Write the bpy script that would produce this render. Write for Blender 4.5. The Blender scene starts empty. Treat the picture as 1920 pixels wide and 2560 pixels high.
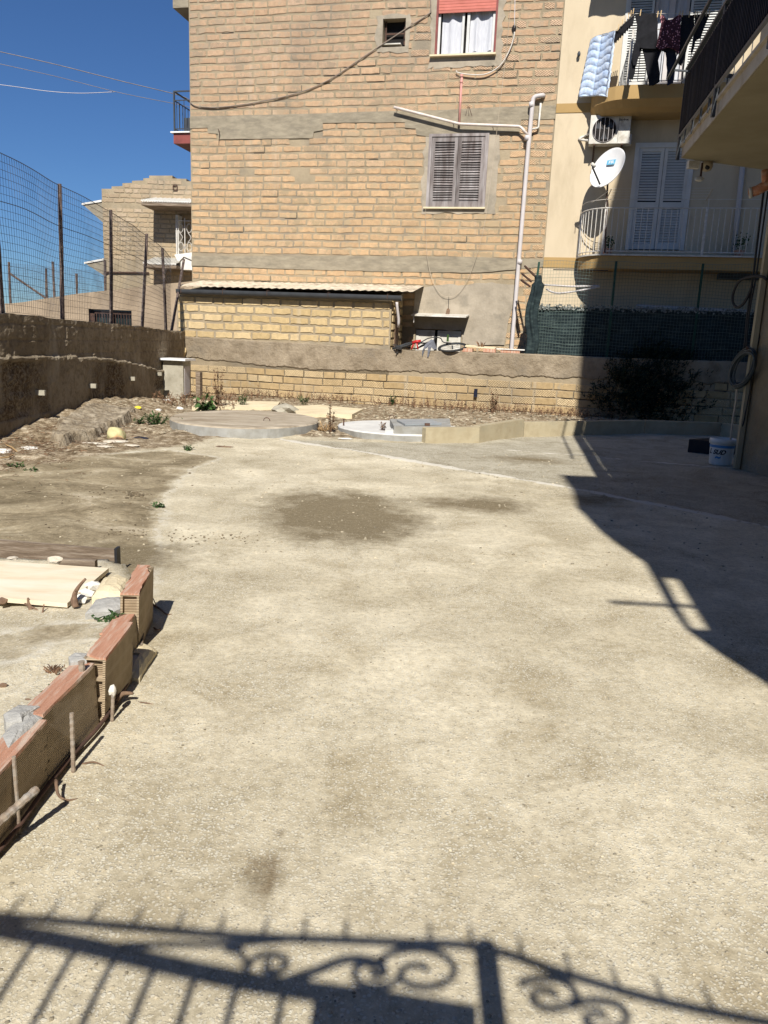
import bpy, math, random
import numpy as np
from mathutils import Vector, Matrix, noise
random.seed(7)
S = bpy.context.scene
col = S.collection
R = math.radians
# ------------------------------------------------------------------ camera
FPX, EYE = 1923.0, 1.45
p_, r_ = R(12.5), R(2.4)
fw = Vector((0, math.cos(p_), -math.sin(p_)))
up0 = Vector((0, math.sin(p_), math.cos(p_)))
rt0 = Vector((1, 0, 0))
rt = rt0*math.cos(r_) + up0*math.sin(r_)
up = -rt0*math.sin(r_) + up0*math.cos(r_)
CAM = Vector((0, 0, EYE))
cd = bpy.data.cameras.new('camera')
cam = bpy.data.objects.new('camera', cd); col.objects.link(cam)
cam.matrix_world = Matrix(((rt.x, up.x, -fw.x, 0), (rt.y, up.y, -fw.y, 0), (rt.z, up.z, -fw.z, EYE), (0, 0, 0, 1)))
cd.sensor_fit = 'VERTICAL'; cd.sensor_height = 36; cd.sensor_width = 27
cd.lens = 36*FPX/2560; cd.clip_start = 0.05; cd.clip_end = 2000
S.camera = cam
# ------------------------------------------------------------------ light
SUN_AZ, SUN_EL = 181.5, 42.0
w = bpy.data.worlds.new('World'); S.world = w; w.use_nodes = True
nt = w.node_tree
bg = nt.nodes['Background']
sky = nt.nodes.new('ShaderNodeTexSky'); sky.sky_type = 'NISHITA'; sky.sun_disc = False
sky.sun_elevation = R(SUN_EL); sky.sun_rotation = R(SUN_AZ)
sky.air_density = 1.0; sky.dust_density = 0.0; sky.ozone_density = 1.6; sky.altitude = 50
nt.links.new(sky.outputs[0], bg.inputs[0]); bg.inputs[1].default_value = 0.05
tint = nt.nodes.new('ShaderNodeMix'); tint.data_type = 'RGBA'; tint.blend_type = 'MULTIPLY'; tint.inputs[0].default_value = 1.0
tint.inputs[7].default_value = (0.50, 0.78, 1.20, 1)
nt.links.new(sky.outputs[0], tint.inputs[6]); nt.links.new(tint.outputs[2], bg.inputs[0])
ld = bpy.data.lights.new('sun', 'SUN'); ld.energy = 5.0; ld.angle = R(0.53); ld.color = (1.0, 0.955, 0.88)
sun = bpy.data.objects.new('sun', ld); col.objects.link(sun)
sdir = Vector((math.sin(R(SUN_AZ))*math.cos(R(SUN_EL)), math.cos(R(SUN_AZ))*math.cos(R(SUN_EL)), math.sin(R(SUN_EL))))
sun.rotation_euler = sdir.to_track_quat('Z', 'Y').to_euler(); sun.location = (0, -3, 30)
S.view_settings.view_transform = 'Standard'; S.view_settings.look = 'None'
S.view_settings.exposure = 0.38; S.view_settings.gamma = 1.0
S.render.engine = 'CYCLES'
S.cycles.max_bounces = 6; S.cycles.diffuse_bounces = 2
S.render.resolution_x = 768; S.render.resolution_y = 1024

# ------------------------------------------------------------------ helpers
def ray(x, y): return rt*((x-960)/FPX) - up*((y-1280)/FPX) + fw
def G(x, y, z=0.0):
    d = ray(x, y); return CAM + d*((z-EYE)/d.z)
class Fr:
    """vertical frame: local x to the right, local y away from the viewer, z up"""
    def __init__(s, o, az):
        a = R(az); s.o = Vector((o[0], o[1], 0))
        s.U = Vector((math.cos(a), -math.sin(a), 0)); s.N = Vector((math.sin(a), math.cos(a), 0))
        s.M = Matrix(((s.U.x, s.N.x, 0, s.o.x), (s.U.y, s.N.y, 0, s.o.y), (0, 0, 1, 0), (0, 0, 0, 1)))
        s.I = s.M.inverted()
    def px(s, x, y, d=0.0):            # point on the plane d metres in front of local y = 0
        r = ray(x, y); n = s.N
        t = ((s.o - n*d) - CAM).dot(n)/r.dot(n)
        return s.I @ (CAM + r*t)
    def pu(s, x, y, u):                # point on the plane local x = u
        r = ray(x, y); t = ((s.o + s.U*u) - CAM).dot(s.U)/r.dot(s.U)
        return s.I @ (CAM + r*t)
    def W(s, v): return s.M @ Vector(v)
WO = Fr((0, 0), 0)
FA = Fr((0, 19.2), 12.4)      # brick house and cream house fronts
GW = Fr((0, 17.9), 12.4)      # garden wall
WL = {}                       # world position of every parent
def wloc(o): return WL.get(o.name, Vector((0, 0, 0)))
class MB:
    def __init__(s, fr=None): s.v = []; s.f = []; s.t = []; s.m = []; s.fr = fr; s.cur = 0
    def add(s, vs, fs, tone=0.5):
        n = len(s.v)
        s.v += [Vector(v) for v in vs]; s.f += [tuple(i+n for i in f) for f in fs]; s.t += [tone]*len(fs); s.m += [s.cur]*len(fs); return s
    def box(s, x0, x1, y0, y1, z0, z1, tone=0.5, M=None):
        vs = [Vector(v) for v in ((x0,y0,z0),(x1,y0,z0),(x1,y1,z0),(x0,y1,z0),(x0,y0,z1),(x1,y0,z1),(x1,y1,z1),(x0,y1,z1))]
        if M: vs = [M @ v for v in vs]
        return s.add(vs, [(0,3,2,1),(4,5,6,7),(0,1,5,4),(1,2,6,5),(2,3,7,6),(3,0,4,7)], tone)
    def bar(s, a, b, wx, wy=None, tone=0.5):           # box along a segment
        a = Vector(a); b = Vector(b); d = b-a; L = d.length
        if L < 1e-6: return s
        q = d.to_track_quat('Z', 'Y').to_matrix().to_4x4(); wy = wy or wx
        M = Matrix.Translation(a) @ q
        return s.box(-wx/2, wx/2, -wy/2, wy/2, 0, L, tone, M)
    def tube(s, path, r, n=8, tone=0.5, closed=False):
        P = [Vector(p) for p in path]; m = len(P); rings = []
        rr = r if isinstance(r, (list, tuple)) else [r]*m
        ref = None
        for i in range(m):
            if closed: d = P[(i+1) % m] - P[i-1]
            else: d = P[min(i+1, m-1)] - P[max(i-1, 0)]
            if d.length < 1e-9: d = Vector((0, 0, 1))
            d.normalize()
            if ref is None:
                ref = d.orthogonal().normalized()
            a = ref - d*ref.dot(d)
            if a.length < 1e-6: a = d.orthogonal()
            a.normalize(); ref = a; b = d.cross(a)
            rings.append([P[i] + (a*math.cos(2*math.pi*k/n) + b*math.sin(2*math.pi*k/n))*rr[i] for k in range(n)])
        vs = [v for q in rings for v in q]; fs = []
        for i in range(m if closed else m-1):
            j = (i+1) % m
            for k in range(n): fs.append((i*n+k, i*n+(k+1) % n, j*n+(k+1) % n, j*n+k))
        if not closed: fs += [tuple(range(n-1, -1, -1)), tuple((m-1)*n+k for k in range(n))]
        return s.add(vs, fs, tone)
    def prism(s, pts, off, tone=0.5):                  # closed outline extruded by a vector
        pts = [Vector(q) for q in pts]; off = Vector(off); n = len(pts)
        vs = pts + [q+off for q in pts]
        return s.add(vs, [tuple(range(n)), tuple(range(2*n-1, n-1, -1))] + [(i, i+n, (i+1) % n+n, (i+1) % n) for i in range(n)], tone)
    def lathe(s, prof, n=24, c=(0, 0, 0), tone=0.5, M=None):
        vs = []; fs = []; c = Vector(c)
        for (r, z) in prof:
            for k in range(n):
                v = Vector((r*math.cos(2*math.pi*k/n), r*math.sin(2*math.pi*k/n), z))
                vs.append((M @ v) if M else v + c)
        for i in range(len(prof)-1):
            for k in range(n): fs.append((i*n+k, i*n+(k+1) % n, (i+1)*n+(k+1) % n, (i+1)*n+k))
        return s.add(vs, fs, tone)
    def rock(s, c, sx, sy, sz, seed=0, tone=0.5, n=2):
        me = [Vector(v) for v in ICO[n][0]]; c = Vector(c); vs = []
        for v in me:
            k = 1 + 0.45*noise.noise(v*1.3 + Vector((seed*3.1, seed*1.7, 0)))
            vs.append(c + Vector((v.x*sx*k, v.y*sy*k, v.z*sz*k)))
        return s.add(vs, ICO[n][1], tone)
    def build(s, name, mt, parent=None, smooth=False, org=None):
        vs = [s.fr.M @ v for v in s.v] if s.fr else s.v
        if parent is None or org is not None:
            if org is None:
                xs = [v.x for v in vs]; ys = [v.y for v in vs]; zs = [v.z for v in vs]
                org = Vector(((min(xs)+max(xs))/2, (min(ys)+max(ys))/2, min(zs)))
            O = Vector(org)
        else: O = wloc(parent).copy()
        me = bpy.data.meshes.new(name)
        me.from_pydata([(v-O)[:] for v in vs], [], s.f)
        at = me.attributes.new('tone', 'FLOAT', 'FACE'); at.data.foreach_set('value', s.t)
        if smooth:
            me.polygons.foreach_set('use_smooth', [True]*len(me.polygons))
        if isinstance(mt, (list, tuple)):
            for q in mt: me.materials.append(q)
            me.polygons.foreach_set('material_index', s.m)
        else: me.materials.append(mt)
        o = bpy.data.objects.new(name, me); col.objects.link(o)
        if parent is not None:
            o.parent = parent; o.location = O - wloc(parent)
        else: o.location = O
        WL[o.name] = O
        return o
def ico(n):
    import bmesh
    bm = bmesh.new(); bmesh.ops.create_icosphere(bm, subdivisions=n, radius=1)
    vs = [v.co.copy() for v in bm.verts]; fs = [tuple(v.index for v in f.verts) for f in bm.faces]; bm.free(); return vs, fs
ICO = {1: ico(1), 2: ico(2), 3: ico(3)}
def tag(o, label=None, cat=None, group=None, kind=None):
    if label: o['label'] = label
    if cat: o['category'] = cat
    if group: o['group'] = group
    if kind: o['kind'] = kind
    return o
def thing(name, label, cat, loc, group=None):
    o = bpy.data.objects.new(name, None); col.objects.link(o); o.location = loc; o.empty_display_size = 0.2
    WL[o.name] = Vector(loc); return tag(o, label, cat, group)

# ------------------------------------------------------------------ materials
def nodes(name):
    m = bpy.data.materials.new(name); m.use_nodes = True; t = m.node_tree
    return m, t, t.nodes['Principled BSDF']
def N(t, ty, **k):
    n = t.nodes.new(ty)
    for a, b in k.items():
        if a.startswith('i_'):
            key = a[2:]
            n.inputs[int(key) if key.isdigit() else key].default_value = b
        else: setattr(n, a, b)
    return n
def L(t, a, b): t.links.new(a, b)
def noise_(t, vec, scale, detail=4, rough=0.6, dist=0.0):
    n = N(t, 'ShaderNodeTexNoise', i_Scale=scale, i_Detail=detail, i_Roughness=rough, i_Distortion=dist)
    if vec: L(t, vec, n.inputs['Vector'])
    return n.outputs['Fac']
def ramp(t, fac, stops):
    n = N(t, 'ShaderNodeValToRGB'); e = n.color_ramp.elements
    while len(e) < len(stops): e.new(0.5)
    for i, (p, c) in enumerate(stops):
        e[i].position = p; e[i].color = (c if len(c) == 4 else (*c, 1)) if isinstance(c, tuple) else (c, c, c, 1)
    L(t, fac, n.inputs[0]); return n.outputs[0]
def mix(t, fac, a, b, mode='MIX'):
    n = N(t, 'ShaderNodeMix', data_type='RGBA', blend_type=mode)
    for s, v in ((n.inputs[0], fac), (n.inputs[6], a), (n.inputs[7], b)):
        if isinstance(v, (int, float)): s.default_value = v
        elif isinstance(v, tuple): s.default_value = (*v, 1) if len(v) == 3 else v
        else: L(t, v, s)
    return n.outputs[2]
def mth(t, op, a, b=0.0):
    n = N(t, 'ShaderNodeMath', operation=op)
    for s, v in ((n.inputs[0], a), (n.inputs[1], b)):
        if isinstance(v, (int, float)): s.default_value = v
        else: L(t, v, s)
    return n.outputs[0]
def attr(t, name): return N(t, 'ShaderNodeAttribute', attribute_name=name).outputs['Fac']
def bump(t, bs, h, dist=0.01, strength=1.0, prev=None):
    n = N(t, 'ShaderNodeBump', i_Strength=strength, i_Distance=dist); L(t, h, n.inputs['Height'])
    if prev is not None: L(t, prev, n.inputs['Normal'])
    L(t, n.outputs[0], bs.inputs['Normal']); return n.outputs[0]
def mapped(t, scale=(1, 1, 1), rot=(0, 0, 0)):
    tc = N(t, 'ShaderNodeTexCoord'); mp = N(t, 'ShaderNodeMapping'); mp.inputs['Scale'].default_value = scale
    mp.inputs['Rotation'].default_value = rot
    L(t, tc.outputs['Object'], mp.inputs[0]); return mp.outputs[0]
def M(name, c, c2=None, scale=4.0, rough=0.8, bd=0.003, bscale=30.0, metal=0.0, stretch=(1, 1, 1), stain=None, tone=0.0, spec=0.3, lo=0.35, hi=0.65):
    m, t, b = nodes(name); v = mapped(t, stretch)
    c2 = c2 or tuple(x*0.72 for x in c)
    f = noise_(t, v, scale, 6, 0.62)
    cc = ramp(t, f, [(lo, c2), (hi, c)])
    if stain:
        sc, samt, scl = stain
        f2 = noise_(t, v, scl, 5, 0.65)
        cc = mix(t, ramp(t, f2, [(0.5, 0.0), (0.66, samt)]), cc, sc)
    if tone:
        cc = mix(t, 1.0, cc, ramp(t, attr(t, 'tone'), [(0.0, (1-tone,)*3), (1.0, (1+tone*0.3,)*3)]), 'MULTIPLY')
    L(t, cc, b.inputs['Base Color']); b.inputs['Roughness'].default_value = rough; b.inputs['Metallic'].default_value = metal
    b.inputs['Specular IOR Level'].default_value = spec
    if bd: bump(t, b, noise_(t, v, bscale, 5, 0.7), bd)
    return m
def brickmat(name, ca, cb, cc, mort, mortar_amt=0.25, comb=True, stain=(0.2, 0.17, 0.13), stain_amt=0.35):
    m, t, b = nodes(name); v = mapped(t)
    tone = attr(t, 'tone')
    base = ramp(t, tone, [(0.0, ca), (0.5, cb), (1.0, cc)])
    n1 = noise_(t, v, 9, 6, 0.7)
    base = mix(t, 1.0, base, ramp(t, n1, [(0.3, (0.8,)*3), (0.7, (1.12,)*3)]), 'MULTIPLY')
    n2 = noise_(t, v, 3.2, 8, 0.72)                       # mortar smeared over the stone
    th = 0.64 - mortar_amt*0.4
    base = mix(t, ramp(t, n2, [(th, 0.0), (th+0.05, 0.85)]), base, mort)
    sx_ = N(t, 'ShaderNodeSeparateXYZ'); L(t, v, sx_.inputs[0])
    base = mix(t, 1.0, base, ramp(t, mth(t, 'MULTIPLY', sx_.outputs[2], 0.1), [(0.45, (1.04, 1.0, 0.92)), (0.78, (0.93, 0.90, 0.93))]), 'MULTIPLY')
    n3 = noise_(t, v, 0.55, 5, 0.6)
    base = mix(t, ramp(t, n3, [(0.48, 0.0), (0.75, stain_amt)]), base, stain)
    vs_ = mapped(t, (2.2, 2.2, 0.10)); sk = noise_(t, vs_, 1.6, 5, 0.6)
    base = mix(t, ramp(t, sk, [(0.60, 0.0), (0.68, 0.28)]), base, (0.5, 0.45, 0.36))
    L(t, base, b.inputs['Base Color']); b.inputs['Roughness'].default_value = 0.95; b.inputs['Specular IOR Level'].default_value = 0.15
    h = noise_(t, v, 45, 4, 0.7)
    if comb:
        wv = N(t, 'ShaderNodeTexWave', i_Scale=11.0, i_Distortion=3.0, i_Detail=2.0); wv.bands_direction = 'DIAGONAL'
        mp = mapped(t, (1.0, 0.2, 1.6)); L(t, mp, wv.inputs['Vector'])
        gate = ramp(t, tone, [(0.45, 0.0), (0.55, 1.0)])
        h = mth(t, 'ADD', h, mth(t, 'MULTIPLY', wv.outputs['Fac'], mth(t, 'MULTIPLY', gate, 1.1)))
    bump(t, b, h, 0.009)
    return m
MORT = (0.42, 0.335, 0.225)
m_brick = brickmat('tuff_brick', (0.49, 0.340, 0.208), (0.55, 0.388, 0.240), (0.60, 0.44, 0.29), MORT, 0.30)
m_brick_y = brickmat('yellow_tuff', (0.47, 0.36, 0.20), (0.54, 0.42, 0.24), (0.59, 0.47, 0.29), MORT, 0.12, comb=False, stain_amt=0.2)
m_brick_g = brickmat('garden_tuff', (0.38, 0.285, 0.16), (0.47, 0.36, 0.215), (0.56, 0.45, 0.29), (0.36, 0.31, 0.23), 0.10, stain_amt=0.5)
m_brick_f = brickmat('weathered_tuff', (0.38, 0.30, 0.20), (0.44, 0.35, 0.24), (0.48, 0.395, 0.29), MORT, 0.3, comb=False, stain_amt=0.45)
m_mortar = M('mortar', (0.39, 0.315, 0.21), (0.29, 0.235, 0.155), 2.5, 0.95, 0.012, 22, stain=((0.2, 0.18, 0.15), 0.5, 1.1))
m_conc = M('cast_concrete', (0.36, 0.31, 0.225), (0.25, 0.215, 0.155), 4.0, 0.92, 0.01, 22, stretch=(1, 1, 3), stain=((0.19, 0.165, 0.125), 0.5, 2.6))
m_coping = M('rough_coping', (0.38, 0.31, 0.22), (0.21, 0.165, 0.11), 3.2, 0.95, 0.04, 11, stain=((0.12, 0.10, 0.075), 0.75, 1.6))
m_plaster = M('cement_plaster', (0.43, 0.37, 0.285), (0.31, 0.265, 0.20), 2.4, 0.93, 0.012, 9, stain=((0.2, 0.18, 0.14), 0.5, 3.0))
m_cream = M('cream_render', (0.61, 0.51, 0.36), (0.54, 0.445, 0.305), 1.6, 0.9, 0.002, 120, stretch=(1, 1, 0.35), stain=((0.42, 0.34, 0.23), 0.45, 2.2))
m_ochre = M('ochre_render', (0.43, 0.285, 0.12), (0.38, 0.25, 0.10), 1.0, 0.9, 0.0015, 160)
m_white = M('white_lacquer', (0.68, 0.68, 0.65), (0.58, 0.58, 0.55), 3, 0.45, 0.0, tone=0.15)
m_offw = M('dirty_white', (0.70, 0.68, 0.62), (0.52, 0.49, 0.42), 5, 0.6, 0.001, 40, stain=((0.3, 0.24, 0.16), 0.5, 6))
m_greyp = M('grey_pvc', (0.60, 0.56, 0.55), (0.52, 0.48, 0.46), 2, 0.5, 0.0)
m_pink = M('pink_pvc', (0.66, 0.34, 0.30), (0.54, 0.24, 0.20), 7, 0.5, 0.0)
m_whitep = M('bleached_pvc', (0.74, 0.68, 0.62), (0.62, 0.52, 0.46), 6, 0.55, 0.0)
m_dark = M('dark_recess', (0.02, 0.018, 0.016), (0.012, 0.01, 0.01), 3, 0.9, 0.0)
m_black = M('black_plastic', (0.03, 0.03, 0.033), (0.02, 0.02, 0.022), 5, 0.45, 0.0)
m_rubber = M('black_rubber', (0.025, 0.025, 0.026), (0.04, 0.038, 0.035), 20, 0.75, 0.001, 60)
m_gutter = M('anthracite_gutter', (0.055, 0.058, 0.062), (0.04, 0.042, 0.045), 4, 0.4, 0.0)
m_rust = M('rusty_iron', (0.12, 0.065, 0.045), (0.05, 0.032, 0.026), 18, 0.85, 0.002, 80)
m_post = M('weathered_post', (0.13, 0.09, 0.075), (0.05, 0.038, 0.036), 9, 0.85, 0.003, 60, stain=((0.3, 0.25, 0.2), 0.5, 14))
m_wire = M('fence_wire', (0.10, 0.11, 0.13), (0.07, 0.07, 0.08), 9, 0.6, 0.0)
m_gwire = M('green_wire', (0.15, 0.20, 0.18), (0.09, 0.13, 0.11), 9, 0.5, 0.0)
m_gpost = M('green_post', (0.02, 0.07, 0.045), (0.012, 0.04, 0.03), 9, 0.5, 0.0)
m_oldwood = M('grey_paint_wood', (0.36, 0.33, 0.32), (0.16, 0.13, 0.12), 9, 0.85, 0.004, 50, stretch=(1, 1, 0.15), tone=0.5)
m_redsh = M('pinkish_red_shutter', (0.56, 0.17, 0.13), (0.48, 0.14, 0.10), 5, 0.55, 0.0, tone=0.2)
m_redfr = M('oxide_red_frame', (0.26, 0.07, 0.06), (0.18, 0.05, 0.045), 5, 0.6, 0.0)
m_rail_g = M('dark_grey_railing', (0.06, 0.07, 0.08), (0.04, 0.045, 0.055), 5, 0.5, 0.0)
m_wrail = M('white_railing', (0.62, 0.60, 0.56), (0.5, 0.46, 0.4), 12, 0.5, 0.0)
m_sheet = M('corrugated_sheet', (0.70, 0.62, 0.48), (0.50, 0.42, 0.31), 5, 0.8, 0.003, 30, stain=((0.22, 0.17, 0.12), 0.6, 3))
m_sheetw = M('pale_sheet', (0.75, 0.73, 0.68), (0.62, 0.6, 0.54), 4, 0.7, 0.0)
m_terr = M('hollow_terracotta', (0.56, 0.31, 0.21), (0.46, 0.225, 0.14), 6, 0.92, 0.004, 30, stretch=(14, 1.2, 1), stain=((0.60, 0.50, 0.40), 0.85, 3.5))
m_kerb = M('kerb_concrete', (0.46, 0.40, 0.27), (0.37, 0.31, 0.20), 5, 0.93, 0.003, 90, stain=((0.2, 0.18, 0.13), 0.45, 2.5))
m_slabA = M('old_slab_concrete', (0.56, 0.49, 0.38), (0.27, 0.215, 0.15), 1.9, 0.93, 0.006, 40, stretch=(0.6, 1.8, 1), stain=((0.20, 0.155, 0.105), 0.7, 1.7))
m_slabB = M('new_slab_concrete', (0.68, 0.67, 0.63), (0.56, 0.55, 0.52), 3, 0.9, 0.004, 50)
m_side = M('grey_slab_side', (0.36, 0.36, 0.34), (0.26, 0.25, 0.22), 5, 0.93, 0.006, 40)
m_steel = M('galvanised_plate', (0.42, 0.45, 0.47), (0.34, 0.37, 0.39), 4, 0.5, 0.0, metal=0.3)
m_pale = M('pale_yellow_cement', (0.74, 0.64, 0.44), (0.62, 0.52, 0.34), 3, 0.95, 0.005, 50)
m_marble = M('marble_slab', (0.85, 0.85, 0.84), (0.75, 0.75, 0.74), 3, 0.35, 0.0)
m_kiosk = M('kiosk_cement', (0.45, 0.42, 0.34), (0.33, 0.30, 0.23), 3, 0.92, 0.005, 30, stain=((0.2, 0.18, 0.13), 0.5, 4))
m_osb = M('bleached_board', (0.76, 0.66, 0.49), (0.66, 0.53, 0.36), 5, 0.85, 0.001, 60, stretch=(0.5, 2.0, 1), stain=((0.8, 0.74, 0.62), 0.7, 3), lo=0.3, hi=0.55)
m_wood = M('grey_brown_plank', (0.27, 0.205, 0.145), (0.13, 0.095, 0.065), 5, 0.9, 0.006, 25, stretch=(0.4, 3, 6), stain=((0.38, 0.33, 0.27), 0.6, 5))
m_root = M('dry_root', (0.26, 0.17, 0.11), (0.12, 0.075, 0.05), 20, 0.95, 0.003, 80)
m_rebar = M('mud_coated_rebar', (0.36, 0.30, 0.23), (0.20, 0.145, 0.105), 22, 0.9, 0.002, 90, stain=((0.4, 0.4, 0.38), 0.7, 16))
m_stone = M('pale_rubble', (0.66, 0.60, 0.50), (0.46, 0.40, 0.31), 9, 0.95, 0.006, 50)
m_rubw = M('white_rubble', (0.82, 0.80, 0.75), (0.62, 0.58, 0.5), 9, 0.9, 0.003, 50)
m_gpatch = M('grey_mortar_patch', (0.46, 0.45, 0.42), (0.36, 0.35, 0.32), 8, 0.93, 0.008, 40)
m_leaf = M('weed_green', (0.07, 0.13, 0.035), (0.035, 0.075, 0.02), 12, 0.7, 0.0, tone=0.5)
m_leafy = M('broad_leaf_green', (0.09, 0.17, 0.04), (0.04, 0.09, 0.025), 9, 0.6, 0.0, tone=0.5)
m_dry = M('dry_weed', (0.30, 0.18, 0.10), (0.14, 0.075, 0.045), 12, 0.95, 0.0, tone=0.6)
m_straw = M('straw_weed', (0.58, 0.40, 0.20), (0.38, 0.24, 0.12), 12, 0.95, 0.0, tone=0.4)
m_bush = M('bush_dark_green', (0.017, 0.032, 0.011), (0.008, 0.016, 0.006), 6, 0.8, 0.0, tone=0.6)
m_denim = M('black_cotton', (0.014, 0.014, 0.017), (0.009, 0.009, 0.011), 9, 0.95, 0.002, 30)
m_navy = M('dark_navy_cotton', (0.018, 0.022, 0.042), (0.012, 0.014, 0.028), 9, 0.95, 0.002, 30)
m_blackrail = M('black_blue_panel', (0.012, 0.015, 0.026), (0.008, 0.010, 0.018), 9, 0.6, 0.0, tone=0.5)
m_soffit = M('beige_soffit', (0.38, 0.33, 0.22), (0.30, 0.26, 0.17), 1.2, 0.9, 0.002, 60)
m_slabedge = M('slab_edge_render', (0.52, 0.46, 0.38), (0.42, 0.36, 0.28), 2, 0.9, 0.002, 60, stain=((0.3, 0.22, 0.13), 0.6, 3))
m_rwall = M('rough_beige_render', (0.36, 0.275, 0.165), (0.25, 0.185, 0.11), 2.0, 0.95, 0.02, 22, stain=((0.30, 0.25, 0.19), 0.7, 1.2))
m_orange = M('orange_pipe', (0.55, 0.23, 0.11), (0.38, 0.15, 0.08), 9, 0.5, 0.0, stain=((0.65, 0.5, 0.4), 0.7, 8))
m_bucket = M('bucket_plastic', (0.66, 0.68, 0.66), (0.58, 0.6, 0.57), 5, 0.4, 0.0)
m_blue = M('printed_blue', (0.08, 0.25, 0.50), (0.06, 0.2, 0.42), 9, 0.5, 0.0)
m_logo = M('sky_blue_print', (0.16, 0.50, 0.72), (0.14, 0.45, 0.66), 9, 0.5, 0.0)
m_ink = M('black_ink', (0.015, 0.015, 0.02), (0.01, 0.01, 0.015), 9, 0.6, 0.0)
m_peg = M('wooden_peg', (0.62, 0.45, 0.24), (0.5, 0.35, 0.18), 9, 0.8, 0.0)
m_cord = M('pale_cord', (0.55, 0.47, 0.36), (0.45, 0.37, 0.27), 9, 0.8, 0.0)
m_cable = M('grey_cable', (0.30, 0.25, 0.20), (0.2, 0.16, 0.13), 9, 0.8, 0.0)
m_whitec = M('white_cable', (0.66, 0.63, 0.56), (0.55, 0.5, 0.44), 9, 0.6, 0.0)
m_red = M('red_paint', (0.55, 0.03, 0.03), (0.4, 0.02, 0.02), 9, 0.35, 0.0)
m_char = M('charcoal_cotton', (0.016, 0.016, 0.019), (0.008, 0.008, 0.01), 9, 0.95, 0.003, 30)
m_cloth = M('grey_cloth', (0.20, 0.21, 0.24), (0.12, 0.125, 0.145), 14, 0.95, 0.003, 40)
m_hose = M('grey_green_hose', (0.055, 0.072, 0.075), (0.035, 0.05, 0.052), 9, 0.5, 0.0)
m_iron = M('gate_iron', (0.04, 0.04, 0.04), (0.03, 0.03, 0.03), 9, 0.5, 0.0)
m_yel = M('yellow_plastic', (0.75, 0.62, 0.05), (0.7, 0.55, 0.04), 9, 0.5, 0.0)
m_ball = M('faded_ball_skin', (0.60, 0.50, 0.28), (0.42, 0.44, 0.22), 16, 0.7, 0.004, 20, stain=((0.75, 0.30, 0.16), 0.8, 6))
m_hem = M('frayed_hem', (0.30, 0.31, 0.28), (0.14, 0.16, 0.15), 30, 0.9, 0.0, tone=0.5)
m_netting = M('shade_netting', (0.020, 0.034, 0.036), (0.010, 0.018, 0.021), 2.5, 0.9, 0.006, 12, stretch=(1, 1, 3), stain=((0.06, 0.085, 0.08), 0.5, 5))
m_glass_d = M('greenish_glass', (0.03, 0.05, 0.045), (0.015, 0.02, 0.02), 5, 0.15, 0.0, spec=0.6)
m_curt = M('net_curtain', (0.62, 0.63, 0.66), (0.50, 0.51, 0.55), 8, 0.9, 0.004, 20, stretch=(6, 1, 0.6))
m_terrace = M('tan_rough_render', (0.44, 0.34, 0.235), (0.31, 0.235, 0.16), 1.3, 0.95, 0.02, 12, stain=((0.2, 0.16, 0.115), 0.6, 0.9))

def quiltmat():
    m, t, b = nodes('pale_blue_quilt'); v = mapped(t)
    c = ramp(t, noise_(t, v, 7, 4, 0.6), [(0.35, (0.42, 0.56, 0.80)), (0.62, (0.66, 0.76, 0.90))])
    L(t, c, b.inputs['Base Color']); b.inputs['Roughness'].default_value = 0.85
    bump(t, b, noise_(t, v, 14, 3, 0.5), 0.012); return m
def floralmat():
    m, t, b = nodes('floral_cloth'); v = mapped(t)
    vo = N(t, 'ShaderNodeTexVoronoi', i_Scale=26.0); L(t, v, vo.inputs['Vector'])
    c = ramp(t, vo.outputs['Distance'], [(0.20, (0.75, 0.35, 0.38)), (0.34, (0.06, 0.012, 0.02))])
    L(t, c, b.inputs['Base Color']); b.inputs['Roughness'].default_value = 0.9; return m
m_quilt = quiltmat(); m_floral = floralmat()
def hollowside():
    m, t, b = nodes('ribbed_terracotta_side'); v = mapped(t)
    wv = N(t, 'ShaderNodeTexWave', i_Scale=42.0, i_Distortion=0.0); wv.bands_direction = 'Z'; L(t, v, wv.inputs['Vector'])
    wv2 = N(t, 'ShaderNodeTexWave', i_Scale=4.2, i_Distortion=0.0); wv2.bands_direction = 'Z'; L(t, v, wv2.inputs['Vector'])
    c = ramp(t, noise_(t, v, 9, 6, 0.7), [(0.3, (0.36, 0.285, 0.18)), (0.65, (0.52, 0.42, 0.28))])
    c = mix(t, ramp(t, wv2.outputs['Fac'], [(0.8, 0.0), (0.9, 0.5)]), c, (0.52, 0.43, 0.3))
    c = mix(t, 1.0, c, ramp(t, attr(t, 'tone'), [(0.0, (0.75, 0.7, 0.68)), (1.0, (1.1, 1.1, 1.1))]), 'MULTIPLY')
    L(t, c, b.inputs['Base Color']); b.inputs['Roughness'].default_value = 0.92
    bump(t, b, mth(t, 'ADD', wv.outputs['Fac'], mth(t, 'MULTIPLY', noise_(t, v, 60, 4, 0.7), 0.8)), 0.0025); return m
m_hside = hollowside()
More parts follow.
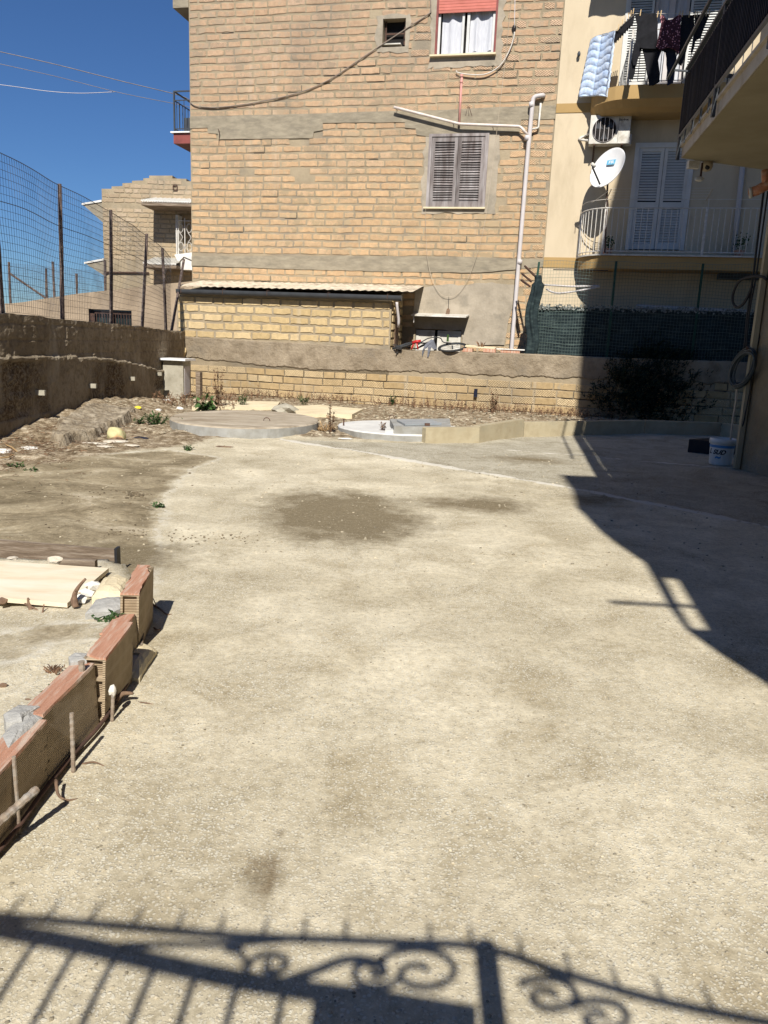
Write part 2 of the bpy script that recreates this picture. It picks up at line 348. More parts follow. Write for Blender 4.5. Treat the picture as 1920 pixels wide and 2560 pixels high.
def leftwallmat():
    m, t, b = nodes('rough_retaining_wall'); v = mapped(t)
    n1 = noise_(t, v, 1.1, 7, 0.65); n2 = noise_(t, v, 9, 7, 0.75); n3 = noise_(t, v, 0.6, 4, 0.6)
    c = ramp(t, n1, [(0.35, (0.24, 0.195, 0.135)), (0.62, (0.37, 0.31, 0.225))])
    c = mix(t, ramp(t, n2, [(0.46, 0.0), (0.6, 0.6)]), c, (0.15, 0.115, 0.075))
    rough_zone = ramp(t, attr(t, 'rough'), [(0.3, 0.0), (0.8, 1.0)])
    c = mix(t, mth(t, 'MULTIPLY', rough_zone, ramp(t, noise_(t, v, 24, 5, 0.8), [(0.42, 0.0), (0.56, 0.9)])), c, (0.085, 0.055, 0.03))
    c = mix(t, ramp(t, noise_(t, mapped(t, (1, 1, .25)), 2.6, 6, 0.6), [(0.55, 0.0), (0.68, 0.6)]), c, (0.42, 0.37, 0.29))
    L(t, c, b.inputs['Base Color']); b.inputs['Roughness'].default_value = 0.96; b.inputs['Specular IOR Level'].default_value = 0.1
    h = mth(t, 'ADD', noise_(t, v, 18, 6, 0.75), mth(t, 'MULTIPLY', noise_(t, v, 40, 4, 0.8), 0.5))
    bump(t, b, h, 0.035); return m
m_lwall = leftwallmat()
def groundmat(name='yard_ground'):
    m, t, b = nodes(name); v0 = mapped(t)
    wn = N(t, 'ShaderNodeTexNoise', i_Scale=38.0, i_Detail=2.0); L(t, v0, wn.inputs['Vector'])
    wv_ = N(t, 'ShaderNodeVectorMath', operation='MULTIPLY_ADD'); L(t, wn.outputs['Color'], wv_.inputs[0]); wv_.inputs[1].default_value = (0.016, 0.016, 0.016); L(t, v0, wv_.inputs[2])
    v = v0; vd = wv_.outputs[0]
    big = noise_(t, v, 0.5, 7, 0.62); mid = noise_(t, v, 2.4, 9, 0.70, 0.5); fine = noise_(t, v, 24, 8, 0.82)
    c = ramp(t, big, [(0.36, (0.44, 0.380, 0.264)), (0.60, (0.64, 0.568, 0.420))])
    c = mix(t, 1.0, c, ramp(t, mid, [(0.33, (0.72, 0.69, 0.63)), (0.5, (0.97, 0.97, 0.96)), (0.66, (1.20, 1.21, 1.22))]), 'MULTIPLY')
    nz = mth(t, 'MULTIPLY', mth(t, 'SUBTRACT', noise_(t, v, 2.2, 9, 0.75), 0.5), 1.6)
    def zone(a, w=0.08, k=1.0):
        return ramp(t, mth(t, 'ADD', attr(t, a), mth(t, 'MULTIPLY', nz, k)), [(0.5-w, 0.0), (0.5+w, 1.0)])
    mud = zone('mud', 0.10, 0.75); soil = zone('soil', 0.08, 0.6); conc = zone('conc', 0.1, 0.35); damp = zone('damp', 0.20, 0.80)
    cmud = ramp(t, noise_(t, mapped(t, (0.9, 1.35, 1)), 1.5, 10, 0.76, 0.6), [(0.30, (0.125, 0.10, 0.06)), (0.44, (0.235, 0.19, 0.12)), (0.54, (0.35, 0.29, 0.19)), (0.64, (0.50, 0.43, 0.31))])
    ccon = ramp(t, noise_(t, v, 2.2, 8, 0.7, 0.8), [(0.35, (0.27, 0.235, 0.165)), (0.65, (0.46, 0.42, 0.325))])
    csoil = ramp(t, noise_(t, v, 8, 9, 0.82), [(0.38, (0.10, 0.072, 0.042)), (0.50, (0.25, 0.19, 0.12)), (0.62, (0.55, 0.47, 0.345))])
    c = mix(t, conc, c, ccon)
    def cells(scale, r0, r1):
        vo = N(t, 'ShaderNodeTexVoronoi', i_Scale=scale); L(t, vd, vo.inputs['Vector'])
        sp = N(t, 'ShaderNodeSeparateColor'); L(t, vo.outputs['Color'], sp.inputs[0])
        return ramp(t, vo.outputs['Distance'], [(r0, 1.0), (r1, 0.0)]), sp
    patchy = ramp(t, noise_(t, v, 1.3, 7, 0.7), [(0.36, 0.35), (0.6, 1.0)])
    i1, s1 = cells(125.0, 0.36, 0.46); i2, s2 = cells(80.0, 0.32, 0.40); i3, s3 = cells(42.0, 0.20, 0.26)
    l1 = mth(t, 'MULTIPLY', i1, ramp(t, s1.outputs[0], [(0.35, 0.0), (0.65, 0.85)]))
    l2 = mth(t, 'MULTIPLY', i2, ramp(t, s2.outputs[0], [(0.52, 0.0), (0.66, 0.95)]))
    l3 = mth(t, 'MULTIPLY', i3, ramp(t, s3.outputs[0], [(0.84, 0.0), (0.88, 0.9)]))
    dk = mth(t, 'MULTIPLY', i1, ramp(t, s1.outputs[1], [(0.90, 0.0), (0.96, 0.6)]))
    light = mth(t, 'MULTIPLY', patchy, mth(t, 'MAXIMUM', l1, mth(t, 'MAXIMUM', l2, l3)))
    c = mix(t, 1.0, c, ramp(t, fine, [(0.34, (0.72, 0.70, 0.66)), (0.5, (1.0,)*3), (0.66, (1.22,)*3)]), 'MULTIPLY')
    c = mix(t, light, c, (0.70, 0.66, 0.54)); c = mix(t, dk, c, (0.18, 0.155, 0.13))
    edge = ramp(t, mth(t, 'ADD', attr(t, 'mud'), mth(t, 'MULTIPLY', nz, 0.45)), [(0.22, 0.0), (0.40, 0.75), (0.46, 0.0)])
    c = mix(t, mth(t, 'MULTIPLY', edge, ramp(t, noise_(t, v, 11, 5, 0.7), [(0.42, 0.0), (0.55, 1.0)])), c, (0.66, 0.62, 0.52))
    cmud = mix(t, 1.0, cmud, ramp(t, fine, [(0.32, (0.66,)*3), (0.68, (1.3,)*3)]), 'MULTIPLY')
    cmud = mix(t, mth(t, 'MULTIPLY', l3, 0.5), cmud, (0.6, 0.52, 0.4))
    c = mix(t, mud, c, cmud); c = mix(t, soil, c, csoil)
    cdamp = mix(t, mth(t, 'MULTIPLY', mth(t, 'MAXIMUM', l3, mth(t, 'MULTIPLY', l2, 0.35)), 0.8), ramp(t, fine, [(0.3, (0.14, 0.112, 0.068)), (0.7, (0.26, 0.21, 0.13))]), (0.55, 0.48, 0.35))
    c = mix(t, mth(t, 'MULTIPLY', damp, 0.97), c, cdamp)
    st = attr(t, 'stain')
    c = mix(t, ramp(t, mth(t, 'MULTIPLY', st, noise_(t, v, 16, 8, 0.8)), [(0.34, 0.0), (0.5, 0.6)]), c, (0.17, 0.12, 0.065))
    c = mix(t, ramp(t, attr(t, 'street'), [(0.2, 0.0), (0.8, 1.0)]), c, (0.07, 0.07, 0.07))
    crack = ramp(t, mth(t, 'ADD', attr(t, 'crack'), mth(t, 'MULTIPLY', noise_(t, v, 12, 4, 0.7), 0.25)), [(0.66, 0.0), (0.78, 0.85)])
    c = mix(t, crack, c, (0.68, 0.64, 0.55))
    L(t, c, b.inputs['Base Color']); b.inputs['Roughness'].default_value = 0.95; b.inputs['Specular IOR Level'].default_value = 0.12
    h = mth(t, 'ADD', mth(t, 'MULTIPLY', light, 0.5), mth(t, 'MULTIPLY', fine, 1.6))
    bump(t, b, h, 0.0034)
    return m
m_ground = groundmat()

# ------------------------------------------------------------------ the yard
def poly_sdf(X, Y, P):
    """positive inside"""
    P = [(q[0], q[1]) for q in P]; n = len(P)
    D = np.full(X.shape, 1e9); ins = np.zeros(X.shape, bool)
    for i in range(n):
        ax, ay = P[i]; bx, by = P[(i+1) % n]
        ex, ey = bx-ax, by-ay; L2 = ex*ex+ey*ey+1e-12
        tt = np.clip(((X-ax)*ex+(Y-ay)*ey)/L2, 0, 1)
        D = np.minimum(D, np.hypot(X-ax-tt*ex, Y-ay-tt*ey))
        c = ((ay > Y) != (by > Y)) & (X < (bx-ax)*(Y-ay)/((by-ay) if abs(by-ay) > 1e-9 else 1e-9)+ax)
        ins ^= c
    return np.where(ins, D, -D)
def line_d(X, Y, P):
    D = np.full(X.shape, 1e9)
    for a, b in zip(P[:-1], P[1:]):
        ex, ey = b[0]-a[0], b[1]-a[1]; L2 = ex*ex+ey*ey+1e-12
        tt = np.clip(((X-a[0])*ex+(Y-a[1])*ey)/L2, 0, 1)
        D = np.minimum(D, np.hypot(X-a[0]-tt*ex, Y-a[1]-tt*ey))
    return D
def gp(*pts): return [tuple(G(x, y)[:2]) for x, y in pts]
def ellipse_f(X, Y, c, rx, ry, a=0.0):
    dx, dy = X-c[0], Y-c[1]; ca, sa = math.cos(a), math.sin(a)
    return np.hypot((dx*ca+dy*sa)/rx, (-dx*sa+dy*ca)/ry)
xs = np.concatenate([[-400, -120, -50, -25, -14, -9], np.arange(-6.5, 7.51, 0.07), [9, 14, 25, 50, 120, 400]])
ys = np.concatenate([[-400, -100, -30, -10, -4, -1.5], np.arange(-0.4, 19.5, 0.07), [23, 30, 50, 120, 400]])
XX, YY = np.meshgrid(xs, ys)
def sm(d, w): return np.clip(0.5 + d/(2*w), 0, 1)
mud_p = gp((365, 1460), (375, 1345), (398, 1245), (462, 1172), (545, 1145), (420, 1128), (150, 1150)) + [(-7, 9.5), (-7, 3), (-1.3, 3)]
mud = sm(poly_sdf(XX, YY, mud_p), 0.22)
soil_p = [tuple(G(0, 1178)[:2]), tuple(G(250, 1140)[:2]), tuple(G(450, 1118)[:2]), tuple(G(560, 1096)[:2]), tuple(G(720, 1092)[:2]), tuple(G(900, 1100)[:2]), tuple(G(1062, 1106)[:2]), (1.5, 12.0), (2.4, 13.3), (5.0, 14.9), (7, 14.6), (7, 19), (-8, 21), (-8, 8)]
soil = sm(poly_sdf(XX, YY, soil_p), 0.35)
conc_p = gp((700, 1100), (880, 1127), (1180, 1182), (1400, 1217), (1660, 1267), (1920, 1318)) + [(7, 6), (7, 15), (2.4, 13.2), (1.2, 11.6), (0.4, 11.2)]
conc = sm(poly_sdf(XX, YY, conc_p), 0.15)
pc = G(850, 1285); p2 = G(1185, 1262)
damp = np.maximum(np.clip(1.15-0.62*ellipse_f(XX, YY, pc, 0.62, 0.95, 0.2), 0, 1), np.clip(0.92-0.5*ellipse_f(XX, YY, p2, 0.6, 0.38, 0.1), 0, 1))
for (x, y, rx, ry, k) in ((1500, 1250, .5, .4, .55), (1330, 1150, .9, .5, .55), (660, 2200, .08, .14, .5), (300, 1395, .35, .35, .8)):
    damp = np.maximum(damp, np.clip(k+0.18-0.45*ellipse_f(XX, YY, G(x, y), rx, ry), 0, 1))
stain = np.zeros(XX.shape)
for (x, y, rx, ry) in ((660, 2170, .10, .16), (640, 2250, .06, .05), (700, 2090, .05, .06), (1330, 1107, .2, .1), (260, 2140, .03, .015)):
    stain = np.maximum(stain, np.clip(1.3-ellipse_f(XX, YY, G(x, y), rx, ry), 0, 1))
cr = np.minimum(line_d(XX, YY, gp((700, 1098), (760, 1110), (880, 1126), (1030, 1153), (1180, 1180), (1400, 1216), (1660, 1266), (1925, 1318))),
                line_d(XX, YY, gp((1240, 1124), (1430, 1138), (1600, 1155), (1800, 1170))) + 0.03)
for i, j in zip(*np.nonzero(cr < 0.6)):
    x, y = XX[i, j], YY[i, j]
    cr[i, j] = abs(cr[i, j] + .05*noise.fractal(Vector((x*2.2, y*2.2, 7)), .8, 2.1, 4)) + .05*max(0, noise.noise(Vector((x*1.3, y*1.3, 2))))
crack = np.clip(1-cr/0.15, 0, 1)
# relief
ZZ = np.zeros(XX.shape)
WR = np.zeros(XX.shape)
near = (np.abs(XX) < 8) & (YY > -2) & (YY < 21)
for i, j in zip(*np.nonzero(near)):
    x, y = XX[i, j], YY[i, j]
    s_ = soil[i, j]
    n0 = noise.fractal(Vector((x*0.5, y*0.5, 0)), 0.9, 2.1, 4)
    z = 0.012*n0
    if s_ > 0: z += s_*(0.03 + 0.05*noise.fractal(Vector((x*2.2, y*2.2, 4)), 0.8, 2.1, 5))
    z += 0.016*mud[i, j]*noise.fractal(Vector((x*1.6, y*2.6, 9)), 0.8, 2.1, 4)
    z += 0.02*crack[i, j]*noise.noise(Vector((x*9, y*9, 3))) + 0.012*crack[i, j]
    if cr[i, j] < 0.06: z -= 0.0
    ZZ[i, j] = z
# raised strip of earth along the left wall, under the broken slab
ZZ += 0.30*np.clip(1-np.abs(XX+4.9)/0.9, 0, 1)*np.clip(1-np.abs(YY-13)/3.4, 0, 1)**0.7*near
ZZ[~near] = -0.02
nv = XX.size; ny, nx = XX.shape
co = np.stack([XX, YY, ZZ], -1).reshape(-1, 3)
idx = np.arange(nv).reshape(ny, nx)
fc = np.stack([idx[:-1, :-1], idx[:-1, 1:], idx[1:, 1:], idx[1:, :-1]], -1).reshape(-1, 4)
me = bpy.data.meshes.new('ground'); me.from_pydata(co.tolist(), [], fc.tolist())
for nm, a in (('mud', mud), ('soil', soil), ('conc', conc), ('damp', damp), ('stain', stain), ('crack', crack), ('street', ((YY < -1) | (YY > 19.5) | (np.abs(XX) > 7.6)).astype(float))):
    me.attributes.new(nm, 'FLOAT', 'POINT').data.foreach_set('value', a.reshape(-1).astype(np.float32))
me.polygons.foreach_set('use_smooth', [True]*len(me.polygons)); me.materials.append(m_ground)
ground = bpy.data.objects.new('ground', me); col.objects.link(ground); tag(ground, kind='structure')
def gz(x, y):
    i = int(np.clip(np.searchsorted(ys, y), 1, ny-1)); j = int(np.clip(np.searchsorted(xs, x), 1, nx-1)); return float(ZZ[i, j])

# ------------------------------------------------------------------ masonry generators
def inpoly(u, z, P):
    c = False; n = len(P)
    for i in range(n):
        (a, b), (d, e) = P[i], P[i-1]
        if (b > z) != (e > z) and u < (d-a)*(z-b)/(e-b)+a: c = not c
    return c
def bricks(mb, u0, u1, z0, z1, bl, bh, gap, jit, holes=(), skip=None, depth=0.02, clip=None, tilt=0.0, wob=0.012, hm=0.03, dark=0.0, darkfn=None):
    nrow = int(round((z1-z0)/bh)); bh = (z1-z0)/nrow
    for r in range(nrow):
        za = z0 + r*bh; u = u0 - (bl*0.5 if r % 2 else 0) + random.uniform(-.1, .1)*bl
        while u < u1:
            ln = bl*random.choice((1, 1, 1, 1, 1, 0.97, 1.02, 0.55)) if random.random() < .9 else bl*0.75
            a, b = max(u, u0+0.002), min(u+ln, u1-0.002); u += ln
            if b-a < 0.06: continue
            zc = za+bh/2; uc = (a+b)/2
            segs = [(a, b)]
            for h in holes:
                if zc+bh/2 > h[2]-hm*0.3 and zc-bh/2 < h[3]+hm*0.3:
                    ns = []
                    for (p, q) in segs:
                        if q <= h[0]-hm or p >= h[1]+hm: ns.append((p, q))
                        else:
                            if p < h[0]-hm: ns.append((p, h[0]-hm))
                            if q > h[1]+hm: ns.append((h[1]+hm, q))
                    segs = ns
            for (a2, b2) in segs:
                if b2-a2 < 0.07: continue
                uc = (a2+b2)/2
                if skip and skip(uc, zc): continue
                if clip and not (clip(a2+0.02, zc+bh*.45) and clip(b2-0.02, zc+bh*.45) and clip(uc, zc)): continue
                g = gap*random.uniform(.6, 1.5)/2; gz_ = gap*random.uniform(.6, 1.4)/2
                A, B = a2+g, b2-g; C, D = za+gz_, za+bh-gz_
                pts = []
                nl = max(3, int((B-A)/0.07)); ns_ = 3
                for k in range(nl): pts.append((A+(B-A)*k/nl, C))
                for k in range(ns_): pts.append((B, C+(D-C)*k/ns_))
                for k in range(nl): pts.append((B-(B-A)*k/nl, D))
                for k in range(ns_): pts.append((A, D-(D-C)*k/ns_))
                P = []
                for (x, y) in pts:
                    corner = 1.0 if (min(abs(x-A), abs(x-B)) < 1e-6 and min(abs(y-C), abs(y-D)) < 1e-6) else 0.5
                    j = jit*(0.6*abs(noise.noise(Vector((x*7, y*9, 1)))) + random.random()*0.7)*(0.7+corner*0.6)
                    d = Vector(((uc-x)/(b2-a2)*0.5, (zc-y)/bh*1.2)); 
                    if d.length > 0: d.normalize()
                    dz = wob*noise.noise(Vector((x*0.8, za*1.3, 5))) + tilt*(x-u0)
                    P.append((x+d.x*j, y+d.y*j+dz))
                dep = depth*random.uniform(.75, 1.3); n = len(P)
                cx = sum(q[0] for q in P)/n; cz = sum(q[1] for q in P)/n
                vs = [(x, 0.004, z) for x, z in P] + [(x, -dep*.7, z) for x, z in P] + \
                     [(x+(cx-x)/(B-A)*0.022, -dep, z+(cz-z)/(D-C)*0.016) for x, z in P]
                fs = [(i, (i+1) % n, n+(i+1) % n, n+i) for i in range(n)] + [(n+i, n+(i+1) % n, 2*n+(i+1) % n, 2*n+i) for i in range(n)] + [tuple(range(2*n, 3*n))]
                mb.add(vs, fs, random.random())
                if dark and (random.random() < dark or (darkfn and darkfn(uc, zc) and random.random() < .6)):
                    c0_ = mb.cur; mb.cur = 2; e_ = random.uniform(0, .4)*(B-A)
                    mb.add([(A+e_, -dep*.2, C-.010), (B, -dep*.2, C-.012), (B, -dep*.2, C+.003), (A+e_, -dep*.2, C+.002)], [(0, 1, 2, 3)])
                    if random.random() < .6: mb.add([(B, -dep*.2, C), (B+.012, -dep*.2, C), (B+.010, -dep*.2, D), (B+.001, -dep*.2, D)], [(0, 1, 2, 3)])
                    mb.cur = c0_
    return mb
def panel(mb, u0, u1, z0, z1, holes=(), y=0.0, rev=0.25, tone=0.5, top=None):
    """front skin with openings and their reveals"""
    us = sorted({u0, u1, *[min(max(h[0], u0), u1) for h in holes], *[min(max(h[1], u0), u1) for h in holes]})
    zs = sorted({z0, z1, *[min(max(h[2], z0), z1) for h in holes], *[min(max(h[3], z0), z1) for h in holes]})
    for a, b in zip(us[:-1], us[1:]):
        for c, d in zip(zs[:-1], zs[1:]):
            m_ = ((a+b)/2, (c+d)/2)
            if any(h[0] < m_[0] < h[1] and h[2] < m_[1] < h[3] for h in holes): continue
            mb.add([(a, y, c), (b, y, c), (b, y, d), (a, y, d)], [(0, 1, 2, 3)], tone)
    for (a, b, c, d) in holes:
        d2 = min(d, z1)
        mb.add([(a, y, c), (b, y, c), (b, y+rev, c), (a, y+rev, c), (a, y, d2), (b, y, d2), (b, y+rev, d2), (a, y+rev, d2)],
               [(0, 1, 2, 3), (0, 3, 7, 4), (1, 5, 6, 2)] + ([(4, 7, 6, 5)] if d < z1 else []), tone)
    return mb
def P2(fr, pts, d=0.0): return [(lambda q: (q.x, q.z))(fr.px(x, y, d)) for x, y in pts]
def pr(fr, x0, y0, x1, y1, d=0.0):
    a = fr.px(x0, y0, d); b = fr.px(x1, y1, d); return min(a.x, b.x), max(a.x, b.x), min(a.z, b.z), max(a.z, b.z)
def slabpoly(mb, fr, pts, d0, d1, tone=0.5):
    """flat patch on a wall: outline given on the wall plane, from depth d0 to d1 in front of it"""
    q = P2(fr, pts); mb.prism([(u, -d1, z) for u, z in q], (0, d1-d0, 0), tone); return mb

# ================================================================== THE BRICK HOUSE
uL = FA.px(476, 350).x; uR = FA.px(1388, 300).x
Z0, Z1 = 0.0, 9.7
W1 = pr(FA, 1096, -60, 1238, 138); W1 = (W1[0], W1[1], FA.px(1160, 138).z, 9.45)
W2 = (FA.px(1075, 339).x, FA.px(1223, 333).x, FA.px(1140, 519).z, FA.px(1150, 336).z)
W3 = (FA.px(957, 80).x, FA.px(1014, 80).x, FA.px(985, 118).z, FA.px(985, 47).z)
W4 = (FA.px(1038, 850).x, FA.px(1152, 850).x, 0.2, FA.px(1095, 824).z)
HOLES = [W1, W2, W3, W4]
band1 = P2(FA, [(470, 292), (600, 289), (750, 286), (830, 283), (950, 279), (1100, 276), (1250, 268), (1395, 264), (1395, 298), (1303, 300), (1300, 330), (1225, 334), (1070, 342), (1042, 338), (1040, 322), (1013, 320), (1013, 306), (808, 308), (808, 326), (785, 330), (783, 346), (548, 349), (546, 335), (522, 333), (520, 320), (470, 322)])
band2 = P2(FA, [(470, 640), (700, 641), (950, 640), (1200, 643), (1395, 650), (1395, 668), (1200, 682), (950, 679), (700, 672), (470, 664)])
patchA = P2(FA, [(1040, 722), (1090, 716), (1160, 712), (1230, 706), (1286, 712), (1290, 745), (1272, 800), (1262, 862), (1155, 862), (1155, 823), (1036, 823), (1036, 790), (1037, 750)])
patchB = P2(FA, [(480, 697), (700, 703), (1040, 722), (1040, 760), (480, 760)])
def sur(x0, y0, x1, y1): return pr(FA, x0, y0, x1, y1)
SUR = [sur(1062, 330, 1238, 534), sur(1082, -40, 1252, 165), sur(942, 40, 1022, 130)]
zl = FA.px(900, 700).z
DARKJ = [P2(FA, [(770, 160), (960, 150), (960, 205), (770, 215)]), P2(FA, [(605, 350), (748, 350), (748, 372), (605, 378)]), P2(FA, [(1040, 60), (1400, 60), (1400, 150), (1240, 190)])]
COLS = [P2(FA, [(596, 385), (618, 385), (622, 540), (600, 545)]), P2(FA, [(742, 350), (765, 350), (760, 545), (735, 545)]), P2(FA, [(905, 20), (945, 20), (945, 60), (905, 60)]), P2(FA, [(1050, 40), (1090, 0), (1090, 165), (1055, 120)])]
def skipA(u, z):
    if any(inpoly(u, z, q) for q in COLS) and random.random() < .55: return True
    if inpoly(u, z, band1) or inpoly(u, z, band2) or inpoly(u, z, patchA): return True
    if z < zl-0.05 and u < 0.35: return True
    for i, (a, b, c, d) in enumerate(SUR):
        if a < u < b and c < z < d and random.random() < 0.85: return True
    return False
house = thing('brick_house', 'tall unplastered house of yellow ochre tuff bricks with two windows, filling the centre', 'house', FA.W((0, 0, 0)))
mb = MB(FA); panel(mb, uL, uR, Z0, Z1, HOLES)
mb.add([(uL, 0, 0), (uL, 0, Z1), (uL, 9, Z1), (uL, 9, 0), (uR, 0, 0), (uR, 0, Z1), (uR, 9, Z1), (uR, 9, 0)], [(0, 3, 2, 1), (4, 5, 6, 7), (1, 2, 6, 5), (3, 7, 6, 2)])
mb.box(uL+.1, uR-.1, .45, .5, 0, Z1)
mb.cur = 1; bricks(mb, uL, uR, 0.3, Z1, 0.465, 0.166, 0.024, 0.026, HOLES, skipA, depth=0.012, wob=0.022, dark=0.02, darkfn=lambda u, z: any(inpoly(u, z, q) for q in DARKJ))
hw = mb.build('wall', [m_mortar, m_brick, m_dark], house)
# cast bands and plaster patches (thin real layers)
def jag(P, amp=0.03, seed=0, step=0.12):
    out = []
    for i in range(len(P)):
        a = Vector(P[i]); b = Vector(P[(i+1) % len(P)]); n = max(1, int((b-a).length/step))
        for k in range(n):
            q = a.lerp(b, k/n); j = noise.noise(Vector((q.x*3+seed, q.y*3, seed)))*amp*2 + random.uniform(-amp, amp)*.4
            out.append((q.x+j*0.6, q.y+j))
    return out
def patch(name, P, mt, d=0.022, amp=0.02, parent=None, fr=FA, label=None, seed=0):
    mb = MB(fr); mb.prism([(u, -d, z) for u, z in jag(P, amp, seed)], (0, d+0.01, 0)); o = mb.build(name, mt, parent)
    if label: o['label'] = label
    return o
cl = lambda P: [(min(max(u, uL+0.003), uR-0.003), z) for u, z in P]
patch('concrete_band', cl(band1), m_conc, 0.026, 0.004, house, label='upper cast concrete band with stepped lower edge', seed=1)
patch('concrete_band', cl(band2), m_conc, 0.026, 0.006, house, label='lower cast concrete band', seed=2)
patch('plaster_patch', patchA, m_plaster, 0.03, 0.03, house, seed=3)
for i, (a, b, c, d) in enumerate(SUR):
    H = [W2, W1, W3][i]; m2 = MB(FA)
    # four strips round the opening
    for (p, q, r2, s2) in ((a, H[0], c, d), (H[1], b, c, d), (H[0], H[1], c, H[2]), (H[0], H[1], H[3], d)):
        if q-p > 0.02 and s2-r2 > 0.02:
            n = 3 if q-p < s2-r2 else 3
            lp = []
            for (x, z, ex) in ((p, r2, 0), (q, r2, 0), (q, s2, 0), (p, s2, 0)): lp.append((x, z))
            P = jag(lp, 0.0, i, 0.14); P = [(x+(random.uniform(-.045, .045) if min(abs(x-a), abs(x-b)) < 1e-4 else 0), z+(random.uniform(-.03, .03) if min(abs(z-c), abs(z-d)) < 1e-4 else 0)) for x, z in P]
            m2.prism([(x, -0.021, z) for x, z in P], (0, 0.02, 0))
    m2.build('plaster_surround', m_plaster, house)
# ---- upper window with roller shutter
win = MB(FA); a, b, c, d = W1
fr_ = 0.05
win.box(a, a+.045, -.01, .2, c, d); win.box(b-.045, b, -.01, .2, c, d); win.box(a+.045, b-.045, .03, .2, c, c+.012)
w1 = win.build('window', m_redfr, house); w1['label'] = 'upper window with half lowered pink roller shutter and net curtains'
mb = MB(FA); ai, bi = a+.045, b-.045; mid = (ai+bi)/2 - .02
def sash(mb, x0, x1, z0, z1, y, t=.05):
    mb.box(x0, x0+t, y, y+.04, z0, z1); mb.box(x1-t, x1, y, y+.04, z0, z1); mb.box(x0+t, x1-t, y, y+.04, z0, z0+t); mb.box(x0+t, x1-t, y, y+.04, z1-t, z1)
sash(mb, ai, mid-.03, c+.01, d, .06); mb.build('sash', m_white, w1)
mb = MB(FA); sash(mb, mid+.03, bi, c+.01, d, .05, .06); mb.build('sash', m_white, w1)
def curtain(mb, x0, x1, z0, z1, y, amp=.03, f=22):
    n = int((x1-x0)/.012)+2
    vs = []; 
    for k in range(n+1):
        x = x0+(x1-x0)*k/n
        for z in (z1, (z0+z1)/2, z0):
            vs.append((x, y+amp*math.sin(x*f+noise.noise(Vector((x*5, z, 0)))*3)*(1 if z < z1 else .4), z + (0.03*math.sin(x*17) if z == z0 else 0)))
    mb.add(vs, [(3*k+j, 3*k+3+j, 3*k+4+j, 3*k+1+j) for k in range(n) for j in range(2)])
mb = MB(FA); curtain(mb, ai+.08, mid-.08, c+.05, d, .13); curtain(mb, mid+.09, bi-.06, c+.08, d, .12); mb.build('curtain', m_curt, w1, smooth=True)
mb = MB(FA); zs_ = FA.px(1160, 31).z
k = 0; z = d
while z > zs_:
    mb.box(ai+.002, bi-.002, .0, .02, max(z-.052, zs_), z, random.random()); mb.box(ai+.002, bi-.002, .008, .018, z-.056, z-.05); z -= .058
mb.build('roller_shutter', m_redsh, w1)
mb = MB(FA); mb.box(W1[0]-.09, W1[1]+.02, -.12, .02, W1[2]-.035, W1[2]); mb.build('sill', m_pale, w1)
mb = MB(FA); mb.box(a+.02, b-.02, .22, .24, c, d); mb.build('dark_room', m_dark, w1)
# ---- small window hole
mb = MB(FA); a, b, c, d = W3; mb.box(a, b, .2, .22, c, d); w3 = mb.build('vent_opening', m_dark, house)
w3['label'] = 'small square unglazed opening in the upper brickwork'
mb = MB(FA); mb.box(a+.0, b-.1, -.03, .2, c+.05, c+.075); mb.build('sill', m_offw, w3)
mb = MB(FA); mb.box(a+.03, a+.06, .12, .15, c+.08, d); mb.box(b-.06, b-.03, .12, .15, c+.08, d); mb.box(a+.06, b-.06, .12, .15, c+.3, c+.33); mb.build('frame', m_rust, w3)
# ---- lower window with old louvred shutters
a, b, c, d = W2
mb = MB(FA)
mb.box(a-.01, a+.06, -.05, .08, c, d+.01, .9); mb.box(b-.07, b+.01, -.05, .08, c, d+.01, .95); mb.box(a+.06, b-.07, -.05, .08, d-.05, d+.01, .8)
w2 = mb.build('window', m_oldwood, house); w2['label'] = 'lower window closed by peeling grey louvred shutters'
m_ = (a+b)/2 - .005
for (x0, x1) in ((a+.065, m_-.005), (m_+.005, b-.075)):
    mb = MB(FA); st = .075
    mb.box(x0, x0+st, -.03, .01, c+.01, d-.055, random.random()); mb.box(x1-st, x1, -.03, .01, c+.01, d-.055, random.random())
    mb.box(x0+st, x1-st, -.028, .008, d-.055-.10, d-.055, .5); mb.box(x0+st, x1-st, -.028, .008, c+.01, c+.12, .6)
    z0, z1 = c+.12, d-.155; n = 24
    for k in range(n):
        z = z0+(z1-z0)*(k+.5)/n; tl = random.uniform(-.004, .004)
        mb.add([(x0+st, -.026, z-.022+tl), (x1-st, -.026, z-.022-tl), (x1-st, .012, z+.022-tl), (x0+st, .012, z+.022+tl), (x0+st, -.026, z-.032+tl), (x1-st, -.026, z-.032-tl), (x1-st, .012, z+.012-tl), (x0+st, .012, z+.012+tl)],
               [(0, 1, 2, 3), (4, 7, 6, 5), (0, 4, 5, 1)], random.random())
    mb.build('shutter', m_oldwood, w2)
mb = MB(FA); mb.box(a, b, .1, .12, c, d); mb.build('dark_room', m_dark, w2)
mb = MB(FA); mb.box(a-.06, b+.02, -.09, .02, c-.035, c); mb.build('sill', m_pale, w2)
